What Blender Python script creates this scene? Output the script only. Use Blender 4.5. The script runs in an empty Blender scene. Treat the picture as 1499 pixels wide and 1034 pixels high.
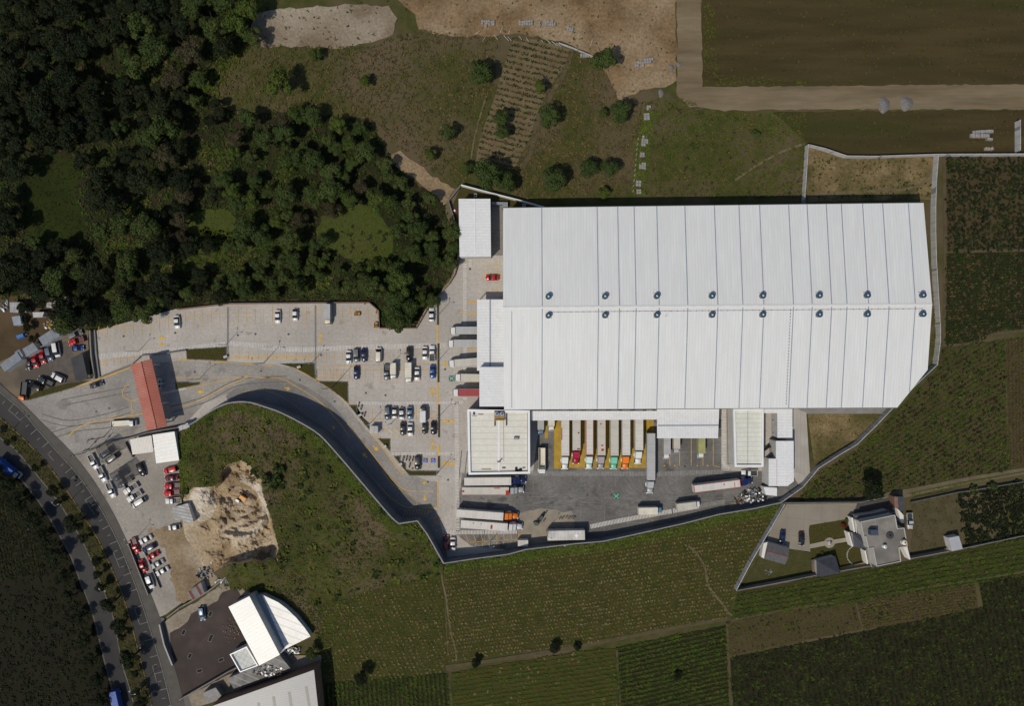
import bpy, bmesh, math, random
import numpy as np
from mathutils import Vector, Matrix
from mathutils.geometry import delaunay_2d_cdt
from mathutils import noise as mnoise
R = math.radians
S = bpy.context.scene
C = S.collection
# ------------------------------------------------------------------ camera, world, sun, exposure
CAMZ = 240.0; MPP = 0.24
cam_d = bpy.data.cameras.new('camera'); cam = bpy.data.objects.new('camera', cam_d); C.objects.link(cam)
cam.location = (0, 0, CAMZ); cam.rotation_euler = (0, 0, 0)
cam_d.sensor_width = 36; cam_d.lens = 36 * CAMZ / (1499 * MPP)
cam_d.clip_start = 1; cam_d.clip_end = 6000
S.camera = cam
SUN_EL, SUN_AZ = 55, 222
W = bpy.data.worlds.new('World'); S.world = W; W.use_nodes = True
nt = W.node_tree; sky = nt.nodes.new('ShaderNodeTexSky'); sky.sky_type = 'NISHITA'; sky.sun_disc = False
sky.sun_elevation = R(SUN_EL); sky.sun_rotation = R(SUN_AZ); sky.dust_density = 1.0
nt.nodes['Background'].inputs[1].default_value = 0.09
nt.links.new(sky.outputs[0], nt.nodes['Background'].inputs[0])
sd = bpy.data.lights.new('sun', 'SUN'); sd.energy = 3.05; sd.angle = R(0.5); sd.color = (1.0, 0.92, 0.78)
sun = bpy.data.objects.new('sun', sd); C.objects.link(sun)
_d = Vector((math.sin(R(SUN_AZ - 180)) * math.cos(R(SUN_EL)), math.cos(R(SUN_AZ - 180)) * math.cos(R(SUN_EL)), -math.sin(R(SUN_EL))))
sun.rotation_euler = _d.to_track_quat('-Z', 'Y').to_euler()
S.view_settings.view_transform = 'Standard'; S.view_settings.look = 'None'
S.view_settings.exposure = 0.0; S.view_settings.gamma = 1.0
S.cycles.max_bounces = 5; S.cycles.diffuse_bounces = 2; S.cycles.glossy_bounces = 2; S.cycles.transparent_max_bounces = 4

# ------------------------------------------------------------------ helpers
def P(px, py, z=0.0):
    k = MPP * (1 - z / CAMZ)
    return Vector(((px - 749.5) * k, (517 - py) * k, z))
def Z(ox, oy, s, pts):
    return [(ox + p[0] / s, oy + p[1] / s) + tuple(p[2:]) for p in pts]
def prop(o, label=None, cat=None, group=None, kind=None):
    if label: o['label'] = label
    if cat: o['category'] = cat
    if group: o['group'] = group
    if kind: o['kind'] = kind
    return o
def link(name, me, parent=None, loc=None, rz=0.0):
    o = bpy.data.objects.new(name, me); C.objects.link(o)
    if parent: o.parent = parent
    if loc is not None: o.location = loc
    if rz: o.rotation_euler = (0, 0, rz)
    return o
def thing(name, label, cat, loc=(0, 0, 0), rz=0.0, group=None):
    o = link(name, None, None, loc, rz); o.empty_display_size = 0.3
    return prop(o, label, cat, group)

# ---- materials
_m = {}
def mat(name, c1, c2=None, scale=0.5, rough=0.8, bump=0.0, bscale=None, c3=None, s3=0.05, lo=0.35, hi=0.65, metal=0.0, detail=5, joint=None, obj=False, stretch=None, rand=0.0, grain=0.0, spots=None):
    if name in _m: return _m[name]
    m = bpy.data.materials.new(name); m.use_nodes = True; _m[name] = m
    N = m.node_tree.nodes; L = m.node_tree.links; b = N['Principled BSDF']
    b.inputs['Roughness'].default_value = rough; b.inputs['Metallic'].default_value = metal
    if rough > 0.6: b.inputs['Specular IOR Level'].default_value = 0.15
    if obj:
        tc = N.new('ShaderNodeTexCoord'); pos = tc.outputs['Object']
    else:
        g = N.new('ShaderNodeNewGeometry'); pos = g.outputs['Position']
    if stretch:
        vm = N.new('ShaderNodeVectorMath'); vm.operation = 'MULTIPLY'; vm.inputs[1].default_value = (*stretch, 1); L.new(pos, vm.inputs[0]); pos0 = pos; pos = vm.outputs[0]
    def noise(sc, det=detail):
        n = N.new('ShaderNodeTexNoise'); n.inputs['Scale'].default_value = sc; n.inputs['Detail'].default_value = det
        L.new(pos, n.inputs['Vector']); return n.outputs['Fac']
    def ramp(f, a, bb):
        r = N.new('ShaderNodeMapRange'); r.inputs[1].default_value = a; r.inputs[2].default_value = bb; L.new(f, r.inputs[0]); return r.outputs[0]
    def mix(f, a, bb, mode='MIX'):
        x = N.new('ShaderNodeMix'); x.data_type = 'RGBA'; x.blend_type = mode
        for s_, v in ((x.inputs[6], a), (x.inputs[7], bb)):
            if isinstance(v, tuple): s_.default_value = (*v[:3], 1)
            else: L.new(v, s_)
        if isinstance(f, float): x.inputs[0].default_value = f
        else: L.new(f, x.inputs[0])
        return x.outputs[2]
    col = c1
    if c2: col = mix(ramp(noise(scale), lo, hi), c1, c2)
    if c3: col = mix(ramp(noise(s3, 4), 0.45, 0.62), col, c3)
    if grain:
        gg = N.new('ShaderNodeMapRange'); gg.inputs[1].default_value = .3; gg.inputs[2].default_value = .7; gg.inputs[3].default_value = 1-grain; gg.inputs[4].default_value = 1+grain*.6; L.new(noise(1.1, 8), gg.inputs[0])
        hv = N.new('ShaderNodeVectorMath'); hv.operation = 'SCALE'; L.new(gg.outputs[0], hv.inputs['Scale'])
        if isinstance(col, tuple): hv.inputs[0].default_value = col
        else: L.new(col, hv.inputs[0])
        col = hv.outputs[0]
    if spots: col = mix(ramp(noise(spots[0], 6), spots[1], spots[1]+.07), col, spots[2])
    if joint:   # (size_x, size_y, width, darkening colour, angle)
        jx, jy, jw, jc, ja = joint
        mp = N.new('ShaderNodeVectorRotate'); mp.rotation_type = 'Z_AXIS'; mp.inputs['Angle'].default_value = ja; L.new(pos, mp.inputs['Vector'])
        sp = N.new('ShaderNodeSeparateXYZ'); L.new(mp.outputs[0], sp.inputs[0]); fs = []
        for k, sz in ((0, jx), (1, jy)):
            if not sz: continue
            a = N.new('ShaderNodeMath'); a.operation = 'PINGPONG'; a.inputs[1].default_value = sz / 2; L.new(sp.outputs[k], a.inputs[0])
            c = N.new('ShaderNodeMath'); c.operation = 'LESS_THAN'; c.inputs[1].default_value = jw / 2; L.new(a.outputs[0], c.inputs[0]); fs.append(c.outputs[0])
        f = fs[0]
        if len(fs) > 1:
            mx = N.new('ShaderNodeMath'); mx.operation = 'MAXIMUM'; L.new(fs[0], mx.inputs[0]); L.new(fs[1], mx.inputs[1]); f = mx.outputs[0]
        col = mix(f, col, jc)
    if rand:
        oi = N.new('ShaderNodeObjectInfo'); h = N.new('ShaderNodeHueSaturation')
        r1 = N.new('ShaderNodeMapRange'); r1.inputs[3].default_value = 1 - rand; r1.inputs[4].default_value = 1 + rand; L.new(oi.outputs['Random'], r1.inputs[0])
        r2 = N.new('ShaderNodeMapRange'); r2.inputs[3].default_value = 0.5 + rand * 0.06; r2.inputs[4].default_value = 0.5 - rand * 0.09; L.new(oi.outputs['Random'], r2.inputs[0])
        L.new(r1.outputs[0], h.inputs['Value']); L.new(r2.outputs[0], h.inputs['Hue'])
        if isinstance(col, tuple): h.inputs['Color'].default_value = (*col, 1)
        else: L.new(col, h.inputs['Color'])
        col = h.outputs[0]
    if isinstance(col, tuple): b.inputs['Base Color'].default_value = (*col[:3], 1)
    else: L.new(col, b.inputs['Base Color'])
    if bump:
        bp = N.new('ShaderNodeBump'); bp.inputs['Strength'].default_value = min(1.0, bump); bp.inputs['Distance'].default_value = bump
        L.new(noise(bscale or scale * 3, 6), bp.inputs['Height']); L.new(bp.outputs[0], b.inputs['Normal'])
    return m
def rib_mat(name, c1, c2, pitch, ang, jc, rough=0.45, c3=None, s3=0.03, scale=0.15, lo=0.35, hi=0.65, **kw):
    return mat(name, c1, c2, scale=scale, rough=rough, joint=(pitch, 0, pitch * 0.17, jc, ang), c3=c3, s3=s3, lo=lo, hi=hi, **{**dict(grain=.08), **kw})

M = dict(
 concrete=mat('yard_concrete', (.36,.333,.30), (.42,.39,.355), 0.12, 0.85, joint=(4.2, 4.2, .10, (.31,.288,.262), 0), c3=(.335,.31,.28), s3=.035, grain=.13, spots=(.23,.64,(.26,.243,.222))),
 concrete_west=mat('gate_concrete', (.25,.232,.212), (.305,.282,.256), 0.16, 0.85, joint=(4.5, 4.5, .12, (.205,.19,.175), .35), c3=(.215,.20,.183), s3=.05, grain=.15, spots=(.2,.6,(.19,.178,.165))),
 truck_yard=mat('truck_yard_concrete', (.125,.12,.113), (.19,.181,.17), 0.10, 0.85, joint=(8.4, 8.4, .12, (.185,.175,.165), .02), c3=(.108,.103,.097), s3=.04, grain=.18, spots=(.16,.58,(.085,.082,.08))),
 drive=mat('worn_concrete', (.22,.208,.195), (.17,.162,.155), 0.1, 0.85, joint=(0, 5, .12, (.15,.142,.13), .6), grain=.15, c3=(.15,.145,.14), s3=.06),
 ramp=mat('ramp_concrete', (.30,.28,.255), (.36,.335,.305), 0.2, 0.85, joint=(1.3, 0, .1, (.25,.235,.21), 0)),
 lot=mat('lot_concrete', (.27,.247,.215), (.32,.293,.258), 0.09, 0.85, c3=(.235,.213,.183), s3=.05, grain=.15, spots=(.25,.62,(.185,.167,.143))),
 asphalt=mat('asphalt', (.032,.031,.031), (.045,.043,.042), 0.08, 0.9, c3=(.05,.047,.045), s3=.06),  # set darker than real asphalt to carry the lens falloff
 asphalt_old=mat('old_asphalt', (.027,.0265,.027), (.042,.040,.040), 0.07, 0.9, c3=(.052,.05,.048), s3=.05),  # far carriageway, also darkened in colour for the lens falloff
 sidewalk=mat('sidewalk', (.11,.10,.09), (.135,.125,.11), 0.3, 0.9),
 sidewalk_dark=mat('dark_kerb_concrete', (.075,.068,.06), (.095,.087,.077), 0.3, 0.9),
 yellow=mat('yellow_road_paint', (.62,.36,.035), (.48,.30,.07), 0.6, 0.7),
 yellow_bay=mat('yellow_bay_paint', (.40,.255,.03), (.27,.185,.04), 0.5, 0.7),
 white_paint=mat('white_road_paint', (.56,.535,.50), (.44,.42,.39), 0.6, 0.7),
 white_dim=mat('worn_white_paint', (.26,.25,.235), (.17,.165,.155), 0.8, 0.8),
 blue_paint=mat('blue_road_paint', (.03,.06,.38), (.05,.08,.3), 0.6, 0.7),
 green_paint=mat('green_road_paint', (.01,.17,.11), (.02,.13,.09), 0.6, 0.7),
 steel_white=mat('white_steel', (.72,.72,.71), (.66,.66,.66), 0.3, .4),
 steel_blue=mat('blue_grey_flashing', (.20,.235,.29), (.25,.285,.33), 0.8, .5),
 wall_white=mat('precast_wall', (.44,.43,.42), (.36,.355,.35), 0.5, .8, joint=(3, 3, .12, (.2,.2,.2), .1)),
 wall_grey=mat('retaining_wall_concrete', (.13,.135,.145), (.095,.10,.108), 0.4, .85),
 wall_brick=mat('brick_wall', (.20,.12,.085), (.15,.09,.065), 0.8, .9),
 wall_block=mat('block_wall', (.22,.205,.185), (.16,.15,.135), 0.5, .9),
 grey_metal=mat('grey_metal', (.11,.115,.12), (.15,.155,.16), 1.0, .5),
 dark=mat('dark_rubber', (.012,.012,.013), None, 1, .8),
 dark_metal=mat('dark_metal', (.03,.03,.032), (.045,.045,.047), 1, .5),
 fan_blue=mat('fan_blue', (.018,.065,.105), (.014,.05,.085), 2, .4),
 glass=mat('tinted_glass', (.012,.016,.02), None, 1, .12),
 lamp=mat('lamp_glass', (.75,.74,.70), None, 1, .2),
 tail=mat('tail_light_red', (.35,.02,.015), None, 1, .3),
 wood=mat('timber', (.30,.21,.12), (.22,.15,.085), 1.2, .8),
 grey_block=mat('concrete_blocks', (.27,.26,.255), (.20,.195,.19), 1.2, .9),
 gravel=mat('grey_gravel', (.12,.115,.11), (.17,.163,.155), 2.0, .95, bump=.2, bscale=3),
 gravel_dark=mat('dark_gravel', (.052,.04,.036), (.068,.053,.047), 0.25, .95, c3=(.045,.035,.032), s3=.06, bump=.06, bscale=3),
 # ground
 ground=mat('scrub_ground', (.062,.058,.020), (.038,.046,.010), 0.35, .95, c3=(.092,.070,.040), s3=.035, bump=.3, bscale=1.2, detail=8),
 hill=mat('hill_soil', (.060,.056,.019), (.036,.046,.008), 0.35, .95, c3=(.088,.066,.038), s3=.05, bump=.3, bscale=1.0, detail=8),
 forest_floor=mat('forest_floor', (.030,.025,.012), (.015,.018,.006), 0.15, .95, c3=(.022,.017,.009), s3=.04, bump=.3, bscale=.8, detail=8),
 lawn=mat('meadow', (.050,.062,.014), (.062,.062,.020), 0.12, .95, c3=(0.0405,0.0576,0.0070), s3=.06, bump=.15, bscale=1.5, detail=8),
 lawn_dark=mat('vignette_dark_meadow', (0.0190,0.0286,0.0035), (0.0247,0.0297,0.0050), 0.12, .95, c3=(0.0152,0.0220,0.0030), s3=.06, bump=.15, bscale=1.5, detail=8),  # meadow green darkened in its colour for the left-edge vignette
 grass=mat('planted_grass', (.040,.036,.010), (.052,.043,.014), 0.7, .95, bump=.1, bscale=3),
 dirt=mat('brown_dirt', (.215,.145,.078), (.135,.088,.045), 0.09, .95, c3=(.25,.185,.115), s3=.05, bump=.35, bscale=.7, detail=12, lo=.38, hi=.6, grain=.3, spots=(.5,.66,(.075,.052,.03))),
 dirt_dark=mat('dark_dirt', (.075,.052,.028), (.055,.038,.02), 0.15, .95, c3=(.09,.062,.035), s3=.06, bump=.25, bscale=.9, detail=9),
 pale=mat('pale_earth', (.22,.18,.13), (.31,.265,.205), 0.12, .95, c3=(.165,.127,.086), s3=.06, bump=.35, bscale=.9, detail=12, grain=.25),
 pit=mat('excavated_earth', (.33,.25,.155), (.225,.16,.092), 0.11, .95, c3=(.42,.345,.25), s3=.09, bump=.6, bscale=.6, detail=14, lo=.42, hi=.58, grain=.25),
 pit_pale=mat('tipped_pale_earth', (.50,.44,.36), (.34,.285,.21), 0.22, .95, bump=.6, bscale=.6, detail=14, lo=.4, hi=.6, grain=.25),
 track=mat('dirt_track', (.155,.118,.07), (.115,.088,.053), 0.3, .95, c3=(.175,.138,.088), s3=.1, bump=.2, bscale=1, stretch=(.15,1), detail=8, grain=.12),
 track_pale=mat('footpath_earth', (.135,.108,.062), (.10,.08,.045), 0.4, .95, bump=.15, bscale=1),
 track_dim=mat('faint_footpath', (.085,.068,.038), (.065,.052,.028), 0.4, .95, bump=.15, bscale=1),
 lane=mat('field_lane', (.13,.106,.068), (.10,.082,.05), 0.3, .95, bump=.15, bscale=1),
 field_top=mat('fallow_field', (.038,.029,.0105), (.056,.042,.017), 0.25, .95, stretch=(.12,1), c3=(.034,.036,.009), s3=.035, bump=.2, bscale=1.3, detail=8),
 soil=mat('field_soil', (.050,.046,.013), (.034,.038,.009), 0.2, .95, bump=.2, bscale=1.3, detail=8),
 soil_dark=mat('darkened_field_soil', (.024,.020,.0085), (.017,.0145,.006), 0.2, .95, bump=.2, bscale=1.3, detail=8),  # soil colour lowered to paint in the corner vignette
 soil_brown=mat('brown_field_soil', (.062,.045,.022), (.047,.035,.016), 0.2, .95, bump=.2, bscale=1.3, detail=8),
 soil_gold=mat('terrace_soil', (.135,.105,.058), (.105,.08,.042), 0.2, .95, bump=.2, bscale=1.3, detail=8),
 soil_green=mat('weedy_field_soil', (.046,.042,.014), (.034,.032,.010), 0.2, .95, bump=.2, bscale=1.3, detail=8),
 lotdirt=mat('parking_dirt', (.17,.135,.092), (.125,.10,.07), 0.2, .95, c3=(.085,.072,.06), s3=.07, bump=.15, bscale=1),
 dry=mat('dry_grass_earth', (.20,.148,.075), (.11,.085,.038), 0.16, .95, c3=(.07,.062,.022), s3=.07, bump=.3, bscale=1, detail=12, grain=.3),
 # leaves
 lf_olive=mat('olive_leaves', (.084,.090,.015), (.056,.070,.010), .35, .8),
 lf_green=mat('green_leaves', (.060,.090,.010), (.043,.070,.008), .35, .8),
 lf_fresh=mat('fresh_grass_blades', (.085,.118,.018), (.062,.088,.014), .3, .8),
 lf_vignette=mat('vignette_dark_leaves', (.0085,.012,.004), (.006,.009,.003), .3, .85),  # near-black leaf colour standing in for vignette at the frame edges
 lf_dark=mat('dark_leaves', (0.0221,0.0360,0.0070), (0.0143,0.0255,0.0045), .35, .8),
 lf_dry=mat('dry_stems', (0.1553,0.1100,0.0450), (0.1148,0.0800,0.0320), .35, .85),
 lf_brown=mat('brown_stems', (.075,.060,.026), (.055,.046,.018), .35, .85),
 lf_corn=mat('corn_leaves', (.038,.066,.007), (.028,.051,.006), .2, .8),
 lf_corn_dk=mat('darkened_corn_leaves', (.016,.0225,.007), (.0115,.0165,.005), .15, .8),  # corn green lowered in colour to stand in for darkened corners
 lf_gold=mat('yellowing_leaves', (0.0806,0.0715,0.0126), (0.0585,0.0546,0.0099), .2, .8),
 lf_straw=mat('straw_stubble', (.20,.155,.07), (.145,.115,.05), .35, .85),
 bark=mat('bark', (.06,.045,.03), (.04,.03,.02), 1, .9),
)
crown_mats = {
 'forest': mat('forest_foliage', (.048,.070,.017), (.031,.049,.010), .35, .75, rand=.16, obj=True),
 'deep': mat('darkened_foliage', (.014,.021,.0065), (.0085,.0135,.004), .35, .75, rand=.22, obj=True),  # crown green darkened in colour; corner vignette painted into the foliage
 'green': mat('fresh_foliage', (.056,.082,.014), (.037,.058,.010), .35, .75, rand=.15, obj=True),
 'dry': mat('thinning_foliage', (.060,.052,.026), (.040,.036,.016), .5, .8, rand=.2, obj=True),
}
# ---- mesh builder
class MB:
    def __init__(s): s.v = []; s.f = []; s.mi = []; s.m = 0
    def add(s, vs, fs):
        n = len(s.v); s.v += [tuple(v) for v in vs]; s.f += [tuple(n + i for i in f) for f in fs]; s.mi += [s.m] * len(fs)
        return s
    def box(s, x0, x1, y0, y1, z0, z1, T=None, taper=0):
        t = taper
        vs = [Vector(p) for p in ((x0,y0,z0),(x1,y0,z0),(x1,y1,z0),(x0,y1,z0),(x0+t,y0+t,z1),(x1-t,y0+t,z1),(x1-t,y1-t,z1),(x0+t,y1-t,z1))]
        if T: vs = [T @ v for v in vs]
        return s.add(vs, [(3,2,1,0),(4,5,6,7),(0,1,5,4),(1,2,6,5),(2,3,7,6),(3,0,4,7)])
    def prism(s, pts, z0, z1):   # pts world xy; z1 float or list
        n = len(pts); a = sum(pts[i][0]*pts[(i+1)%n][1]-pts[(i+1)%n][0]*pts[i][1] for i in range(n))
        if a < 0: pts = pts[::-1]
        z1s = z1 if isinstance(z1, list) else [z1]*n
        if a < 0 and isinstance(z1, list): z1s = z1s[::-1]
        vs = [(p[0],p[1],z0) for p in pts] + [(p[0],p[1],z) for p, z in zip(pts, z1s)]
        return s.add(vs, [tuple(range(n))[::-1], tuple(range(n, 2*n))] + [(i,(i+1)%n,n+(i+1)%n,n+i) for i in range(n)])
    def cyl(s, c, r, h, n=12, r2=None, T=None, axis='z'):
        r2 = r if r2 is None else r2; vs = []
        for k, (rr, zz) in enumerate(((r, 0), (r2, h))):
            for i in range(n):
                a = 2*math.pi*i/n; p = Vector((rr*math.cos(a), rr*math.sin(a), zz))
                if axis == 'y': p = Vector((p.x, p.z, p.y))
                if axis == 'x': p = Vector((p.z, p.x, p.y))
                p += Vector(c); vs.append(T @ p if T else p)
        return s.add(vs, [tuple(range(n))[::-1], tuple(range(n,2*n))] + [(i,(i+1)%n,n+(i+1)%n,n+i) for i in range(n)])
    def tube(s, a, b, r, n=6, r2=None):
        a = Vector(a); b = Vector(b); d = b - a
        T = Matrix.Translation(a) @ d.to_track_quat('Z', 'Y').to_matrix().to_4x4()
        return s.cyl((0,0,0), r, d.length, n, r2, T)
    def ribbon(s, pts, w, z):    # flat strip
        pts = [Vector((p[0], p[1], 0)) for p in pts]; L = []
        for i, p in enumerate(pts):
            a = pts[max(0,i-1)]; b = pts[min(len(pts)-1,i+1)]; d = (b-a).normalized(); nrm = Vector((-d.y, d.x, 0))
            L += [p + nrm*w/2 + Vector((0,0,z)), p - nrm*w/2 + Vector((0,0,z))]
        return s.add(L, [(2*i+1,2*i+3,2*i+2,2*i) for i in range(len(pts)-1)])
    def mesh(s, name, mats, smooth=False):
        me = bpy.data.meshes.new(name); me.from_pydata(s.v, [], s.f)
        for m in (mats if isinstance(mats, (list, tuple)) else [mats]): me.materials.append(m)
        if max(s.mi, default=0) > 0: me.polygons.foreach_set('material_index', s.mi)
        if smooth: me.polygons.foreach_set('use_smooth', [True]*len(s.f))
        me.update(); return me
    def build(s, name, mats, parent=None, loc=None, rz=0, smooth=False):
        return link(name, s.mesh(name, mats, smooth), parent, loc, rz)

def rag(pts, amp, step=8, seed=0):
    rn = random.Random(seed); out = []; n = len(pts)
    for i in range(n):
        a = pts[i]; b = pts[(i+1)%n]; d = math.hypot(b[0]-a[0], b[1]-a[1]); k = max(1, int(d/step))
        for j in range(k):
            t = j/k; out.append((a[0]+(b[0]-a[0])*t + rn.uniform(-amp,amp), a[1]+(b[1]-a[1])*t + rn.uniform(-amp,amp)))
    return out
def smooth_line(pts, k=4):
    out = []; n = len(pts)
    for i in range(n-1):
        p0 = pts[max(0,i-1)]; p1 = pts[i]; p2 = pts[i+1]; p3 = pts[min(n-1,i+2)]
        for j in range(k):
            t = j/k; q = []
            for c in range(len(p1)):
                q.append(0.5*(2*p1[c]+(p2[c]-p0[c])*t+(2*p0[c]-5*p1[c]+4*p2[c]-p3[c])*t*t+(3*p1[c]-p0[c]-3*p2[c]+p3[c])*t**3))
            out.append(tuple(q))
    out.append(tuple(pts[-1])); return out
def poly_sheet(name, pts, m, z, parent=None, kind='structure', ragged=0, seed=1, pz=None):
    """pts in photo px (optionally with own unprojection height as third value)"""
    if ragged: pts = rag(pts, ragged, 8, seed)
    bm = bmesh.new(); vs = []
    for p in pts:
        w = P(p[0], p[1], p[2] if len(p) > 2 else (z if pz is None else pz)); vs.append(bm.verts.new((w.x, w.y, z)))
    f = bm.faces.new(vs); f.normal_update()
    if f.normal.z < 0: f.normal_flip()
    bmesh.ops.triangulate(bm, faces=[f], ngon_method='EAR_CLIP')
    me = bpy.data.meshes.new(name); bm.to_mesh(me); bm.free(); me.materials.append(m)
    o = link(name, me, parent)
    if kind: o['kind'] = kind
    return o
def inside(poly, x, y):
    r = np.zeros(len(x), bool); n = len(poly); j = n-1
    for i in range(n):
        xi, yi = poly[i][:2]; xj, yj = poly[j][:2]
        c = ((yi > y) != (yj > y)) & (x < (xj-xi)*(y-yi)/((yj-yi) if yj != yi else 1e-9)+xi); r ^= c; j = i
    return r
zero = lambda x, y: np.zeros(len(x))
def tufts(name, label, cat, centers, zs, size, mats, k=5, seed=0, up=.6, width=.28, weights=None, spread=.25):
    """many little leaf triangles: one stuff object.  centers px arrays"""
    r = np.random.RandomState(seed); x, y = centers; n = len(x)
    if n == 0: return None
    kk = MPP*(1-zs/CAMZ); X = (x-749.5)*kk; Y = (517-y)*kk
    X = np.repeat(X, k); Y = np.repeat(Y, k); ZZ = np.repeat(zs, k)
    sz = np.repeat(size*r.uniform(.6,1.35,n), k)
    a = r.uniform(0, 2*np.pi, n*k); d = sz*r.uniform(.6,1,n*k); bx = X + sz*spread*r.normal(size=n*k); by = Y + sz*spread*r.normal(size=n*k)
    ca, sa = np.cos(a), np.sin(a); w = sz*width; h = sz*up*r.uniform(.35,1.1,n*k)
    V = np.empty((n*k, 4, 3), np.float32)
    V[:,0] = np.stack([bx, by, ZZ], 1)
    V[:,1] = np.stack([bx+ca*d*.5-sa*w, by+sa*d*.5+ca*w, ZZ+h], 1)
    V[:,2] = np.stack([bx+ca*d, by+sa*d, ZZ+h*.7], 1)
    V[:,3] = np.stack([bx+ca*d*.5+sa*w, by+sa*d*.5-ca*w, ZZ+h], 1)
    me = bpy.data.meshes.new(name); nf = n*k
    me.vertices.add(nf*4); me.vertices.foreach_set('co', V.ravel())
    me.loops.add(nf*4); me.loops.foreach_set('vertex_index', np.arange(nf*4, dtype=np.int32))
    me.polygons.add(nf); me.polygons.foreach_set('loop_start', np.arange(nf, dtype=np.int32)*4)
    try: me.polygons.foreach_set('loop_total', np.full(nf, 4, np.int32))
    except Exception: pass
    for m in mats: me.materials.append(m)
    if len(mats) > 1:
        wts = np.array(weights if weights else [1]*len(mats), float); wts /= wts.sum()
        # material follows soft patches plus chance
        pch = (np.sin(x*.11+y*.05+seed)+np.sin(y*.13-x*.04+2*seed)+np.sin((x+y)*.037+seed))/6+.5
        q = np.clip(r.uniform(0,1,n)*.72+pch*.28, 0, .9999)
        idx = np.searchsorted(np.cumsum(wts), q); idx = np.clip(idx, 0, len(mats)-1)
        me.polygons.foreach_set('material_index', np.repeat(idx, k).astype(np.int32))
    me.update(calc_edges=True); me.validate()
    return prop(link(name, me), label, cat, kind='stuff')
def scatter_pts(polys, density, seed=0, excl=(), clump=0.0):
    r = np.random.RandomState(seed); xs = []; ys = []
    for poly in polys:
        px = [p[0] for p in poly]; py = [p[1] for p in poly]; x0, x1, y0, y1 = min(px), max(px), min(py), max(py)
        n = int((x1-x0)*(y1-y0)*MPP*MPP*density); x = r.uniform(x0,x1,n); y = r.uniform(y0,y1,n)
        m = inside(poly, x, y)
        for e in excl: m &= ~inside(e, x, y)
        if clump:
            f = np.sin(x*.21+1.3*np.sin(y*.13))+np.sin(y*.19+1.7*np.sin(x*.09+seed)); m &= (r.uniform(-2,2,n) < f+ (1-clump)*2)
        xs.append(x[m]); ys.append(y[m])
    return np.concatenate(xs), np.concatenate(ys)
def row_pts(poly, a, b, row, step, seed=0, jit=.15, drop=.08, excl=()):
    """rows along direction a->b (px); row and step in metres"""
    r = np.random.RandomState(seed); d = np.array([b[0]-a[0], b[1]-a[1]], float); d /= np.hypot(*d); nn = np.array([-d[1], d[0]])
    pts = np.array([p[:2] for p in poly], float); u = pts@d; v = pts@nn
    U = np.arange(u.min(), u.max(), step/MPP); V_ = np.arange(v.min(), v.max(), row/MPP)
    uu, vv = np.meshgrid(U, V_); uu = uu.ravel(); vv = vv.ravel()
    ph = np.floor(vv*MPP/row)
    uu = uu + r.normal(size=len(uu))*jit*step/MPP + (ph % 2)*step/MPP*.5; vv = vv + r.normal(size=len(vv))*jit*.5*row/MPP + 1.2*np.sin(uu*.02)
    x = uu*d[0]+vv*nn[0]; y = uu*d[1]+vv*nn[1]
    m = inside(poly, x, y) & (r.uniform(0,1,len(x)) > drop)
    for e in excl: m &= ~inside(e, x, y)
    return x[m], y[m]

# ================================================================== GROUND
g = MB(); g.add([(-2500,-2500,-.30),(2500,-2500,-.30),(2500,2500,-.30),(-2500,2500,-.30)], [(0,1,2,3)])
prop(g.build('ground', M['ground']), kind='structure')

# retaining wall top (px, with height of the top)
WALL_HILL = smooth_line([(262,631,2.6),(286.6,617,3.2),(302,606,4.0),(326.6,593,5.2),(347.5,588.7,6.6),(368,590,7.8),(389,596.5,8.8),(410,604,9.3),(441.5,620,9.6),(467.7,637,9.6),(492,663,9.4),(522,698,9.0),(551.6,733,8.6),(573,757.7,8.2),(584,767,8.0)], 3) \
          + [(611,763,7.6),(625,782,7.2),(649.5,825.4,6.2)]
WALL_SOUTH = [(649.5,825.4,6.2),(692,818.8,5.2),(744,812,5.0),(770,805,5.0),(813.5,799.7,4.8),(848,796,4.6),(883,793,4.4),(920,785,4.2),(960,776,4.0),(1000,767,3.8),(1052,753.6,3.6),(1104,745,3.2),(1144,736,3.0)]
WALL_EAST = [(1144,736,3.0),(1156,727.5,3.0),(1175,714,3.0),(1189.5,697,3.0),(1198.5,686,3.0),(1228,667,3.0),(1255,651,3.0),(1282.4,624,3.0),(1308,597,3.0),(1345,560,3.0),(1372.5,534,2.8),(1377,500,2.6),(1377,480,2.6),(1374.5,440,2.6),(1371,380,2.6),(1370,340,2.6),(1370,300,2.6),(1371.5,260,2.6),(1374,226,2.6)]

pad = [(134,486),(259,452),(334,443),(461,442),(540,441),(554,453),(556,479),(609,478),(625,449),(640,433),(657,414),(664,402),(670,376),(672,300),(735,309),(1331,303),(1333,440),(1332,545,0),(1300,596,0),(1180,600,0)]
pad += [(1186,697,0)] + [tuple(p) for p in WALL_EAST[:3]][::-1] + [tuple(p) for p in WALL_SOUTH[::-1]] + [tuple(p) for p in WALL_HILL[::-1]]
pad += [(258,640),(262,655),(255,668),(190,645),(140,655),(118,672),(104,665),(60,622),(30,591),(24,586),(60,574),(130,556),(143,552)]
poly_sheet('yard', pad, M['concrete'], 0.0)
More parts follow.
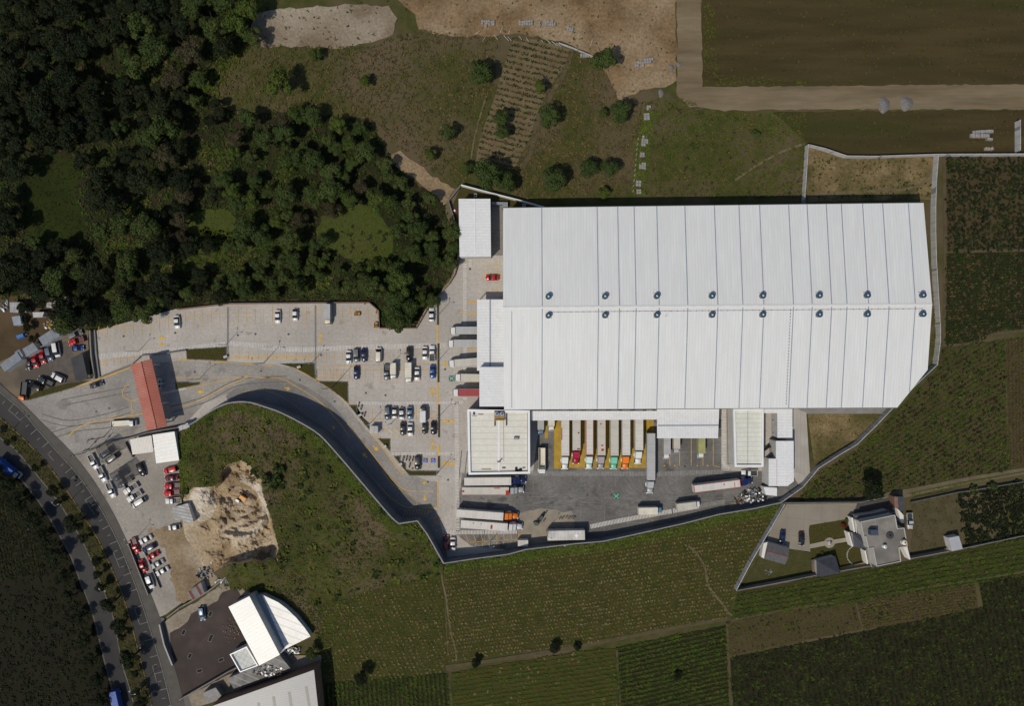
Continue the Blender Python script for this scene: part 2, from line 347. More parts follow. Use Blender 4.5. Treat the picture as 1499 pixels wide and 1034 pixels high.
# west gate apron, duller concrete
apron = [(24,586),(60,574),(100,563),(142,553),(192,535),(272,527),(330,529),(400,534),(440,541),(480,566),(505,592),(530,623),(560,655),(572,672),(580,686),(625,704),(640,706),(640,742),(625,746),(600,742),(560,700),(520,652),(480,602),(440,572),(400,562),(340,574),(300,590),(262,631),(190,644),(140,652),(118,672),(104,665),(60,622),(30,591)]
poly_sheet('road', apron, M['concrete_west'], 0.012)
road_in = [(318,594,0)] ; 
curve_out = smooth_line([(330,580),(352,564),(380,554),(410,552),(445,565),(475,584),(500,608),(525,640),(552,676),(585,712),(612,735),(640,748)], 4)
curve_in = [tuple(p) for p in WALL_HILL if p[0] > 322]
poly_sheet('downhill_road', curve_out + [(650,790),(655,815)] + curve_in[::-1], M['drive'], 0.022)
# truck yard
ty = [(676,694),(780,694),(790,614),(1056,614),(1056,690),(1120,690),(1160,695),(1175,714,3.0),(1144,736,3.0)] + [tuple(p) for p in WALL_SOUTH[::-1][:-2]] + [(690,800),(667,782),(668,740),(674,715)]
poly_sheet('truck_yard', ty, M['truck_yard'], 0.012)
poly_sheet('worn_patch', rag([(760,752),(790,745),(836,750),(842,766),(828,800),(762,803),(756,780)], 2.5, 7, 3), mat('worn_patch', (.27,.235,.18), (.21,.185,.15), .3, .9), 0.02)
poly_sheet('ramp', [(1160,598),(1180,604),(1186,698),(1162,692)], M['ramp'], 0.03)
poly_sheet('apron_strip', [(1160,594),(1310,594),(1296,606),(1180,606)], mat('strip_concrete', (.16,.155,.145), (.2,.19,.18), .3, .9), 0.025)
poly_sheet('lot', [(104,665),(118,672),(140,652),(190,644),(200,640),(262,631),(263,650),(266,690),(270,725),(276,760),(300,800),(300,850),(270,880),(243,900),(232,905),(210,850),(187,800),(165,755),(135,705)], M['lot'], 0.030)
# highway
hw_e = smooth_line([(-60,510),(0,572),(33,600),(49,620),(81,656.6),(113.8,693),(142,733.8),(162.6,770),(180,807),(201,861),(217,908.6),(235,967),(249,1021),(268,1100)], 4)
hw_m1 = smooth_line([(-60,555),(0,612),(34.5,642),(67,677),(87,703),(118,748),(142,786.7),(154.5,813),(172,852),(187.8,897),(208,974),(217,1010),(238,1100)], 4)
hw_m2 = smooth_line([(-60,585),(0,641),(20,655.6),(57,699),(85,734),(101.6,760),(126,803),(156,874.7),(167,908.6),(179,972),(192,1015),(212,1100)], 4)
hw_w = smooth_line([(-60,615),(0,672),(36.6,709),(67,750),(87,784.6),(103.7,815),(117.6,852),(135.7,899.5),(153.8,972),(163,1006),(185,1100)], 4)
poly_sheet('highway', hw_e + hw_m1[::-1], M['asphalt'], 0.02)
poly_sheet('highway', hw_m2 + hw_w[::-1], M['asphalt_old'], 0.02)
sw = smooth_line([(-60,500),(0,562),(30,588),(62,620),(106,664),(137,704),(167,754),(189,800),(212,850),(234,905),(246,950),(262,1000),(285,1100)], 4)
sbm = MB(); a_ = [P(*p) for p in sw]; b_ = [P(*p) for p in hw_e]
poly_sheet('sidewalk', sw + hw_e[::-1], M['sidewalk_dark'], 0.12)
kb = MB(); kb.ribbon([P(*p) for p in hw_m1], .35, .14); o = kb.build('kerb', mat('faded_kerb_paint', (.17,.115,.035), (.11,.085,.04), .5, .9)); o['kind'] = 'structure'
kb = MB(); kb.ribbon([P(*p) for p in hw_m2], .35, .14); o = kb.build('kerb', M['sidewalk']); o['kind'] = 'structure'
poly_sheet('median', hw_m1 + hw_m2[::-1], mat('median_earth', (.045,.036,.018), (.028,.026,.010), .4, .95, bump=.2, bscale=1.5, detail=8), 0.10)
kb = MB(); kb.ribbon([P(*p) for p in hw_w], .5, .04); o = kb.build('verge', M['sidewalk_dark']); o['kind'] = 'structure'

# ---- natural sheets
FOREST = [(-80,-60),(385,-60),(372,20),(372,62),(335,90),(312,150),(345,168),(440,162),(540,178),(572,232),(600,262),(650,298),(668,330),(668,385),(642,432),(610,477),(556,477),(550,442),(440,440),(330,440),(255,453),(135,484),(98,478),(75,448),(0,436),(-80,430)]
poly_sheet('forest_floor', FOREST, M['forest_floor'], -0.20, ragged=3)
FIELD_W = [(-200,610)] + [(p[0]-2, p[1]) for p in hw_w] + [(-200,1100)]
poly_sheet('west_field', FIELD_W, mat('darkened_rough_ground', (.010,.0105,.0045), (.014,.0125,.006), .12, .95), -0.18)  # ground colour taken near black for the vignette at far left
CLEAR = {
 'a': [(38,248),(60,228),(105,230),(118,250),(113,290),(126,330),(122,350),(70,362),(40,355),(34,290)],
 'b': [(462,345),(470,318),(498,298),(545,302),(572,335),(575,370),(550,395),(505,378),(475,362)],
 'c': [(272,312),(330,305),(345,318),(340,350),(300,346),(272,340)],
 'd': [(355,355),(430,348),(452,362),(400,385),(352,380)],
 'e': [(300,330),(360,345),(330,380),(255,400),(262,370)],
}
for k, seed in (('a',1),('b',2),('c',3),('d',4),('e',5)):
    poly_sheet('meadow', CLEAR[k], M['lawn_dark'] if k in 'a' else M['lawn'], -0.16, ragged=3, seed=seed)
poly_sheet('forest_track', [(120,455),(150,430),(200,405),(250,388),(262,392),(215,415),(170,445),(135,470)], mat('forest_track', (.06,.046,.025), (.04,.031,.017), .3, .95), -0.14, ragged=2)
poly_sheet('bare_strip', [(574,225),(585,221),(640,262),(668,278),(662,300),(650,300),(612,266),(575,240)], M['dirt'], -0.12, ragged=2)
poly_sheet('bank', [(666,300),(676,272),(662,280),(652,300),(655,330),(672,372),(660,405),(640,435),(650,440),(668,405),(676,380),(670,330)], M['track_pale'], -0.10, ragged=1)
poly_sheet('bare_ground', rag([(520,-60),(990,-60),(990,118),(975,128),(940,132),(905,148),(895,118),(868,82),(830,62),(770,50),(700,52),(665,54),(640,50),(612,42),(606,20)], 2), M['dirt'], -0.17)
poly_sheet('pale_ground', rag([(368,22),(408,12),(520,6),(568,8),(582,25),(574,50),(545,62),(500,70),(440,68),(370,68)], 2), M['pale'], -0.14)
poly_sheet('dirt_road', [(988,-60),(1026,-60),(1028,127),(1180,126),(1600,122),(1600,160),(1190,160),(1060,162),(1010,156),(990,140),(992,60)], M['track'], -0.12, ragged=1.2)
poly_sheet('fallow_field', [(1028,-60),(1600,-60),(1600,122),(1028,127)], M['field_top'], -0.15)
poly_sheet('fallow_field', rag([(1130,164),(1600,160),(1600,222),(1375,225),(1245,228),(1182,208)], 1.2), M['field_top'], -0.15)
poly_sheet('dry_lot', rag([(1183,212),(1240,230),(1366,230),(1366,292),(1180,296)], .8), M['dry'], -0.13)
poly_sheet('dry_lot', [(1182,606),(1302,604),(1250,650,1),(1195,690,1)], M['dry'], -0.05)
poly_sheet('dirt_lane', smooth_line([(1262,728),(1330,716),(1400,702),(1470,690),(1560,674)],3) + smooth_line([(1560,684),(1470,700),(1400,712),(1330,728),(1290,736)],3), M['lane'], -0.10)
poly_sheet('verge', smooth_line([(1330,722),(1400,707.5),(1470,695),(1560,679)],3) + smooth_line([(1560,680.5),(1470,697),(1400,709.5),(1330,724)],3), M['lawn'], -0.09)
poly_sheet('parking_dirt', rag([(-20,545),(0,530),(60,500),(100,478),(128,470),(133,556),(60,574),(24,590),(0,566)], 1), M['lotdirt'], -0.06)
poly_sheet('yard_dirt', rag([(-60,430),(60,432),(105,440),(118,455),(128,470),(60,500),(0,532),(-60,560)], 2), M['dirt_dark'], -0.09)
poly_sheet('gravel_patch', rag([(70,518),(100,498),(108,520),(104,545),(88,550),(72,540)], 2, 5, 4), mat('dark_dirt_patch', (.085,.075,.068), (.11,.095,.08), .5, .95), -0.04)
EAST_YARD = [(1333,730),(1400,716),(1408,760),(1400,800),(1335,815)]
poly_sheet('yard_dirt', rag(EAST_YARD, 2), mat('weedy_dirt', (.075,.062,.034), (.055,.048,.022), .3, .95, bump=.2, bscale=1, detail=8), -0.09)

# ---- crop fields
fields = [ # name, polygon, soil, (row dir a->b), row, step, size, leafmats, weights, label
 ('crop_row_stubble', [(652,829),(760,812),(960,782),(1100,752),(1143,740),(1108,800),(1078,862),(1066,905),(860,942),(700,965),(656,975)], 'soil', ((650,960),(1065,900)), 1.35, 1.15, .42, ['lf_straw','lf_dry','lf_gold'], [4,2,1], 'sloping field of brown and olive stubble rows south of the truck yard'),
 ('crops', [(466,884),(500,877),(560,859),(600,851),(646,841),(655,975),(652,985),(560,996),(482,1000),(468,940)], 'soil', ((500,870),(560,1000)), 1.5, 1.25, .42, ['lf_straw','lf_dry','lf_gold'], [3,2,1], 'patchy field of slanting rows west of the footpath'),
 ('crops', [(470,1002),(655,986),(660,1100),(470,1100)], 'soil_dark', ((560,1000),(565,1090)), 1.6, .42, .62, ['lf_corn','lf_green'], [2,1], 'dark green corn field at the bottom beside the grey roof'),
 ('crops', [(660,986),(740,972),(870,952),(900,950),(906,1100),(664,1100)], 'soil', ((660,986),(900,950)), 1.55, .5, .55, ['lf_gold','lf_green','lf_straw'], [2.4,3,1.0], 'yellowing corn field at the bottom centre'),
 ('crops', [(902,950),(1062,916),(1070,1100),(908,1100)], 'soil_dark', ((902,950),(1062,916)), 1.6, .45, .62, ['lf_corn','lf_green','lf_gold'], [3,1.4,.8], 'green corn field at the bottom, right of the yellowing one'),
 ('crops', [(1080,868),(1276,832),(1410,806),(1600,770),(1600,826),(1499,842),(1250,884),(1070,908)], 'soil_green', ((1080,890),(1499,812)), 1.75, .45, .66, ['lf_corn','lf_green','lf_gold'], [3,1.5,.8], 'long strip of green corn below the house wall'),
 ('crops', [(1062,912),(1180,890),(1250,880),(1262,922),(1160,942),(1066,962)], 'soil_brown', ((1062,912),(1072,962)), 1.7, .8, .55, ['lf_olive','lf_green','lf_dark'], [2,1,1], 'brown plot with dotted rows below the corn strip'),
 ('crops', [(1254,880),(1425,850),(1432,890),(1340,910),(1264,922)], 'soil_brown', ((1250,880),(1430,850)), 1.0, .7, .5, ['lf_brown','lf_olive','lf_dark'], [3,1,1], 'brown weedy plot between the corn strip and the dark field'),
 ('crops', [(1068,964),(1264,925),(1440,890),(1432,852),(1600,828),(1600,1100),(1074,1100)], 'soil_dark', ((1200,940),(1225,1060)), 1.75, .5, .66, ['lf_corn_dk','lf_corn','lf_vignette'], [4,1.6,1], 'dark corn field filling the bottom right corner'),
 ('crops', [(1382,230),(1600,230),(1600,364),(1383,367)], 'soil_brown', ((1382,230),(1383,360)), 1.75, 1.75, 1.3, ['lf_corn_dk','lf_dark'], [3,1], 'square planted plot of dark bushes in a grid, upper right'),
 ('crops', [(1384,371),(1600,368),(1600,482),(1470,482),(1430,500),(1384,506)], 'soil_dark', ((1384,371),(1500,369)), 1.0, .8, .7, ['lf_dark','lf_brown','lf_dark'], [2,1.2,2], 'dark weedy plot right of the perimeter wall'),
 ('crops', [(1380,508),(1470,498),(1476,688),(1380,705),(1262,726),(1165,735),(1205,692),(1255,662),(1300,615),(1345,572),(1374,540)], 'soil_brown', ((1250,700),(1380,620)), 1.55, .6, .66, ['lf_corn','lf_green','lf_corn_dk'], [3,.8,2], 'field of mixed green and brown corn outside the chamfered corner'),
 ('crops', [(1472,498),(1600,488),(1600,676),(1478,686)], 'soil_brown', ((1472,498),(1478,686)), 1.2, .8, .6, ['lf_brown','lf_olive'], [3,1], 'brown field strip at the right edge'),
 ('crops', [(752,57),(790,58),(838,72),(826,98),(800,135),(785,170),(775,205),(752,248),(696,238),(702,205),(722,150),(738,95)], 'soil_gold', ((735,95),(826,120)), 2.0, .75, .62, ['lf_brown','lf_dark','lf_olive'], [2,2,1], 'small terraced plot of slanting rows on golden soil'),
 ('crops', [(-60,735),(30,735),(70,800),(60,840),(-60,860)], 'soil_dark', ((0,735),(20,850)), 1.2, .7, .7, ['lf_corn_dk','lf_vignette'], [2,2], 'dark crop rows left of the highway'),
]
for i, (nm, poly, soil, (a, b), row, step, size, lm, wt, lab) in enumerate(fields):
    poly_sheet('field', rag(poly, .8, 8, i), M[soil], -0.14 + .004*(i % 4))
    x, y = row_pts(poly, a, b, row, step, seed=i+20, jit=.10, drop=.12 if size < .5 else .05)
    tufts('crops', lab, 'crops', (x, y), np.full(len(x), -.12), size, [M[k] for k in lm], k=6, seed=i+40, up=.6, width=.30 if size > .5 else .42, weights=wt, spread=.22)

for i, (fi, dens, mats_, wt, lab) in enumerate([(0, 1.5, ['lf_olive','lf_green','lf_brown','lf_dark'], [3,2,2,1], 'olive weeds between the stubble rows south of the truck yard'), (1, 1.7, ['lf_green','lf_corn','lf_olive','lf_dark'], [3,1,2,1], 'green weeds between the slanting rows west of the footpath')]):
    x, y = scatter_pts([fields[fi][1]], dens, 90+i)
    tufts('scrub', lab, 'scrub', (x, y), np.full(len(x), -.14), .45, [M[k] for k in mats_], k=4, seed=95+i, weights=wt, width=.2)
# ---- footpaths
def path(pts, w, m='track_pale', z=-0.08, name='footpath'):
    b = MB(); b.ribbon([P(*p) for p in smooth_line(pts, 4)], w, z); o = b.build(name, M[m]); o['kind'] = 'structure'
path(Z(640,800,3.407,[(1255,0),(1300,45),(1335,110),(1350,190),(1380,240),(1420,285),(1450,330),(1500,365)]), .75)
path(Z(640,800,3.407,[(22,95),(25,170),(45,260),(55,350),(70,440),(92,520),(95,575)]), .6)
path([(1076,264),(1100,247),(1140,224),(1178,210)], .9)
path([(940,203),(960,190),(1000,166),(1030,158)], .6, 'track_dim')
path([(1378,506),(1420,503),(1450,490),(1499,484)], .9, 'track_dim')
path([(712,140),(700,180),(692,215),(690,232)], .6)
path([(838,72),(824,110),(806,140),(790,180),(776,225),(758,256)], 1.6, 'track_dim')
path([(652,978),(740,965),(860,945),(960,925),(1066,906)], 1.3, 'track_dim', -.095)
path([(1070,910),(1160,892),(1250,880),(1350,862),(1499,838)], .6, 'track_dim', -.09)
path([(1382,228),(1384,370),(1382,506)], 1.2, 'track_dim', -.10)
path([(1384,369),(1499,366)], 1.0, 'track_dim', -.11)
path([(1064,914),(1072,1034)], .6, 'track_dim')
path([(903,950),(908,1034)], .6, 'track_dim')
path([(655,985),(662,1034)], .8, 'track_dim')
path([(1365,246),(1360,262),(1330,276),(1280,280),(1190,284)], 1.0, 'track_pale')
path([(928,285),(930,240),(936,200),(944,160)], .7, 'lf_gold')

# ================================================================== HILL with the excavated pit
CTRL = [(p[0],p[1],p[2]-.9) for p in WALL_HILL[::3]] + [(649,825,1.0),(636,802,2.5),(640,850,.2),(655,900,0),(610,880,.2),(560,880,.2),(500,880,.2),(460,878,0),(440,850,.5),(420,845,2.0),(330,862,.0),(350,848,2.2),(402,826,9.5),(378,829,9.5),(355,831,8.5),(338,833,6.5),
        (500,760,7.5),(450,700,9.0),(400,660,9),(350,640,7),(420,760,7.5),(480,820,4),(540,810,5),(590,820,3.5),(300,650,4.2),(290,680,4.6),(268,660,2.0),(268,700,2.2),(268,716,1.0),(266,745,0),(264,770,0),(285,806,0),(300,830,0),(312,842,0),(300,700,6),(330,670,6.5),(385,690,8.5),(400,740,8.5),(412,790,7.5),(322,834,1.2),(318,850,0)]
_cx = np.array([c[0] for c in CTRL], float); _cy = np.array([c[1] for c in CTRL], float); _cz = np.array([c[2] for c in CTRL], float)
PIT = [(270,724),(284,714),(300,714),(314,712),(322,706),(322,692),(334,680),(352,674),(366,680),(372,696),(383,704),(384,722),(391,742),(398,762),(404,790),(408,804),(404,816),(407,822),(394,820),(384,825),(370,822),(352,827),(336,826),(322,832),(312,839),(296,831),(279,804),(265,771),(266,744)]
SOUTH_EDGE = [(655,829),(648,842),(600,852),(560,860),(500,878),(462,886),(446,872),(420,862),(380,857),(340,866),(318,858),(308,842),(292,832),(276,806),(262,772),(263,745)]
def line_dist(line, x, y):
    best = np.full(len(x), 1e9)
    for (ax, ay), (bx, by) in zip(line[:-1], line[1:]):
        dx, dy = bx-ax, by-ay; t = np.clip(((x-ax)*dx+(y-ay)*dy)/(dx*dx+dy*dy), 0, 1); best = np.minimum(best, np.hypot(x-ax-t*dx, y-ay-t*dy))
    return best
def hill_z(x, y):
    d = ((x[:,None]-_cx)**2 + (y[:,None]-_cy)**2 + 30)**1.6; w = 1/d; z = (w*_cz).sum(1)/w.sum(1)
    z += .25*np.sin(x*.11+np.sin(y*.07)*2)*np.sin(y*.09)
    z = z*np.clip(line_dist(SOUTH_EDGE, x, y)/20, 0, 1)
    return np.maximum(z, 0.0)
def seg_dist(poly, x, y):
    best = np.full(len(x), 1e9); n = len(poly)
    for i in range(n):
        ax, ay = poly[i]; bx, by = poly[(i+1)%n]; dx, dy = bx-ax, by-ay
        t = np.clip(((x-ax)*dx+(y-ay)*dy)/(dx*dx+dy*dy), 0, 1); best = np.minimum(best, np.hypot(x-ax-t*dx, y-ay-t*dy))
    return best
# soft slopes and cliffs
def pit_floor(x, y):
    f = .1 + np.clip((x-300)/100, 0, 1)*1.6 + np.clip((760-y)/80, 0, 1)*.8
    # bench round the east and north side, heap of pale earth, rills
    b = np.exp(-((np.hypot(x-345, y-745)-44)/7)**2); f += b*2.0*np.clip((x-330)/20, 0, 1)
    f += 1.6*np.exp(-(((x-298)/17)**2+((y-738)/20)**2))
    nz = np.array([mnoise.fractal(Vector((a*.045, b_*.045, 3.1)), .9, 2.1, 6) for a, b_ in zip(x, y)]); rg = np.array([mnoise.fractal(Vector((a*.035+5+.01*b_, b_*.085-.02*a, 1.7)), .75, 2.0, 5) for a, b_ in zip(x, y)])
    f += 2.2*nz + .9*rg*np.clip((x-300)/25, 0, 1)
    dd = np.hypot((x-352)*.9, y-735); f += .55*np.sin(dd*.5+3*nz)*np.clip((y-742)/8, 0, 1)*np.clip((x-318)/14, 0, 1)*np.clip((62-dd)/8, 0, 1)
    f *= np.clip((x-262)/22, .1, 1)
    return np.maximum(f, .06)
def ground_z(x, y):
    x = np.atleast_1d(np.asarray(x, float)); y = np.atleast_1d(np.asarray(y, float)); z = hill_z(x, y); ins = inside(PIT, x, y)
    if ins.any():
        d = seg_dist(PIT, x[ins], y[ins]); t = np.clip(d/4.5, 0, 1); t = t*t*(3-2*t)
        z[ins] = z[ins]*(1-t) + np.minimum(pit_floor(x[ins], y[ins]), np.maximum(z[ins], .08))*t
    return z
HILL = [(p[0],p[1]) for p in WALL_HILL] + [(648,842),(600,852),(560,860),(500,878),(462,886),(446,872),(420,862),(380,857),(340,866),(318,858),(308,842),(292,832),(276,806),(262,772),(263,745),(265,722),(263,700),(262,670),(260,645)]
def terrain(name, outline, extra, zf, step, mats, pick=None):
    px = [p[0] for p in outline]; py = [p[1] for p in outline]
    pts = [Vector(p) for p in rag(outline, 0, 5)]; nb = len(pts); edges = [(i, (i+1)%nb) for i in range(nb)]
    for e in extra:
        r_ = rag(e, 1.0, 3, 9); n0 = len(pts); pts += [Vector(p) for p in r_]; edges += [(n0+i, n0+(i+1)%len(r_)) for i in range(len(r_))]
        c = np.mean(np.array(e), axis=0)
        for sc in (2.2, 4.4):
            pts += [Vector((p[0]+(c[0]-p[0])/max(1,math.hypot(c[0]-p[0],c[1]-p[1]))*sc, p[1]+(c[1]-p[1])/max(1,math.hypot(c[0]-p[0],c[1]-p[1]))*sc)) for p in r_]
    rn = random.Random(5); gx, gy = [], []
    y = min(py)
    while y < max(py):
        x = min(px)
        while x < max(px): gx.append(x+rn.uniform(-.3,.3)*step); gy.append(y+rn.uniform(-.3,.3)*step); x += step
        y += step
    y = min(p[1] for e in extra for p in e)
    while y < max(p[1] for e in extra for p in e):
        x = min(p[0] for e in extra for p in e)
        while x < max(p[0] for e in extra for p in e):
            if inside(extra[0], np.array([x]), np.array([y]))[0]: gx.append(x+rn.uniform(-.5,.5)); gy.append(y+rn.uniform(-.5,.5))
            x += 2
        y += 2
    gx = np.array(gx); gy = np.array(gy); m = inside(outline, gx, gy) & (seg_dist(outline, gx, gy) > step*.5)
    pts += [Vector((a, b)) for a, b in zip(gx[m], gy[m])]
    vs, _, fs, *_r = delaunay_2d_cdt(pts, edges, [], 1, 1e-4)
    X = np.array([v[0] for v in vs]); Y = np.array([v[1] for v in vs]); ZZ = zf(X, Y)
    k = MPP*(1-ZZ/CAMZ); co = np.stack([(X-749.5)*k, (517-Y)*k, ZZ], 1)
    fs = [tuple(f) for f in fs]
    me = bpy.data.meshes.new(name); me.from_pydata(co.tolist(), [], fs)
    for mm in mats: me.materials.append(mm)
    cx = np.array([np.mean(X[list(f)]) for f in fs]); cy = np.array([np.mean(Y[list(f)]) for f in fs])
    if pick is not None: me.polygons.foreach_set('material_index', pick(cx, cy).astype(np.int32))
    me.polygons.foreach_set('use_smooth', (pick(cx, cy) == 0).tolist()); me.update()
    bm = bmesh.new(); bm.from_mesh(me)
    for f in bm.faces:
        if f.normal.z < 0: f.normal_flip()
    bm.to_mesh(me); bm.free()
    return prop(link(name, me), kind='structure')
def pick_hill(x, y):
    i = inside(PIT, x, y); pale = (((x-296)/20)**2+((y-738)/26)**2 < 1) | ((np.abs(np.hypot(x-345, y-745)-44) < 5.5) & (x > 352))
    return np.where(i, np.where(pale, 2, 1), 0)
terrain('hill', HILL, [PIT], ground_z, 4.0, [M['hill'], M['pit'], M['pit_pale']], pick_hill)
poly_sheet('lot_dirt', rag([(266,740),(262,776),(240,772),(216,776),(222,790),(236,800),(246,818),(250,850),(258,882),(274,882),(300,862),(322,852),(318,836),(300,800),(280,745)], 3, 5, 2), mat('lot_dirt', (.27,.205,.13), (.17,.125,.075), .12, .95, c3=(.30,.245,.175), s3=.08, bump=.25, bscale=.8, detail=12, grain=.25), 0.045)

# ---- scattered vegetation
PITX = [PIT, [(250,728),(290,728),(290,790),(330,832),(330,860),(290,860),(250,800)]]
def veg(name, label, poly, dens, size, mats, wts=None, seed=0, zf=None, excl=(), k=4, clump=.0, cat='scrub', up=.6):
    x, y = scatter_pts(poly, dens, seed, excl, clump); zs = zf(x, y) if zf else np.full(len(x), -.15)
    return tufts(name, label, cat, (x, y), zs, size, [M[m] for m in mats], k=k+1, seed=seed, weights=wts, up=up, width=.30)
HV = [(p[0]+0, p[1]+1.5) for p in HILL]
veg('scrub', 'dense olive and brown scrub covering the hill above the curved road', [HV], 1.55, .5, ['lf_olive','lf_green','lf_brown','lf_dark','lf_dry'], [2.8,2.0,2.6,1.0,1.5], 11, ground_z, PITX, 4)
veg('scrub', 'taller dark bushes dotted over the hill scrub', [HV], .07, 1.25, ['lf_dark','lf_olive','lf_brown'], [2,2,1], 12, ground_z, PITX, 9, .4)
edge_band = [(p[0]-2, p[1]+3) for p in WALL_HILL[4:]] + [(p[0]-9, p[1]+15) for p in WALL_HILL[4:]][::-1]
veg('grass', 'bright green grass strip along the top of the curved retaining wall', [edge_band, [(262,640),(285,620),(282,650),(276,700),(276,722),(266,722),(262,690)]], 4.0, .55, ['lf_fresh','lf_green','lf_olive'], [3,2,1.5], 13, ground_z, PITX, 4, cat='grass')
sb = [(p[0], p[1]+2) for p in WALL_SOUTH] + [(p[0], p[1]+15) for p in WALL_SOUTH][::-1]
veg('grass', 'bright green grass strip below the southern yard wall', [sb], 4.5, .55, ['lf_fresh','lf_green'], [3,2], 14, None, (), 4, cat='grass')
OPEN_N = [(305,100),(335,90),(372,66),(540,66),(610,44),(735,56),(720,140),(690,235),(690,262),(672,272),(640,258),(590,220),(560,200),(520,170),(440,160),(350,168),(312,150)]
veg('scrub', 'dry brown and olive scrub on the open slope north of the forest', [OPEN_N], 1.15, .5, ['lf_olive','lf_brown','lf_dry','lf_dark'], [2.6,2.2,1.6,.9], 15, None, (), 4)
OPEN_N2 = [(840,74),(866,84),(897,120),(905,150),(935,150),(932,200),(924,285),(760,292),(745,262),(775,215),(800,140)]
veg('scrub', 'dry brown scrub between the terraced plot and the grassy ditch', [OPEN_N2], 1.2, .5, ['lf_olive','lf_brown','lf_dry','lf_dark'], [1.7,2.6,2.6,.8], 16, None, (), 4)
OPEN_N3 = [(935,150),(990,142),(1050,164),(1130,166),(1182,210),(1178,290),(930,288)]
veg('scrub', 'green and brown scrub north of the warehouse', [OPEN_N3], 1.2, .55, ['lf_green','lf_olive','lf_brown','lf_dark','lf_dry'], [3.0,2.8,1.6,.8,.9], 17, None, (), 4)
DITCH = [(930,200),(948,160),(962,162),(952,210),(946,286),(926,286)]
veg('grass', 'bright green grass along the ditch with the concrete blocks', [DITCH], 4.0, .5, ['lf_fresh','lf_gold'], [4,1], 18, None, (), 4, cat='grass')
veg('scrub', 'low undergrowth on the forest floor', [FOREST], .9, .8, ['lf_dark','lf_corn','lf_brown'], [4,2,1.4], 19, None, [CLEAR[k] for k in 'abc'], 4)
veg('grass', 'short green grass of the forest meadows', [CLEAR['b'], CLEAR['c'], CLEAR['d'], CLEAR['e']], 2.2, .38, ['lf_fresh','lf_olive','lf_green'], [2,2,2], 20, None, (), 4, cat='grass')
veg('scrub', 'dark little bushes dotted over the meadow left of the small white roof', [[(500,330),(565,335),(568,375),(545,392),(500,375)]], .10, .8, ['lf_dark','lf_corn_dk'], None, 36, None, (), 7)
veg('scrub', 'green scrub between the hill foot and the arched white roof', [[(340,856),(380,850),(420,858),(446,868),(466,882),(500,876),(520,900),(484,960),(482,1000),(470,1000),(462,950),(462,930),(436,898),(410,878),(386,866),(366,868)]], 2.2, .5, ['lf_olive','lf_green','lf_brown','lf_dark'], [3,2,2,1], 37, None, (), 4)
veg('grass', 'dark grass of the meadow at the far left', [CLEAR['a']], 1.2, .35, ['lf_dark','lf_corn_dk'], [1,1], 21, None, (), 4, cat='grass')
veg('scrub', 'weeds growing on the dry dirt lot behind the warehouse', [[(1186,230),(1362,234),(1362,288),(1184,290)]], .7, .45, ['lf_olive','lf_dark','lf_dry'], [2,2,1], 22, None, (), 4, .5)
veg('scrub', 'weeds growing on the triangular dirt lot right of the ramp', [[(1186,608),(1298,606),(1250,648),(1196,688)]], .8, .45, ['lf_olive','lf_gold','lf_dry'], [2,1,1], 23, None, (), 4, .4)
veg('scrub', 'rough dark vegetation left of the highway', [FIELD_W, [(0,690),(30,720),(60,760),(85,800),(60,790),(0,720)]], .55, .75, ['lf_vignette','lf_corn_dk','lf_dark'], [5,2,1], 24, None, [fields[-1][1]], 4)
veg('scrub', 'sparse scrub in the fallow field at the top right', [[(1030,0),(1499,0),(1499,120),(1030,124)], [(1140,166),(1499,162),(1499,220),(1375,222),(1245,226)]], .28, .38, ['lf_olive','lf_dark','lf_brown'], [2,1,2], 25, None, (), 3)
veg('scrub', 'green weeds edging the fallow field beside the dirt road', [[(1030,0),(1046,0),(1050,110),(1180,118),(1180,124),(1030,126)], [(1050,166),(1180,166),(1180,200),(1130,200)]], 1.3, .42, ['lf_olive','lf_green','lf_brown'], [3,1.5,1], 26, None, (), 4)
veg('scrub', 'dark bushes in the garden plot east of the big house', [[(1402,722),(1499,704),(1499,785),(1412,800)]], 1.0, 1.0, ['lf_corn_dk','lf_vignette','lf_dark'], [3,2,.6], 27, None, (), 5)
veg('scrub', 'thin weeds in the dirt yard east of the big house', [[(1336,735),(1400,720),(1405,790),(1336,806)]], .8, .45, ['lf_olive','lf_brown','lf_dry'], [2,2,1], 28, None, (), 4, .3)
md = [p for p in hw_m1 if -5 < p[0] < 225] + [p for p in hw_m2 if -5 < p[0] < 200][::-1]
veg('grass', 'dark weedy grass on the highway median', [md], 1.8, .45, ['lf_dark','lf_olive','lf_brown'], [2.5,1.2,1.5], 29, lambda x, y: np.full(len(x), .1), (), 4, cat='grass')
veg('scrub', 'scrub strip along the inside of the eastern perimeter wall', [[(1366,300),(1370,300),(1372,450),(1373,520),(1364,535),(1366,440)]], 2.5, .45, ['lf_olive','lf_gold','lf_dark'], [2,1,1], 30, None, (), 4)
veg('scrub', 'green fringe between the wheel tracks of the farm lane', [[(1335,723),(1400,709),(1470,696),(1499,691),(1499,693),(1400,712),(1335,726)]], 2.5, .35, ['lf_green','lf_olive'], None, 31, None, (), 4)
veg('scrub', 'sparse weeds on the bare ground in the upper middle', [[(360,0),(988,0),(985,120),(905,145),(860,80),(740,50),(500,68),(370,66)]], .06, .45, ['lf_olive','lf_dark','lf_brown'], None, 32, None, (), 5)
veg('grass', 'green fringe outside the field next to the south eastern wall', [[(1160,735),(1200,690),(1256,658),(1290,628),(1296,634),(1258,668),(1206,704),(1175,738)]], 1.8, .5, ['lf_green','lf_olive','lf_brown'], None, 33, None, (), 4, cat='grass')

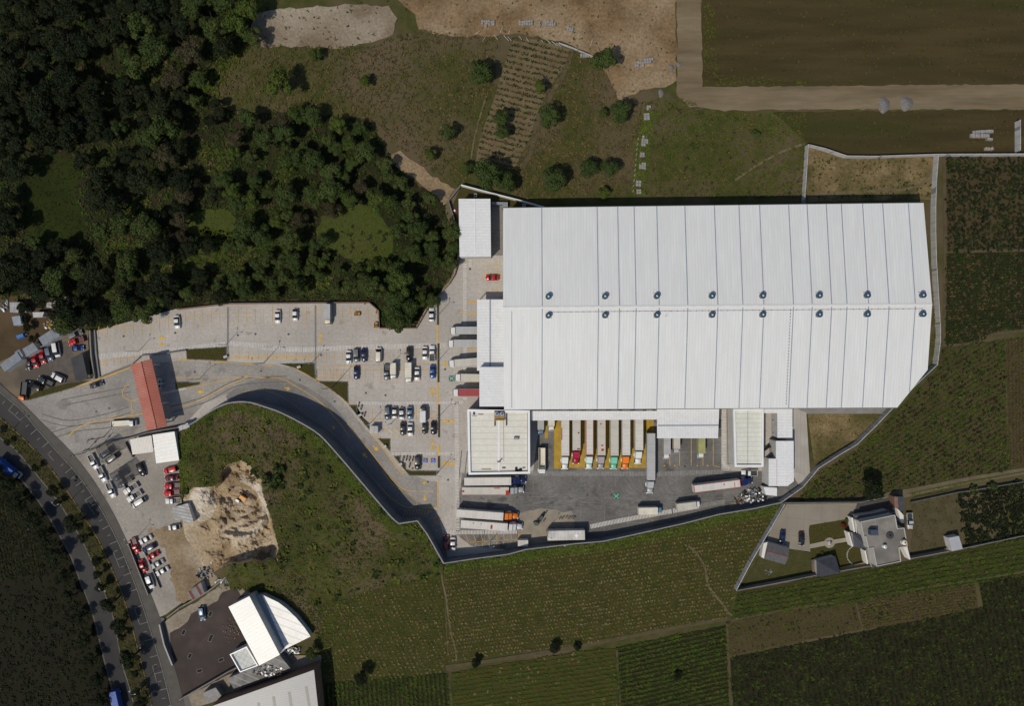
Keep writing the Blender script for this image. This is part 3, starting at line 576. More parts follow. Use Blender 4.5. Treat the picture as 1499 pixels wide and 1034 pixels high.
# ================================================================== TREES
def crown_mesh(name, seed, clumps=13, leaves=150, rad=1.0, flat=.75, leaf=.075, gap=.0):
    r = np.random.RandomState(seed); V = []; n_all = 0
    cs = []
    for i in range(clumps):
        a = r.uniform(0, 2*np.pi); ph = r.uniform(-.25, 1); q = math.sqrt(max(0, 1-ph*ph)) if ph > 0 else 1
        rr = rad*r.uniform(.45, .78)
        cs.append((rr*q*math.cos(a), rr*q*math.sin(a), rr*ph*flat, rad*r.uniform(.26, .44)))
    cs.append((0, 0, rad*.25, rad*.45))
    for (cx, cy, cz, cr) in cs:
        m = leaves; d = r.normal(size=(m,3)); d /= np.linalg.norm(d, axis=1)[:,None]; d[:,2] = np.where(d[:,2] < -.3, -d[:,2], d[:,2])
        rad_ = cr*r.uniform(.72, 1.08, m)[:,None]; c = np.array([cx,cy,cz]) + d*rad_*np.array([1,1,.85])
        nrm = d + r.normal(size=(m,3))*.45; nrm /= np.linalg.norm(nrm, axis=1)[:,None]
        t = np.cross(nrm, r.normal(size=(m,3))); t /= np.linalg.norm(t, axis=1)[:,None]; b = np.cross(nrm, t)
        s1 = leaf*r.uniform(.6,1.4,m)[:,None]; s2 = s1*r.uniform(.5,.9,m)[:,None]
        V.append(np.stack([c-t*s1, c-b*s2, c+t*s1, c+b*s2], 1)); n_all += m
    V = np.concatenate(V).astype(np.float32).reshape(-1, 3)
    me = bpy.data.meshes.new(name); me.vertices.add(len(V)); me.vertices.foreach_set('co', V.ravel())
    me.loops.add(len(V)); me.loops.foreach_set('vertex_index', np.arange(len(V), dtype=np.int32))
    me.polygons.add(n_all); me.polygons.foreach_set('loop_start', np.arange(n_all, dtype=np.int32)*4)
    me.materials.append(crown_mats['forest']); me.update(calc_edges=True); me.validate(); return me
CROWNS = [crown_mesh('crown', 100+i, 9+3*(i % 4), 260, 1, .55+.12*(i % 3), .058) for i in range(10)]
BUSHES = [crown_mesh('crown', 200+i, 7, 120, 1, .5, .11) for i in range(3)]
def trunk_mesh(seed):
    rn = random.Random(seed); b = MB(); b.tube((0,0,0), (.03,.02,.62), .055, 7, .035)
    for i in range(6):
        a = i*1.05+rn.random(); z0 = .38+.05*i*.6; e = (math.cos(a)*.45, math.sin(a)*.45, z0+.42+rn.random()*.2)
        b.tube((.02,.015,z0), e, .022, 5, .008)
    return b.mesh('trunk', M['bark'])
TRUNKS = [trunk_mesh(i) for i in range(3)]
TR = random.Random(77)
def tree(px, py, rpx, label, kind='forest', name='broadleaf_tree', group=None, bush=False, z0=-.15, hr=1.25, cat='tree'):
    r = rpx*MPP; h = r*(hr if not bush else .35); top = z0+h
    c = P(px, py, top)
    t = thing(name, label, cat, (c.x, c.y, z0), TR.uniform(0, 6.28), group)
    me = TR.choice(BUSHES if bush else CROWNS)
    cr = link('crown', me, t, (0, 0, h)); cr.scale = (r, r*TR.uniform(.88,1.05), r*TR.uniform(.85,1.1))
    cr.material_slots[0].link = 'OBJECT'; cr.material_slots[0].material = crown_mats[kind]
    if not bush:
        tk = link('trunk', TR.choice(TRUNKS), t); s = h/.62; tk.scale = (s*.75, s*.75, s)
    return t
# forest by poisson-like sampling
pts = []
rn = np.random.RandomState(4); holes = [rag(CLEAR['a'], 8, 22, 31), rag(CLEAR['b'], 11, 22, 32), rag(CLEAR['c'], 7, 20, 33)]
OPENS = [[(395,250),(425,240),(440,262),(410,275)], [(440,410),(480,400),(500,425),(450,432)], [(300,385),(350,372),(360,392),(320,405)], [(205,95),(245,85),(240,125),(205,130)], [(140,120),(172,120),(172,150),(135,158)], [(300,100),(345,60),(372,60),(335,110),(315,150),(295,150)], [(285,200),(345,225),(325,262),(290,250)], [(180,290),(225,285),(215,325),(180,330)], [(150,420),(205,400),(262,385),(270,395),(200,415),(150,440)],[(160,340),(205,350),(205,375),(150,372)]]
cand = rn.uniform(0, 1, (9000, 2))*np.array([700, 500]) + np.array([-20, -20])
ok = inside(FOREST, cand[:,0], cand[:,1])
for h_ in holes + OPENS: ok &= ~inside(h_, cand[:,0], cand[:,1])
# keep the strips above the upper lot and right of the meadow thinner
for (x, y) in cand[ok]:
    dark = x < 240 or y < 160 - (x-240)*.3
    rr = rn.uniform(10.5, 20) if not dark else rn.uniform(13, 23)
    if 270 < x < 540 and 372 < y < 445: rr *= .78
    if min([((x-a)**2+(y-b)**2)**.5/(rr+c) for a, b, c in pts] + [9]) > .60: pts.append((x, y, rr))
    if len(pts) >= 255: break
veg('scrub', 'sunlit green and brown undergrowth in the gaps of the forest', OPENS, 1.6, .6, ['lf_olive','lf_green','lf_dry','lf_brown'], [3,3,1,1.5], 38, None, (), 5)
for (x, y, rr) in pts:
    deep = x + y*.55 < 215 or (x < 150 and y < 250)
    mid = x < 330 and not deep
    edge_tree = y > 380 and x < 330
    if deep: lab, kd, gr = 'near-black tree crown in the upper left corner, darkened in colour for the vignette', 'deep', 'trees of the deep upper left forest'
    elif TR.random() < .06 and y < 360: lab, kd, gr = 'thinning brownish tree with bare twigs among the green crowns', 'dry', 'thinning trees in the forest'
    elif x > 560: lab, kd, gr = 'bushy green tree at the right end of the forest near the small white roof', 'forest', 'trees at the right end of the forest'
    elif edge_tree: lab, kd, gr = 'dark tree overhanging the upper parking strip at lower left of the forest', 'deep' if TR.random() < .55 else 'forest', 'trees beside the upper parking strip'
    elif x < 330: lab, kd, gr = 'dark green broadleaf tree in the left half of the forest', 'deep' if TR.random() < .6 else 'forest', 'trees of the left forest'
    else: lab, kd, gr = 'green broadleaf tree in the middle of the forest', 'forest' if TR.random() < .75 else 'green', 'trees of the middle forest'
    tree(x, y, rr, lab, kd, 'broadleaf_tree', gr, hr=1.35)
for (x, y, r_, lab, kd) in [
 (703,105,19,'round dark tree left of the terraced plot','forest'), (886,86,22,'large feathery tree at the edge of the brown dirt lot','forest'), (410,122,21,'lone light green tree on the open slope','green'),
 (534,120,10,'small lone tree in the middle of the open slope','green'), (792,129,13,'small round tree inside the terraced plot','green'), (733,172,13,'upper tree of the pair inside the terraced plot','forest'), (735,192,12,'lower tree of the pair inside the terraced plot','forest'),
 (802,171,18,'round tree on the right edge of the terraced plot','forest'), (909,164,18,'dense tree beside the ditch with blocks','forest'), (884,165,8,'tiny tree left of the dense ditch tree','forest'),
 (712,256,24,'wide dark tree above the small white roof','forest'), (742,268,16,'dark tree tucked beside the white boundary wall','forest'), (810,262,19,'dark tree left of a pair north of the warehouse','forest'), (862,248,14,'left tree of the pair north of the warehouse','forest'), (892,246,15,'right tree of the pair north of the warehouse','forest'),
 (884,282,9,'small bush touching the warehouse shadow','green'), (655,194,13,'small dark tree above the bare strip','forest'), (630,226,10,'bush at the end of the bare strip','green'), (683,247,11,'bush left of the wide dark tree','forest'), (461,79,10,'small bush at the lower edge of the pale ground','green'),
 (812,950,9,'left tree on the lower field boundary','deep'), (845,947,6,'right small tree on the lower field boundary','deep'), (697,970,8,'lone tree where the footpath meets the lower boundary','deep'), (529,991,11,'dark tree above the bottom corn field','deep'), (992,991,7,'tiny tree inside the bottom green corn field','deep'), (456,957,10,'round tree right of the white arched roof','forest'),
 (1277,716,17,'big dark tree at the driveway of the house','deep'), (587,415,22,'tall tree in the nook of the parking lot, upper','green'), (578,440,20,'tall tree in the nook of the parking lot, left','forest'), (590,465,17,'tall tree in the nook of the parking lot, lowest','green'), (617,438,13,'slim tree at the right of the parking lot nook','green'), (550,420,16,'tree at the corner above the parking lot end','forest')]:
    tree(x, y, r_, lab, kd, hr=1.3 if r_ > 9 else .9)
for (x, y, r_, lab) in [(397,705,14,'dark shrub right of the excavated pit'), (407,688,9,'small shrub up-slope of the pit rim'), (1107,197,8,'small round shrub in the scrub below the dirt road'), (1452,712,8,'dark shrub at the fence of the garden plot'), (1425,716,7,'left dark shrub at the garden plot fence')]:
    zz = float(ground_z(x, y)[0]) if y > 600 and x < 650 else -.15
    tree(x, y, r_, lab, 'forest', 'shrub', bush=True, z0=zz, cat='shrub')
for (x, y, r_) in [(11,647,6),(52,689,7),(77,719,8),(83,734,5),(110,768,11),(120,789,9),(140,823,9),(140,838,8),(148,856,7),(163,888,10),(172,913,11),(180,936,9),(188,963,11),(197,985,9),(199,1010,10),(205,1030,9),(-2,632,6)]:
    tree(x+TR.uniform(-3,3), y+TR.uniform(-5,5), r_*TR.uniform(.75,1.35), 'dark rounded street tree on the highway median', 'deep', 'street_tree', 'trees on the highway median', hr=1.5, z0=.1)
for (x, y, r_) in [(8,707,14),(25,735,15),(48,762,14),(62,788,13),(78,815,14),(92,845,13),(102,875,12),(115,905,12),(122,938,12),(132,968,12),(142,998,11),(150,1025,12),(-8,690,14)]:
    tree(x, y, r_, 'dark tree in the row along the left verge of the highway', 'deep', 'roadside_tree', 'trees along the left verge', hr=1.4)
for (x, y, r_, lab) in [(35,452,10,'dark tree beside the upper left tin roof'),(84,462,11,'dark tree between the white tarp and the torn roof'),(40,479,8,'small tree below the tin roof with the blue tarp'),(47,497,6,'bush behind the long sheds'),(100,470,12,'dark tree at the corner of the parking strip'),(36,467,5,'bush between the two small tin roofs'),(118,462,15,'tree overhanging the top corner of the dirt parking')]:
    tree(x, y, r_, lab, 'deep', hr=1.1)

# ================================================================== MARKINGS
mk = MB()
def stripes(a, b, w, pitch, duty=.62, z=.05, b_=None):   # zebra band along a->b (px), bars across
    b_ = b_ or mk; a = P(*a); b = P(*b); d = (b-a); n = int(d.length/pitch); d.normalize(); nn = Vector((-d.y, d.x, 0))
    for i in range(n):
        c = a + d*(i+.5)*pitch; h = d*pitch*duty/2; q = nn*w/2
        b_.add([c-h-q+Vector((0,0,z)), c+h-q+Vector((0,0,z)), c+h+q+Vector((0,0,z)), c-h+q+Vector((0,0,z))], [(0,1,2,3)])
def zebra(pts, w, pitch=.52, **k):
    for a, b in zip(pts[:-1], pts[1:]): stripes(a, b, w, pitch, **k)
wh = MB()
zebra(Z(100,420,4.7,[(205,480),(490,455),(810,425),(1090,392),(1110,388),(1410,412)]), 1.75, b_=wh, z=.06)
zebra(Z(380,420,4.7,[(0,413),(150,425),(300,433),(390,430),(800,412),(1220,404),(1290,404)]), 1.75, b_=wh, z=.06)
zebra(Z(380,420,4.7,[(670,800),(850,802),(1220,798),(1410,794)]), 1.1, b_=wh, z=.06)
zebra(Z(480,490,4.925,[(460,860),(790,858),(915,858)]), 1.1, b_=wh, z=.06)
zebra(Z(620,260,5.17,[(313,650),(313,1034)]), 1.3, b_=wh, z=.06)
zebra(Z(620,260,5.17,[(354,620),(354,680)]), 1.2, b_=wh, z=.06)
zebra([(680.5,460),(681,586)], 1.3, b_=wh, z=.06)
zebra([(668.5,588),(669,690),(670,780)], 1.45, b_=wh, z=.06)
zebra(Z(640,680,5.765,[(70,575),(400,575),(685,570)]), 1.4, b_=wh, z=.06)
zebra(Z(930,590,5.746,[(747,55),(742,520)]), 1.5, b_=wh, z=.06)
zebra(Z(930,590,5.746,[(740,520),(800,560)]), 1.1, b_=wh, z=.06)
wd = MB()
zebra([(673,696),(775,693.5),(960,694),(1060,691)], 1.6, b_=wd, z=.06)
zebra([(864,771.5),(898,764.5),(930,758.5),(985,748.5),(1024,741.5)], 1.6, b_=wh, z=.06); zebra([(1024,741.5),(1061,734.5)], 1.6, b_=wd, z=.06)
zebra(Z(100,420,4.7,[(640,735),(810,700)]), .8, b_=wh, z=.06)
# highway bays
def along(line, s0, s1, step):
    pts = [P(*p) for p in line]; L = [0]
    for a, b in zip(pts[:-1], pts[1:]): L.append(L[-1]+(b-a).length)
    s = s0
    while s < min(s1, L[-1]):
        i = max(j for j in range(len(L)-1) if L[j] <= s); t = (s-L[i])/(L[i+1]-L[i]); p = pts[i].lerp(pts[i+1], t); d = (pts[i+1]-pts[i]).normalized()
        yield s, p, d
        s += step
hwl = MB()
edge = [(p.x, p.y) for s, p, d in along(hw_e, 2, 999, 3)]
hwl.ribbon([(p + Vector((-d.y, d.x, 0))*-.35).xy for s, p, d in along(hw_e, 2, 999, 3)], .14, .05)
rnm = random.Random(8); k = 0; wd2 = hwl
for s, p, d in along(hw_e, 3, 999, 3.05):
    nn = Vector((d.y, -d.x, 0)); k += 1; ln = 2.9 if k % 2 else 1.3
    if rnm.random() < .08: continue
    a = p + nn*.35; a = p + nn*(.4 if k % 2 else 1.6); b = a + nn*(ln*1.0)
    hwl.ribbon([a.xy, b.xy], .14, .055)
    if k % 7 in (2, 3): hwl.ribbon([(p+nn*3.3).xy, (p+nn*3.3+d*3.0).xy], .13, .055)
o = hwl.build('road_marking', M['white_dim']); o['kind'] = 'structure'
o = wh.build('road_marking', M['white_paint']); o['kind'] = 'structure'
o = wd.build('road_marking', M['white_dim']); o['kind'] = 'structure'
yl = MB()
def yline(pts, w=.17, z=.07): yl.ribbon([P(*p) for p in pts], w, z)
def dashes(a, b, n, duty=.5, w=.15):
    for i in range(n):
        t0 = i/n; t1 = t0+duty/n; yline([(a[0]+(b[0]-a[0])*t0, a[1]+(b[1]-a[1])*t0), (a[0]+(b[0]-a[0])*t1, a[1]+(b[1]-a[1])*t1)], w)
# upper strip: stall lines with wheel-stop dashes and end dots
def lerp(a, b, t): return (a[0]+(b[0]-a[0])*t, a[1]+(b[1]-a[1])*t)
def stalls(A, B, C_, D, n, dot=True, stop=.28, lines=True):   # A-B back edge, C-D mouth edge
    for i in range(n+1):
        t = i/n; p = lerp(A,B,t); q = lerp(C_,D,t)
        if lines: yline([p, lerp(p,q,.86)], .13)
    for i in range(n):
        t0, t1 = (i+.12)/n, (i+.8)/n
        if stop is not None: yline([lerp(lerp(A,B,t0), lerp(C_,D,t0), stop), lerp(lerp(A,B,t1), lerp(C_,D,t1), stop)], .17)
        if dot: c = lerp(C_,D,(i+.02)/n); yline([(c[0]-1,c[1]),(c[0]+1,c[1])], .32)
stalls((145,478),(259,460),(143,497),(259,483),9, stop=.35)
stalls((259,457),(334,452),(259,483),(334,476),6)
stalls((336,452),(461,451),(336,477),(461,474),10)
stalls((463,448),(550,450),(463,473),(553,476),7)
stalls((147,538),(196,531),(146,526),(196,518),5, dot=False, stop=.6)
stalls((336,527),(461,527),(336,513),(461,515),9, dot=False, stop=.45)
stalls((464,553),(512,555),(464,537),(512,538),5, dot=False, stop=.3)
stalls((466,528),(640,527),(466,514),(640,513),15, dot=True, stop=.35)
stalls((464,541),(640,540),(464,558),(640,561),15, dot=True, stop=.1)
yline([(464,537),(640,533)], .13); yline([(336,524),(461,524)], .2); yline([(463,554),(510,555)], .2)
stalls((545,613),(642,613),(545,596),(642,594),9, dot=False, stop=.5)
stalls((555,624),(642,621),(575,638),(642,642),8, dot=True, stop=.3)
yline([(541,615),(641,612)], .15)
stalls((606,688),(641,686),(606,668),(641,667),3, dot=False, stop=.85)
stalls((676,795),(759,790),(670,781),(759,779),8, dot=False, stop=None)
stalls((676,806),(756,797),(676,795),(759,790),8, dot=False, stop=1)
for yy in (389,401,414,427): yline([(707,yy),(735,yy)], .16)
for yy in (381,394,408,421): dashes((727.5,yy),(727.5,yy+9),1,.8,.2); yline([(706,yy+2),(707.5,yy+2)], .35)
for yy in (443,459,511,532,558): yline([(684,yy),(698,yy)], .5)
for x_ in (980.5,994.7,1011.8,1029,1044): yline([(x_,640),(x_,682)], .17)
for x_ in (972.6,987.5,1003.5,1020.7,1036): yline([(x_-1,682),(x_+1,682)], .35)
yline([(1044,682),(1054,684)], .13)
yline([(640.5,476),(640.5,503)], .6); yline([(640.6,560),(640.8,588)], .6); yline([(641,588),(641,594)], .6); yline([(642,652),(642,666)], .6)
yline([(641,702),(641,745)], .4)
yline(smooth_line([(641,748),(639,756),(636,762),(639,768),(645,764),(645,756)], 3), .16)
yline(Z(100,420,4.7,[(0,705),(200,640),(425,558)]), .35)
yline(smooth_line(Z(0,380,3.976,[(395,1034),(430,1000),(500,960),(640,930),(760,912),(830,898)]), 4), .28)
yline(smooth_line(Z(0,380,3.976,[(755,730),(725,745),(715,790),(760,822),(810,812)]), 4), .2); yline(Z(0,380,3.976,[(762,822),(772,895)]), .25)
yline(Z(100,420,4.7,[(705,495),(735,625),(1240,620)]), .18); yline(Z(100,420,4.7,[(600,518),(705,497),(860,510),(1100,520),(1410,545)]), .2)
yline(smooth_line(Z(100,420,4.7,[(670,835),(820,815),(950,760),(1080,690),(1230,625),(1300,622),(1410,628)]), 4), .22)
yline(Z(100,420,4.7,[(810,705),(980,665),(1240,612)]), .18); yline(Z(100,420,4.7,[(905,630),(915,680)]), .18)
yline(smooth_line(Z(380,420,4.7,[(0,628),(140,630),(260,690),(400,780),(520,900),(620,1034)]), 4), .2)
yline(smooth_line(Z(380,420,4.7,[(-120,725),(0,710),(120,740),(260,830),(400,930),(560,1060),(680,1200),(800,1340)]), 4), .1)
yline(smooth_line(Z(400,560,3.693,[(400,220),(450,290),(530,380),(620,500),(690,570),(740,587),(865,588)]), 4), .22)
yline(smooth_line(Z(400,560,3.693,[(590,480),(640,545),(700,590),(745,620),(780,655),(760,675),(860,680)]), 4), .12)
yline(smooth_line(Z(400,560,3.693,[(560,540),(620,610),(700,668),(760,676),(890,678)]), 4), .18)
stalls(Z(400,560,3.693,[(700,735)])[0], Z(400,560,3.693,[(830,730)])[0], Z(400,560,3.693,[(720,680)])[0], Z(400,560,3.693,[(840,680)])[0], 8, dot=False, stop=None)
stalls((622,753),(648,797),(634,747),(660,785),5, dot=False, stop=None)
yline(Z(380,420,4.7,[(170,530)]) + smooth_line(Z(380,420,4.7,[(240,560),(400,650),(560,760),(700,910),(760,985),(860,1130),(960,1260),(1000,1278),(1200,1278)]), 4), .3)
def arrow(px, py, dx, dy, s=1.0):
    c = P(px, py); d = Vector((dx, -dy, 0)).normalized(); n = Vector((-d.y, d.x, 0)); z = Vector((0,0,.075))
    yl.add([c+d*1.1*s+z, c-d*.1*s-n*.75*s+z, c-d*.1*s+n*.75*s+z], [(0,2,1)]); yl.add([c-d*.1*s-n*.2*s+z, c-d*.1*s+n*.2*s+z, c-d*1.1*s+n*.2*s+z, c-d*1.1*s-n*.2*s+z], [(0,1,2,3)])
def arrow_sym(px, py, dx, dy, s=.9): arrow(px, py, dx, dy, s)
for a in [(651.5,533,0,-1,1.1),(652,617,-1,0,1.2),(661.5,617,-1,0,1.2),(652,679,-1,0,1.2),(662,679,-1,0,1.2),(469.5,491,1,0,1),(469.5,499.5,-1,0,1),(633,570.5,1,0,1),(633,577.5,-1,0,1),(633.5,649,1,0,1),(633.5,655.5,-1,0,1),(622,707.5,-1,0,1),(622,730,0,1,1),(550,656.5,.7,.7,1.2),(534,667,-.7,-.7,1.1),(421,569,.9,.3,1),(294,574,-1,.1,1.2),(237,495,1,0,1),(237,504,-1,0,1),(488,626,.8,.8,.9),(678,457,0,-1,.7)]: arrow(*a)
o = yl.build('road_marking', M['yellow']); o['kind'] = 'structure'
yb = MB()
for (x0, x1, y0, y1) in [(797.3,802,614,642),(811,821,610,686.5),(821,957,610,685.5)]:
    a = P(x0, y0); b = P(x1, y1); yb.add([(a.x,b.y,.05),(b.x,b.y,.05),(b.x,a.y,.05),(a.x,a.y,.05)], [(0,1,2,3)])
o = yb.build('bay_marking', M['yellow_bay']); o['kind'] = 'structure'
# muster point symbols: green square, white ring, green people arrows
for (px, py, s) in [(661.2,554.4,8.2),(902,727,8.5)]:
    c = P(px, py); h = s*MPP/2; b = MB(); b.box(c.x-h, c.x+h, c.y-h, c.y+h, .03, .06)
    o = b.build('muster_marking', M['green_paint']); o['kind'] = 'structure'
    b = MB()
    for i in range(4):
        a = math.pi/4 + i*math.pi/2; u = Vector((math.cos(a), math.sin(a), 0)); n = Vector((-u.y, u.x, 0)); p = c + Vector((0,0,.065))
        b.add([p+u*h*.5, p+u*h*1.05+n*.16, p+u*h*1.05-n*.16], [(0,2,1)])
    for dx in (-.33, 0, .33): b.box(c.x+dx-.09, c.x+dx+.09, c.y-.3, c.y+.2, .06, .066); b.cyl((c.x+dx, c.y+.32, .06), .1, .006, 8)
    o = b.build('muster_marking', M['white_paint']); o['kind'] = 'structure'
# accessible bays: blue square with a white wheelchair figure
for px in (623.0, 634.2):
    c = P(px, 674.3); h = .78; b = MB(); b.box(c.x-h, c.x+h, c.y-h, c.y+h, .03, .06); o = b.build('accessible_bay_marking', M['blue_paint']); o['kind'] = 'structure'
    b = MB(); z = .066
    b.cyl((c.x-.1, c.y+.5, .06), .12, z-.06, 8)
    b.ribbon([(c.x-.1,c.y+.38),(c.x-.05,c.y-.02),(c.x+.3,c.y-.02),(c.x+.42,c.y-.45)], .13, z); b.ribbon([(c.x-.08,c.y+.2),(c.x+.22,c.y+.2)], .1, z)
    b.ribbon([(c.x-.12+.36*math.cos(a), c.y-.2+.36*math.sin(a)) for a in [R(q) for q in range(110, 340, 20)]], .1, z-.001)
    o = b.build('accessible_bay_marking', M['white_paint']); o['kind'] = 'structure'
# joints: dark drain channels across the upper strip
dr = MB()
for pts in ([(333.5,450),(333.5,526)], [(461.7,447),(462,556)]): dr.ribbon([P(*p) for p in pts], .55, .08)
o = dr.build('drain_channel', M['grey_metal']); o['kind'] = 'structure'
tm = MB(); tr_ = random.Random(12)
def tyre(pts, off=1.0):
    pts = smooth_line(pts, 5); W_ = [P(*p) for p in pts]
    for s_ in (-off, off):
        L_ = []
        for i, p in enumerate(W_):
            a = W_[max(0,i-1)]; c = W_[min(len(W_)-1,i+1)]; d = (c-a).normalized(); L_.append((p+Vector((-d.y,d.x,0))*s_).xy)
        tm.ribbon(L_, .32, .034+.0006*len(tm.f)/60)
for k_ in range(16):
    x = 818+k_*9+tr_.uniform(-4,4); e = tr_.choice((-1,1)); y1 = 705+tr_.uniform(0,14)
    tyre([(x,695),(x+e*2,y1),(x+e*(18+tr_.uniform(0,20)),y1+18),(x+e*(70+tr_.uniform(0,40)),y1+24+tr_.uniform(-6,8))])
for pts in ([(60,610),(100,620),(150,612),(190,600)],[(70,640),(110,628),(160,622),(200,612)],[(90,590),(140,580),(190,570)],[(250,600),(300,585),(350,560),(420,555)],[(680,660),(676,720),(690,745),(740,748)],[(700,745),(760,738),(850,735),(930,745)],[(970,700),(985,725),(1030,728),(1080,720)]): tyre(pts)
o = tm.build('tyre_mark', mat('tyre_mark', (.105,.10,.096), (.16,.152,.143), .5, .9)); o['kind'] = 'structure'
# ---- planted islands with kerbs
def island(pts, grass='grass', kerb=.28, name='planting_bed'):
    W_ = [P(*p).xy for p in pts]; b = MB(); b.prism([tuple(w) for w in W_], 0, .15); o = b.build('kerb', M['sidewalk']); o['kind'] = 'structure'
    c = sum(W_, Vector((0,0)))/len(W_); b = MB()
    ins = []
    n = len(W_); area = sum(W_[i].x*W_[(i+1)%n].y - W_[(i+1)%n].x*W_[i].y for i in range(n)); sgn = 1 if area > 0 else -1
    for i in range(n):
        a, p, q = W_[i-1], W_[i], W_[(i+1)%n]; d1 = (p-a).normalized(); d2 = (q-p).normalized(); n1 = Vector((-d1.y,d1.x))*sgn; n2 = Vector((-d2.y,d2.x))*sgn; bb = (n1+n2); 
        if bb.length < .2: bb = n1
        bb.normalize(); m_ = kerb/max(.45, bb.dot(n1)); ins.append(tuple(p+bb*m_))
    b.prism(ins, .14, .19); o = b.build(name, M[grass]); o['kind'] = 'structure'; return ins
ISL = [Z(100,420,4.7,[(810,430),(1090,412),(1093,512),(815,500)]),
 Z(380,420,4.7,[(140,530),(380,525),(385,640),(300,590),(240,560)]),
 Z(380,420,4.7,[(400,650),(608,652),(612,805),(560,760),(480,700)]),
 Z(480,490,4.925,[(150,508),(210,508),(215,570),(300,640),(300,690)]),
 Z(480,490,4.925,[(360,750),(450,750),(450,845)]),
 Z(570,640,12.92,[(80,362),(215,362),(205,450),(250,485),(312,490),(312,610),(425,640),(900,640),(945,660),(880,735),(380,735)]),
 Z(0,400,5.17,[(185,940),(300,885),(500,830),(690,812),(560,868),(400,915),(215,965)]),
 Z(100,420,4.7,[(735,655),(820,652),(850,660),(905,655),(900,675),(820,690),(740,708)])]
for k_, p_ in enumerate(ISL): island(p_)
for (x0, x1, y0, y1) in [(639.6,642.6,438,476),(640.3,643.3,503,560),(641.2,644.2,592.5,640.5),(640.8,644.2,668,685.5)]: island([(x0,y0),(x1,y0),(x1,y1),(x0,y1)], kerb=.12)
gp = [(x, y) for pl in ISL for x, y in zip(*scatter_pts([pl], 1.5, 3))]
tufts('grass', 'low planted grass of the kerbed beds in the yard', 'grass', (np.array([p[0] for p in gp]), np.array([p[1] for p in gp])), np.full(len(gp), .19), .3, [M['lf_olive'], M['lf_green']], k=4, seed=9)
poly_sheet('planting_bed', [(663,300),(675,272),(757,292.5),(790,302),(735,304),(735,296),(672,290),(672,376)], M['grass'], .06)
poly_sheet('back_lane', [(719,298),(736,298),(736,374),(719,374)], M['drive'], .075)

# ================================================================== WALLS AND FENCES
def wall(name, label, pts, th, m, z0=-.4, cap=None, group=None, cat='wall'):
    t = thing(name, label, cat, (0,0,0), 0, group); W_ = [P(*p) for p in pts]; b = MB(); n = len(W_)
    L_, R_ = [], []
    for i, p in enumerate(W_):
        a = W_[max(0,i-1)]; c = W_[min(n-1,i+1)]; d = Vector((c.x-a.x, c.y-a.y, 0)).normalized(); nn = Vector((-d.y, d.x, 0))*th/2
        L_.append(p+nn); R_.append(p-nn)
    vs = []
    for l, r_ in zip(L_, R_): vs += [(l.x,l.y,z0),(r_.x,r_.y,z0),(r_.x,r_.y,r_.z),(l.x,l.y,l.z)]
    fs = [(0,1,2,3), (4*n-4,4*n-1,4*n-2,4*n-3)]
    for i in range(n-1):
        for j in range(4): fs.append((4*i+j, 4*i+4+j, 4*i+4+(j+1)%4, 4*i+(j+1)%4))
    b.add(vs, fs); o = b.build('panel', m, t)
    bm = bmesh.new(); bm.from_mesh(o.data); bmesh.ops.recalc_face_normals(bm, faces=bm.faces); bm.to_mesh(o.data); bm.free()
    if cap:
        b = MB(); w2 = th*1.35; b_pts = W_
        vs = []
        for i, p in enumerate(W_):
            a = W_[max(0,i-1)]; c = W_[min(n-1,i+1)]; d = Vector((c.x-a.x, c.y-a.y, 0)).normalized(); nn = Vector((-d.y, d.x, 0))*w2/2
            for q, dz in ((p+nn,.003),(p-nn,.003),(p-nn,.12),(p+nn,.12)): vs.append((q.x,q.y,q.z+dz))
        b.add(vs, fs); o = b.build('coping', cap, t)
        bm = bmesh.new(); bm.from_mesh(o.data); bmesh.ops.recalc_face_normals(bm, faces=bm.faces); bm.to_mesh(o.data); bm.free()
    return t
wall('retaining_wall', 'long curved grey retaining wall holding the scrub hill above the road', WALL_HILL, .3, M['wall_grey'], cap=mat('coping_concrete', (.24,.245,.25), (.19,.195,.2), .5, .8))
wall('boundary_wall', 'tall grey wall along the south edge of the truck yard', WALL_SOUTH, .25, M['wall_grey'], cap=_m['coping_concrete'])
wall('boundary_wall', 'pale wall from the yard corner round the east side of the warehouse', WALL_EAST, .2, M['wall_white'])
wall('boundary_wall', 'pale wall around the top of the dry lot behind the warehouse', [(1178,300,2.5),(1181,252,2.5),(1183.5,211,2.5),(1208,217,2.5),(1240,228,2.5),(1280,228.5,2.5),(1374,225.5,2.5)], .2, M['wall_white'])
wall('boundary_wall', 'straight pale wall running to the right edge above the grid plot', [(1374,225.5,2.5),(1499,225,2.5),(1600,224.5,2.5)], .2, M['wall_white'])
wall('boundary_wall', 'short pale wall piece by the right edge below the dirt road', [(1494,175,2.5),(1494,220,2.5)], .2, M['wall_white'])
wall('boundary_wall', 'thin white wall slanting above the small white roof', [(675,270.5,2.3),(716,281.5,2.3),(757,292,2.3),(800,304,2.3)], .3, M['steel_white'])
wall('boundary_wall', 'low brown brick wall along the top of the upper parking strip', [(259,453,1.2),(334,444.5,1.2),(461,443.5,1.2),(540,443,1.2),(554,455,1.2),(555.5,480.5,1.2),(609,480.5,1.2),(626,451,1.2),(640,435,1.2),(657,416,1.2),(665,403,1.2),(673,377,1.2)], .35, M['wall_brick'])
wall('boundary_wall', 'dark low wall along the left bank beside the small white roof', [(673,352,1.4),(664,318,1.4),(656.5,294,1.4),(675,270.5,1.4)], .3, M['grey_metal'])
wall('boundary_wall', 'grey wall between the dirt parking and the upper parking strip', [(131,484,1.2),(133,520,1.2),(138,555,1.2)], .5, M['wall_block'])
wall('boundary_wall', 'grey kerb wall at the left end of the upper parking strip', [(138,483,.6),(141,520,.6),(145,552,.6)], .4, M['wall_block'])
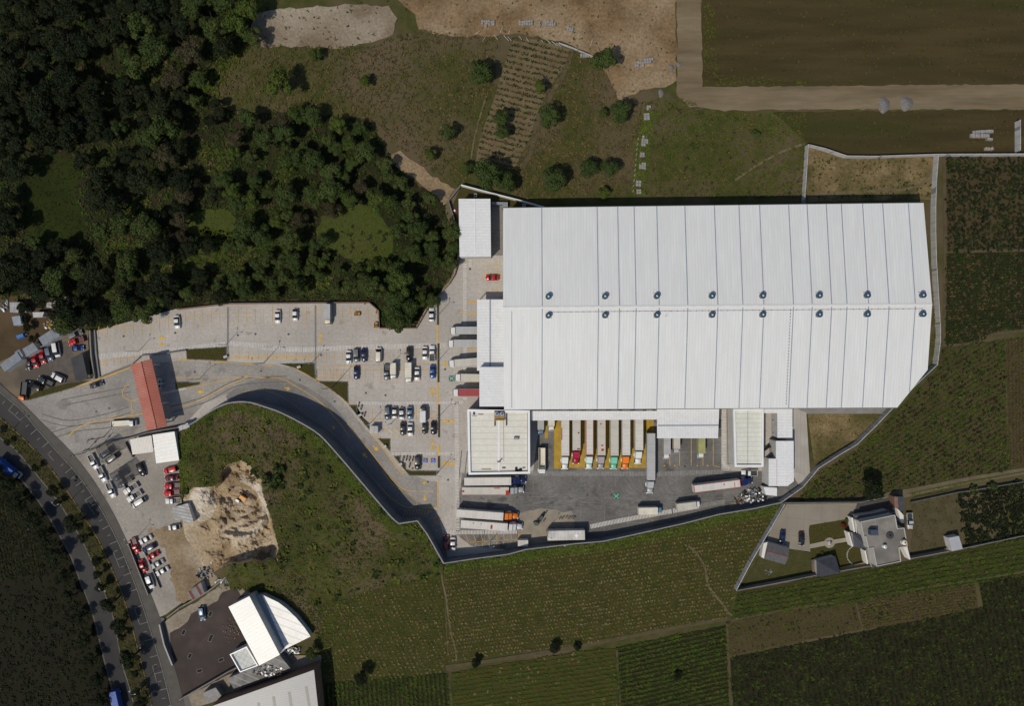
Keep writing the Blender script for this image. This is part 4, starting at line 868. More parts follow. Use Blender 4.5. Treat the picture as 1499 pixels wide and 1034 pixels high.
wall('boundary_wall', 'low wall between the parking strip and the entrance road left of the red roof', [(145,553,1.0),(192,534,1.0),(205,522,1.0)], .3, M['wall_block'])
wall('boundary_wall', 'low wall under the zebra walk behind the red roof', [(205,521,1.0),(240,518,1.0),(272,513,1.0)], .3, M['wall_block'])
wall('boundary_wall', 'long wall behind the tin sheds of the dirt parking', [(-20,545,2.2),(30,522,2.2),(62,507,2.2),(104,483,2.2)], .3, M['wall_block'])
wall('boundary_wall', 'fence wall between the entrance road and the grey roofed lot', [(128,661,1.6),(150,650,1.6),(185,643,1.6),(215,634,1.6),(262,626,2.4)], .3, M['wall_block'])
wall('boundary_wall', 'short white wall block at the end of the fence beside the hill', [(262,628,3.2),(266,626,3.2),(271,625,3.2),(276,622,3.2)], 1.6, M['wall_white'])
wall('boundary_wall', 'dark roadside wall along the lower parked cars', [(187,797,1.8),(198,825,1.8),(207,848,1.8),(216.5,872,1.8)], .35, M['dark_metal'])
wall('boundary_wall', 'rubble wall between the dirt lot and the dark gravel yard', [(244,905,1.6),(262,891,1.6),(282,880,1.6),(305,866,1.6),(330,846,1.6)], .4, M['wall_block'])
wall('boundary_wall', 'dark roadside wall of the dark gravel yard', [(233,915,1.8),(240,945,1.8),(252,975,1.8)], .5, M['grey_metal'])
wall('boundary_wall', 'wall along the lower side of the dark gravel yard', [(262,1026,2.0),(290,1010,2.0),(335,984,2.0),(346,979,2.0)], .35, M['wall_block'])
wall('boundary_wall', 'slanting pale wall on the left side of the house garden', [(1149,739,2.4),(1128,775,2.4),(1100,823,2.4),(1078,865,2.4)], .22, M['wall_white'])
wall('boundary_wall', 'long wall below the house garden beside the corn strip', [(1078,865.5,2.4),(1130,856,2.4),(1200,842,2.4),(1276,829,2.4)], .22, M['wall_block'])
wall('boundary_wall', 'wall below the dirt yard east of the house', [(1333,818.5,2.4),(1389,808,2.4)], .22, M['wall_block'])
wall('boundary_wall', 'low wall below the dark garden plot at the right edge', [(1409,804,1.2),(1499,785,1.2),(1560,773,1.2)], .2, M['wall_block'])
wall('boundary_wall', 'long dark wall along the top of the house driveway', [(1150,737,2.2),(1200,736.5,2.2),(1260,736,2.2),(1298,728,2.2)], .22, M['wall_block'])
wall('wire_fence', 'thin fence above the dark garden plot at the right edge', [(1335,736,1.2),(1400,722,1.2),(1440,716,1.2),(1499,706,1.2)], .12, M['wall_block'], cat='fence')
wall('steel_barrier', 'dark leaning barrier pole line between the lot and the white pickups', [(172,690,1.0),(181,708,1.0),(193,742,1.0)], .25, M['dark_metal'], cat='barrier')
wall('steel_barrier', 'short dark barrier beside the small cream roof', [(182.5,648,1.0),(194,670,1.0)], .3, M['dark_metal'], cat='barrier')
wall('steel_barrier', 'dark barrier behind the lower row of parked cars', [(208,803,.8),(222,832,.8),(234,862,.8)], .2, M['dark_metal'], cat='barrier')

# ================================================================== BUILDINGS
RC = (.62,.61,.58)
def ribroof(name, ang, c=(.80,.79,.77), c2=(.74,.73,.715), pitch=1.0, j=(.66,.66,.67), **k): return rib_mat(name, c, c2, pitch, ang, j, **k)
roof_ns = ribroof('warehouse_roof_sheet', 0, (.64,.645,.635), (.605,.61,.60), 1.0, (.555,.56,.557), scale=.9, c3=(.60,.605,.595), s3=.35, stretch=(1,.05), grain=.04)
roof_ew = ribroof('white_roof_sheet', math.pi/2, (.66,.665,.665), (.62,.625,.625), 1.0, (.55,.56,.57), scale=.3)
roof_v = ribroof('canopy_roof_sheet', 0, (.65,.65,.645), (.61,.61,.605), .9, (.54,.545,.55), scale=.3)
roof_cream = ribroof('cream_roof_sheet', math.pi/2, (.62,.60,.53), (.58,.56,.49), 2.1, (.50,.485,.43), scale=.3)
roof_pale = ribroof('pale_green_roof_sheet', math.pi/2, (.62,.625,.55), (.57,.575,.50), 1.6, (.49,.50,.45), scale=.3)
# ---- main warehouse
t = thing('warehouse', 'huge white metal-roofed warehouse with a chamfered lower right corner', 'warehouse')
EN, EB, RW, RE = 10.0, 10.0, 14.0, 14.0
a0, a1 = P(736.5,304.5,EN), P(1352,297,EN); r0, r1 = P(736.5,450.5,RW), P(1364.5,446,RE); s0, s1 = P(738,600,EB), P(1313.5,597,EB)
xe = r1.x; c2 = P(1358,541.5,11.6)
b = MB(); b.add([a0,a1,r1,r0], [(3,2,1,0)]); b.add([r0,r1,c2,s1,s0], [(4,3,2,1,0)])
b.add([p-Vector((0,0,.25)) for p in (a0,a1,r1,r0)], [(0,1,2,3)]); b.add([p-Vector((0,0,.25)) for p in (r0,r1,c2,s1,s0)], [(0,1,2,3,4)])
ring = [a0,a1,r1,c2,s1,s0,r0]; b.add(ring+[p-Vector((0,0,.25)) for p in ring], [(i,(i+1)%7,7+(i+1)%7,7+i) for i in range(7)])
rf = b.build('roof', roof_ns, t)
bm = bmesh.new(); bm.from_mesh(rf.data); bmesh.ops.recalc_face_normals(bm, faces=bm.faces); bm.to_mesh(rf.data); bm.free()
def rz_at(x, y):   # roof height
    ridge_y = r0.y+(r1.y-r0.y)*(x-r0.x)/(r1.x-r0.x)
    if y >= ridge_y:
        e = a0.y+(a1.y-a0.y)*(x-a0.x)/(a1.x-a0.x); return EN+(RW-EN)*(e-y)/(e-ridge_y)
    e = s0.y+(s1.y-s0.y)*(x-s0.x)/(s1.x-s0.x); return EB+(RW-EB)*(y-e)/(ridge_y-e)
seams = [793.8,876.2,906.9,931.3,965,1007,1051,1087.6,1118.3,1161.6,1189,1217.5,1240,1271.7,1301.6,1340]
k_ = MPP*(1-14/CAMZ)
for sx in seams:
    x = (sx-749.5)*k_; ry = r0.y+(r1.y-r0.y)*(x-r0.x)/(r1.x-r0.x); ny = a0.y+(a1.y-a0.y)*(x-a0.x)/(a1.x-a0.x)-.1; sy = s0.y+.1+(s1.y-s0.y)*(x-s0.x)/(s1.x-s0.x)
    if x > s1.x: sy = s1.y+(c2.y-s1.y)*(x-s1.x)/(c2.x-s1.x)+.15
    b = MB()
    for (ya, yb_) in ((ny, ry+.1), (ry-.1, sy)):
        za, zb = rz_at(x, ya)+.05, rz_at(x, yb_)+.05; w = .15
        b.add([(x-w,ya,za),(x+w,ya,za),(x+w,yb_,zb),(x-w,yb_,zb)], [(3,2,1,0)]); b.add([(x-w,ya,za),(x-w,yb_,zb),(x-w,yb_,zb-.05),(x-w,ya,za-.05),(x+w,ya,za),(x+w,yb_,zb),(x+w,yb_,zb-.05),(x+w,ya,za-.05)], [(0,1,2,3),(4,7,6,5)])
    b.build('roof_seam', M['steel_blue'], rf)
b = MB(); b.add([r0+Vector((0,-.55,-.03)), r1+Vector((0,-.55,-.03)), r1+Vector((0,0,.10)), r0+Vector((0,0,.10)), r1+Vector((0,.55,-.03)), r0+Vector((0,.55,-.03))], [(0,1,2,3),(3,2,4,5)]); b.build('ridge_cap', mat('ridge_flashing', (.62,.62,.60), (.57,.575,.56), .5, .5), rf)
b = MB(); pa = P(808,457,13.9); pb = P(1350,452,13.9); b.tube(pa, pb, .06, 6)
for i in range(60):
    q = pa.lerp(pb, i/59); b.box(q.x-.08, q.x+.08, q.y-.2, q.y+.2, q.z-.35, q.z+.02)
b.build('cable_tray', M['grey_metal'], rf)
for sx, ya, yb_, st in ((749,458,600,5.8),(1154,455,596,6.5)):
    b = MB(); y = ya
    while y < yb_:
        z = 12; x = (sx-749.5)*.228; yy = (517-y)*.228; b.box(x-.09, x+.09, yy-.28, yy+.28, rz_at(x,yy)-.02, rz_at(x,yy)+.14); y += st*.7
    b.build('walkway_line', M['grey_metal'], rf)
b = MB()
gut = [(a0+Vector((0,.05,0)), a1+Vector((0,.05,0))), (s0-Vector((0,.05,0)), s1-Vector((0,.05,0)))]
for p, q in gut: b.tube(p-Vector((0,0,.12)), q-Vector((0,0,.12)), .16, 6)
b.build('gutter', M['grey_metal'], t)
base = [(p.x, p.y) for p in (a0,a1,r1,c2,s1,s0)]; cx_, cy_ = 68, 15
base = [(x+(.5 if x < cx_ else -.5), y+(.5 if y < cy_ else -.5)) for x, y in base]
b = MB(); b.prism(base, -.3, [9.6,9.6,13.4,11.1,9.6,9.6]); b.build('wall', mat('warehouse_wall', (.55,.55,.54), (.5,.5,.49), .4, .6), t)
b = MB()
for i in range(9):
    x = P(806+i*18.3, 610, 0).x; b.box(x-1.6, x+1.6, base[5][1]-.08, base[5][1]-.012, .9, 4.4)
b.build('dock_door', M['grey_metal'], t)
# ---- roof fans
def mesh_dict():
    D = {}
    b = MB(); b.box(-1.0,1.0,-1.0,1.0,-.3,.22); D['base'] = b.mesh('base', mat('fan_curb', (.55,.55,.53), (.5,.5,.48), 1, .6))
    b = MB(); b.box(-.75,.75,1.15,4.2,-.15,.10); D['duct'] = b.mesh('duct', mat('duct_grey', (.42,.43,.43), (.37,.38,.38), 1, .6))
    b = MB(); n = 20
    for (ra, rb, z0, z1) in ((.94,.42,.23,1.5),):
        vs = []
        for i in range(n):
            a = 2*math.pi*i/n; c, s_ = math.cos(a), math.sin(a); vs += [(ra*c,ra*s_,z0),(ra*c,ra*s_,z1),(rb*c,rb*s_,z1+.05),(rb*c,rb*s_,z1-.35)]
        b.add(vs, [(4*i+j, 4*((i+1)%n)+j, 4*((i+1)%n)+j+1, 4*i+j+1) for i in range(n) for j in range(3)])
    D['housing'] = b.mesh('housing', M['fan_blue'])
    b = MB(); b.cyl((0,0,.24), .44, .9, 14); b.cyl((0,0,1.14), .30, .3, 12, .2); D['cap'] = b.mesh('cap', M['steel_white'])
    return D
FD = mesh_dict()
ords = ['first','second','third','fourth','fifth','sixth','seventh','eighth']
for i, px in enumerate((802.5,885,960.5,1041,1115,1197.5,1267.5,1348.5)):
    for north in (True, False):
        py = (434.8 if north else 462.5) - (2.2*i/7 if True else 0)
        z_ = 13.6; w = P(px, py, z_); z0 = rz_at(w.x, w.y) if w.x < xe else 13.4
        t = thing('roof_fan', f"{ords[i]} blue-ringed roof fan from the left in the row {'above' if north else 'below'} the warehouse ridge", 'roof fan', (w.x, w.y, z0), math.pi if north else 0, 'round exhaust fans along the warehouse ridge')
        for k in FD: link(k, FD[k], t)
# ---- simple building helper
def building(name, label, pts, h, roof_m, wall_m, cat='building', parapet=0, seam=None, slope=0, ov=.25, z0=-.3, seam_m=None, open_=False, group=None, roof_z=None):
    W_ = [P(p[0], p[1], h) for p in pts]; t = thing(name, label, cat, (0,0,0), 0, group)
    c = sum(W_, Vector())/len(W_)
    ins = [(p.x+(c.x-p.x)*.02-(.0), p.y+(c.y-p.y)*.02) for p in W_]
    b = MB()
    if open_:
        n = len(ins); cnt = 0
        for i in range(n):
            p = Vector(ins[i]); q = Vector(ins[(i+1)%n]); m_ = max(1, round((q-p).length/6))
            for j in range(m_):
                if cnt >= 60: break
                u = p.lerp(q, j/m_); bb = MB(); bb.box(u.x-.12, u.x+.12, u.y-.12, u.y+.12, z0, h-.2); bb.build('post', M['grey_metal'], t); cnt += 1
    else:
        b.prism(ins, z0, h-.2); b.build('wall', wall_m, t)
    b = MB(); b.prism([(p.x, p.y) for p in W_], h-.197, h+.02); rf = b.build('roof', roof_m, t)
    if parapet:
        b = MB(); n = len(W_); cen = c
        inn = []
        for i in range(n):
            a, p, q = W_[i-1], W_[i], W_[(i+1)%n]; d1 = (p-a).normalized(); d2 = (q-p).normalized(); bis = (d2-d1).normalized()
            if bis.dot(cen-p) < 0 and n == 4: bis = -bis
            s_ = abs(Vector((-d1.y,d1.x,0)).dot(bis)) or 1; inn.append(p+bis*parapet/s_)
        ph = .7; vs = []
        for p, q in zip(W_, inn): vs += [(p.x,p.y,h+.021),(p.x,p.y,h+ph),(q.x,q.y,h+ph),(q.x,q.y,h+.021)]
        b.add(vs, [(4*i+j, 4*((i+1)%n)+j, 4*((i+1)%n)+j+1, 4*i+j+1) for i in range(n) for j in range(3)]); b.build('parapet', M['steel_white'], t)
    if seam:
        for (p, q, w_, m_) in seam:
            b = MB(); a = P(*p, h); e = P(*q, h); d = (e-a).normalized(); nn = Vector((-d.y,d.x,0))*w_/2; z = Vector((0,0,.05)); z1 = Vector((0,0,.13))
            b.add([a-nn+z,e-nn+z,e+nn+z,a+nn+z,a-nn+z1,e-nn+z1,e+nn+z1,a+nn+z1], [(4,5,6,7),(0,1,5,4),(1,2,6,5),(2,3,7,6),(3,0,4,7)]); b.build('roof_seam', m_, rf)
    return t, rf
WM = mat('painted_block_wall', (.48,.47,.45), (.42,.41,.39), .5, .8)
building('annex_building', 'small white ribbed-roof building left of the warehouse top corner', [(671.3,291),(717.8,291),(718.7,375.7),(672.8,376.2)], 6.5, roof_ew, WM, seam=[((694.8,291),(695.8,376),.35,M['steel_white'])])
building('dock_canopy', 'white flat dock roof over the upper row of loading trucks', [(698.3,438.5),(737.6,438.5),(737.6,543),(698.3,543)], 6.2, roof_ew, WM, seam=[((717.5,439),(717.5,537),.45,M['steel_blue'])], open_=True)
building('dock_annex', 'white square annex roof between the dock roof and the office', [(701.8,537.5),(737.9,537.5),(737.9,595.5),(701.8,595.5)], 9.2, roof_ew, WM)
t, rf = building('office_building', 'cream office roof with a white parapet and rooftop platform', [(684.2,599.3),(775.6,601),(776,693.5),(686,695)], 7.0, roof_cream, WM, parapet=.75, seam=[((730.3,613),(730.3,692),.6,M['steel_white']),((737,616),(737.5,676),.08,M['grey_metal']),((772,603),(772,690),.12,M['wall_brick'])])
Zo = lambda X, Y: (680+X/9.4, 590+Y/9.4)
def roof_box(parent, name, X0, X1, Y0, Y1, m, h=7.0, dz=.5, conv=Zo, z0=.03):
    a = P(*conv(X0, Y0), h); c = P(*conv(X1, Y1), h); b = MB(); b.box(min(a.x,c.x), max(a.x,c.x), min(a.y,c.y), max(a.y,c.y), h+z0, h+dz); return b.build(name, m, parent)
t2 = thing('rooftop_platform', 'brown timber platform on the office roof carrying two cooling fans', 'platform'); roof_box(t2, 'deck', 412, 550, 105, 240, M['wood'], dz=.7, z0=.55); roof_box(t2, 'beam', 410, 424, 180, 318, M['dark_metal'], dz=.5); roof_box(t2, 'beam', 568, 582, 150, 312, M['dark_metal'], dz=.5); roof_box(t2, 'railing', 412, 560, 232, 240, mat('yellow_rail', (.55,.38,.08)), dz=1.3, z0=.72)
for (X, lab) in ((445,'left blue cooling fan on the rooftop platform of the office'),(520,'right blue cooling fan on the rooftop platform of the office')):
    w = P(*Zo(X, 150), 8); t3 = thing('cooling_fan', lab, 'cooling fan', (w.x, w.y, 7.7)); b = MB(); b.cyl((0,0,0), .62, .8, 16); b.build('drum', M['steel_white'], t3); b = MB(); b.cyl((0,0,.803), .5, .08, 12); b.box(-.55,.55,-.08,.08,.885,.93); b.box(-.08,.08,-.55,.55,.935,.96); b.build('rotor', mat('rotor_blue', (.06,.13,.32)), t3)
def rooftop(name, label, cat, parts):
    tt = thing(name, label, cat)
    for (nm, X0, X1, Y0, Y1, m, dz) in parts: roof_box(tt, nm, X0, X1, Y0, Y1, m, dz=dz)
rooftop('roof_sign', 'small dark blue emblem on the upper left of the office roof', 'sign', [('emblem',118,145,125,166,mat('emblem_blue', (.02,.04,.16)),.1),('lettering',106,172,176,183,mat('green_grey', (.16,.22,.17)),.08),('lettering',190,258,152,164,M['dark_metal'],.08)])
rooftop('air_conditioner', 'grey air conditioning unit on the right half of the office roof', 'air conditioner', [('unit',680,745,470,502,M['grey_metal'],.8),('fan_grille',690,735,475,497,M['steel_blue'],.86)])
rooftop('roof_hatch', 'pale green strip of flashing near the bottom of the office roof', 'flashing', [('strip',235,362,908,925,mat('green_flash', (.32,.34,.18)),.2)])
rooftop('roof_debris', 'small dark brown pallet near the bottom of the office roof', 'pallet', [('board',518,562,886,903,M['wall_brick'],.3)])
rooftop('roof_debris', 'crumpled black sheet at the bottom right of the office roof', 'sheet', [('fold',695,722,890,940,M['dark'],.5),('fold',718,760,918,942,M['dark'],.35),('fold',752,786,905,938,M['dark'],.45),('fold',798,836,886,900,M['dark_metal'],.2)])
rooftop('roof_debris', 'small dark antenna mast on the central ridge of the office roof', 'antenna', [('base',450,492,805,818,M['dark_metal'],.35),('mast',478,490,796,808,M['dark_metal'],1.8)])
building('dock_canopy', 'long narrow white canopy along the south side of the warehouse', [(777,602),(962,602),(962,614.5),(777,616)], 5.6, roof_v, WM, open_=True)
building('dock_canopy', 'wide white canopy with one dark seam over the bays right of centre', [(962,598.5),(1052.8,598.5),(1051,642),(962,642)], 6.0, roof_v, WM, seam=[((963,623.5),(1051.5,623),.4,M['steel_blue'])], open_=True)
building('service_building', 'narrow pale green ribbed roof in a white frame below the warehouse', [(1072.4,598.5),(1117,598.5),(1116.6,683.5),(1074.6,683.5)], 6.5, roof_pale, WM, parapet=.7, seam=[((1094.5,600),(1094.5,681),.15,M['steel_blue'])])
b = MB(); b.prism([P(*p).xy.to_tuple() for p in [(1063.5,600),(1071,600),(1073,680),(1065,680)]], 0, .5); prop(b.build('gutter_bed', M['wall_block']), 'grey gravel bed beside the pale green roofed building', 'gravel bed')
building('shed', 'tall narrow white roof at the upper end of the right hand sheds', [(1138,599),(1160,599),(1160,641.3),(1138,641.3)], 6.0, roof_ew, WM, seam=[((1149,600),(1149,641),.2,M['steel_white'])])
building('shed', 'white roof strip joining the warehouse to the right hand sheds', [(1117.5,599),(1138,599),(1138,605),(1117.5,605)], 5.6, roof_ew, WM)
building('shed', 'large white ribbed roof at the lower end of the right hand sheds', [(1136,646),(1161.8,646),(1162,705),(1153,712),(1125.3,712),(1125.3,672),(1136,672)], 6.5, roof_ew, WM, seam=[((1137,673),(1137,711),.15,mat('pale_red', (.5,.3,.33))),((1149,647),(1149,711),.2,M['steel_white'])])
building('shed', 'little white lean-to roof beside the scrap heap', [(1118,713.5),(1137.3,714.5),(1137.3,726.6),(1121,725)], 3.5, roof_ew, WM)
# things between the sheds
for (X, Y, lab) in ((1165,150,'upper dark awning between the right hand sheds'),(1165,255,'lower dark awning between the right hand sheds')):
    x, y = 930+X/5.746, 590+Y/5.746; w = P(x, y, 3); t = thing('awning', lab, 'awning', (w.x, w.y, 0)); b = MB(); b.prism([(-.7,-.7),(.7,-.7),(.7,.8)], 2.8, 2.95); b.build('sheet', M['steel_blue'], t); b = MB(); b.tube((.6,-.6,0),(.6,-.6,2.8),.06); b.build('pole', M['grey_metal'], t)
w = P(*Z(930,590,5.746,[(1130,435)])[0], 3); t = thing('tarp_shelter', 'small beige and grey pitched shelter beside the large white shed', 'shelter', (w.x, w.y, 0), .2)
b = MB(); b.add([(-2,-1.6,2.6),(0,-.2,3.4),(0,2.3,3.4),(-2,1,2.6),(2,-1.2,2.6),(1.2,2.2,2.6)], [(0,1,2,3),(1,4,5,2)]); b.build('canopy', mat('tarp_beige', (.33,.30,.26), (.22,.21,.19), 1, .8), t); b = MB(); [b.tube((x,y,0),(x,y,2.6),.06) for x,y in ((-1.9,-1.5),(-1.9,.9),(1.9,-1.1),(1.1,2.1))]; b.build('frame', M['grey_metal'], t)
# ---- red gate roof
red = rib_mat('red_roof_sheet', (.36,.105,.065), (.31,.085,.052), .9, -.235, (.235,.062,.042), c3=(.38,.14,.10), s3=.12)
red.node_tree.nodes['Vector Rotate'].inputs['Angle'].default_value = math.pi/2 + .24
t = thing('gate_canopy', 'long red pitched roof spanning the entrance gate', 'gate canopy')
h0, h1 = 6.3, 7.1; q = [P(191.5,534,h0), P(221.7,525.5,h0), P(244.3,624,h0), P(215,631,h0)]; ra, rb_ = P(206.8,529.6,h1), P(229.6,627.8,h1)
b = MB(); dz = Vector((0,0,-.15)); b.add([q[0],ra,rb_,q[3]], [(3,2,1,0),(0,1,2,3)][:1]); b.add([ra,q[1],q[2],rb_], [(3,2,1,0)]); lo_ = [p+dz for p in (q[0],ra,q[1],q[2],rb_,q[3])]; up_ = [q[0],ra,q[1],q[2],rb_,q[3]]
b.add(up_+lo_, [(i,(i+1)%6,6+(i+1)%6,6+i) for i in range(6)]+[(6,7,10,11),(7,8,9,10)]); rf = b.build('roof', red, t)
bm = bmesh.new(); bm.from_mesh(rf.data); bmesh.ops.remove_doubles(bm, verts=bm.verts, dist=.001); bmesh.ops.recalc_face_normals(bm, faces=bm.faces); bm.to_mesh(rf.data); bm.free()
b = MB(); b.tube(ra+Vector((0,0,.02)), rb_+Vector((0,0,.02)), .14, 6); b.build('ridge_cap', mat('dark_red', (.22,.055,.04)), rf)
for u in (.08,.37,.66,.94):
    for s_ in (.12,.88):
        p = q[0].lerp(q[3], u).lerp(q[1].lerp(q[2], u), s_); bb = MB(); bb.cyl((p.x,p.y,0), .28, 6.1, 10); bb.build('column', WM, t)
t = thing('guard_booth', 'small white guard booth under the red gate roof', 'booth'); c = P(232,562,0); b = MB(); b.box(c.x-1.2,c.x+1.2,c.y-2,c.y+2,0,2.8); b.build('wall', WM, t); b = MB(); b.box(c.x-1.205,c.x+1.205,c.y-1.2,c.y+1.2,1.1,2.1); b.build('window', M['glass'], t)
t = thing('boom_barrier', 'thin white boom barrier beside the lower end of the red roof', 'boom barrier'); a = P(244,616,1); e = P(256,613,1); b = MB(); b.tube(a, e, .08); b.build('boom', M['steel_white'], t); b = MB(); b.box(a.x-.2,a.x+.2,a.y-.2,a.y+.2,0,1.1); b.build('post', M['grey_metal'], t)
# ---- white pair by the hill
roof_h1 = ribroof('cream_hut_roof', .22, (.63,.60,.55), (.58,.55,.5), 1.0, (.50,.475,.43)); roof_h2 = ribroof('white_hut_roof', math.pi/2-.2, (.80,.78,.73), (.74,.72,.68), 1.2, (.66,.645,.61))
building('hut', 'small cream flat-roofed canopy left of the white hut by the hill', [(190,643.8),(221.5,637.8),(224.6,662),(194,666)], 3.0, roof_h1, WM, open_=True)
building('hut', 'white flat-roofed hut at the foot of the hill below the red roof', [(223.2,637),(255.3,632),(262.2,674.3),(228.7,678.8)], 3.4, roof_h2, WM)
tin = mat('old_tin_roof', (.36,.36,.36), (.22,.215,.21), .5, .6, joint=(0,1.1,.3,(.17,.165,.16),.2))
building('shed', 'patchy corrugated tin shed between the red pickups and the pit', [(251.7,744),(275,737.2),(283.5,764.5),(269,768),(268,760.5),(256.5,762.5)], 2.6, tin, WM, ov=0)
building('shed', 'rusty red and grey striped tin shed at the corner of the dark gravel yard', [(273.8,867.7),(294,853),(299.4,868.5),(280.8,879.5)], 2.6, mat('rusty_tin', (.20,.19,.185), (.15,.145,.14), .6, .7, joint=(3.0,0,1.0,(.14,.045,.035),-.5)), WM)
# ---- lower left complex
GY = [(248,927),(262,921),(275,910),(279,899),(300,889),(318,880),(325,868),(335,863),(348,862),(352,873),(366,872),(400,940),(380,974),(345,984),(330,990),(290,1012),(266,1024),(256,985)]
poly_sheet('gravel_yard', rag(GY, 1.0, 6), M['gravel_dark'], .06)
poly_sheet('yard_edge', rag([(240,912),(262,895),(290,880),(315,862),(335,846),(350,850),(357,862),(368,868),(420,960),(470,960),(470,990),(400,1000),(262,1045),(247,985)], .8, 6), mat('pale_edge_dirt', (.28,.24,.185), (.20,.168,.125), .2, .95, grain=.2), .045)
poly_sheet('roadside_strip', [(228,905),(240,905),(252,945),(265,985),(280,1034),(300,1100),(268,1100),(249,1021),(235,967)], M['sidewalk'], .05)
wr1 = ribroof('lower_white_roof', 1.05, (.82,.80,.74), (.76,.74,.69), 1.2, (.68,.665,.62)); wr2 = ribroof('arched_white_roof', math.pi/2+.38, (.82,.80,.76), (.68,.67,.63), 2.4, (.52,.51,.5))
building('hall', 'long cream-white roof of the hall beside the dark gravel yard', [(334.4,889),(365,873.4),(409.7,959.4),(379.4,975)], 6.5, wr1, WM)
building('hall', 'white ribbed roof with a curved right edge beside the cream-white hall', [(383.5,871),(395,876.5),(407.4,882.5),(420,892),(433,904.5),(445,918.5),(454.7,932.6),(417.5,951)], 2.6, wr2, WM)
building('hall', 'sunken roof strip between the two white hall roofs, its shadow painted blue-grey', [(366,873),(384,871),(418,951),(409,959)], 2.3, M['steel_blue'], WM)  # hall's cast shadow put into the strip as a blue-grey roof colour
building('hall', 'small white parapet roof at the lower left of the cream-white hall', [(337.4,957.5),(362,946),(378.8,974),(352.5,984)], 3.8, mat('grey_white_roof', (.56,.57,.54), (.5,.51,.48), .5, .8, joint=(1.6,1.6,.1,(.28,.29,.29),.5)), WM, parapet=.3)
building('hall', 'cluttered grey roofs above the big grey roof at the bottom', [(333.4,993.7),(379,975),(409.3,960),(425,979),(342.3,1009.5)], 3.2, mat('cluttered_roof', (.24,.23,.22), (.13,.125,.12), .35, .9, joint=(0,2.2,.3,(.3,.29,.28),.4)), M['wall_block'])
building('hall', 'small grey block roof at the corner of the dark gravel yard bottom', [(297,1015),(315.7,1007.5),(324.5,1020),(305,1031)], 3.0, M['grey_block'], M['wall_block'])
bigroof = ribroof('big_grey_roof', math.pi/2-.2, (.25,.255,.26), (.23,.235,.24), .8, (.19,.195,.20))
t, rf = building('factory_hall', 'big light grey metal roof cut by the bottom edge of the photo', [(307,1036),(459.6,981.5),(466,1040),(470,1090),(320,1100)], 8.0, bigroof, M['wall_brick'])
for (x, y) in ((448,1006),(423,1014),(400,1021),(378,1030)):
    b = MB(); a = P(x, y, 8.1); e = P(x+6, y+38, 8.1); b.ribbon([a.xy, e.xy], .9, 8.06); b.build('skylight', mat('skylight_sheet', (.20,.20,.165), (.17,.17,.14), 1, .5), rf)
# ---- tin sheds upper left
tinb = mat('blue_grey_tin', (.17,.19,.22), (.125,.14,.165), .7, .6, joint=(2.2,0,.15,(.10,.115,.135),-.45))
building('shed', 'lowest long blue-grey tin shed of the row behind the dirt parking', [(0,534),(25,515.5),(32,526.5),(6.8,545)], 3.0, tinb, WM)
building('shed', 'middle blue-grey tin shed of the row behind the dirt parking', [(33,511),(48.4,502),(56,512.5),(39,523)], 3.0, tinb, WM)
building('shed', 'short blue-grey tin lean-to between the lowest and middle sheds', [(21,516),(28,511.5),(34,521),(31,525)], 2.7, tinb, WM)
building('shed', 'uppermost and widest blue-grey tin shed of the row behind the dirt parking', [(56,495),(85,476.5),(94.5,487.5),(63.8,507.5)], 3.2, tinb, WM)
tinw = mat('dull_white_tin', (.34,.34,.345), (.25,.25,.255), .6, .7, joint=(1.6,0,.15,(.2,.2,.2),0))
building('shed', 'wide pale tin roof at the left under the forest edge', [(13.7,442.6),(33,442.6),(38.7,457.6),(14.6,457.6)], 2.8, tinw, WM)
building('shed', 'small pale blue tin roof below the wide pale one', [(17,464),(29,462.3),(31.5,474.5),(20.3,477)], 2.6, mat('pale_blue_tin', (.26,.29,.33), (.2,.225,.26), .6, .7), WM)
building('shed', 'white tarp roof in the middle of the small yard', [(47.6,457.3),(64.6,457),(62,464),(49,465)], 2.4, mat('white_tarp', (.45,.44,.44), (.36,.36,.36), .6, .8), WM)
building('shed', 'torn pale tin roof at the top right of the small yard', [(83,446),(95.7,434),(100.6,444.5),(84,452)], 2.6, tinw, WM)
building('shed', 'collapsed pale sheets left of the torn tin roof', [(67.7,444),(82,440),(83,448),(76,451),(68,450.5)], 1.6, tinw, M['wood'])
building('shed', 'small white sheet roof near the top of the parking strip corner', [(88,466),(94,464),(95,471),(90,472.5)], 2.2, mat('white_tarp', (.4,.4,.4)), M['wood'])
t, rf = building('shade_canopy', 'dark grey shade canopy at the end of the dirt parking', [(103.5,524.5),(120.5,517),(128.5,554.5),(110,557)], 3.2, mat('dark_canopy', (.045,.045,.05), (.06,.06,.066), .3, .8), WM, open_=True)
# shade nets over the lot
for pts, lab in ((Z(120,630,8.62,[(170,220),(345,120),(475,250),(250,410)]), 'dark shade net over parked vans near the lot entrance'), (Z(120,630,8.62,[(345,560),(565,415),(680,575),(450,735)]), 'grey shade net over two cars in the middle of the lot')):
    t = thing('shade_net', lab, 'shade net'); W_ = [P(*p, 3.2) for p in pts]; b = MB()
    for i in range(4):
        b.tube(W_[i], W_[(i+1)%4], .07); b.tube(W_[i]-Vector((0,0,3.2)), W_[i], .08)
    b.build('frame', M['dark_metal'], t); b = MB(); n = 26
    for j in range(n):
        u = (j+.5)/n; p0 = W_[0].lerp(W_[1], u); p1 = W_[3].lerp(W_[2], u); d = (W_[1]-W_[0])*(.30/n); z = Vector((0,0,.1))
        b.add([p0-d+z, p0+d+z, p1+d+z, p1-d+z], [(0,1,2,3)])
    b.build('net', mat('shade_cloth', (.035,.035,.037), (.05,.05,.052), 1, .9), t)

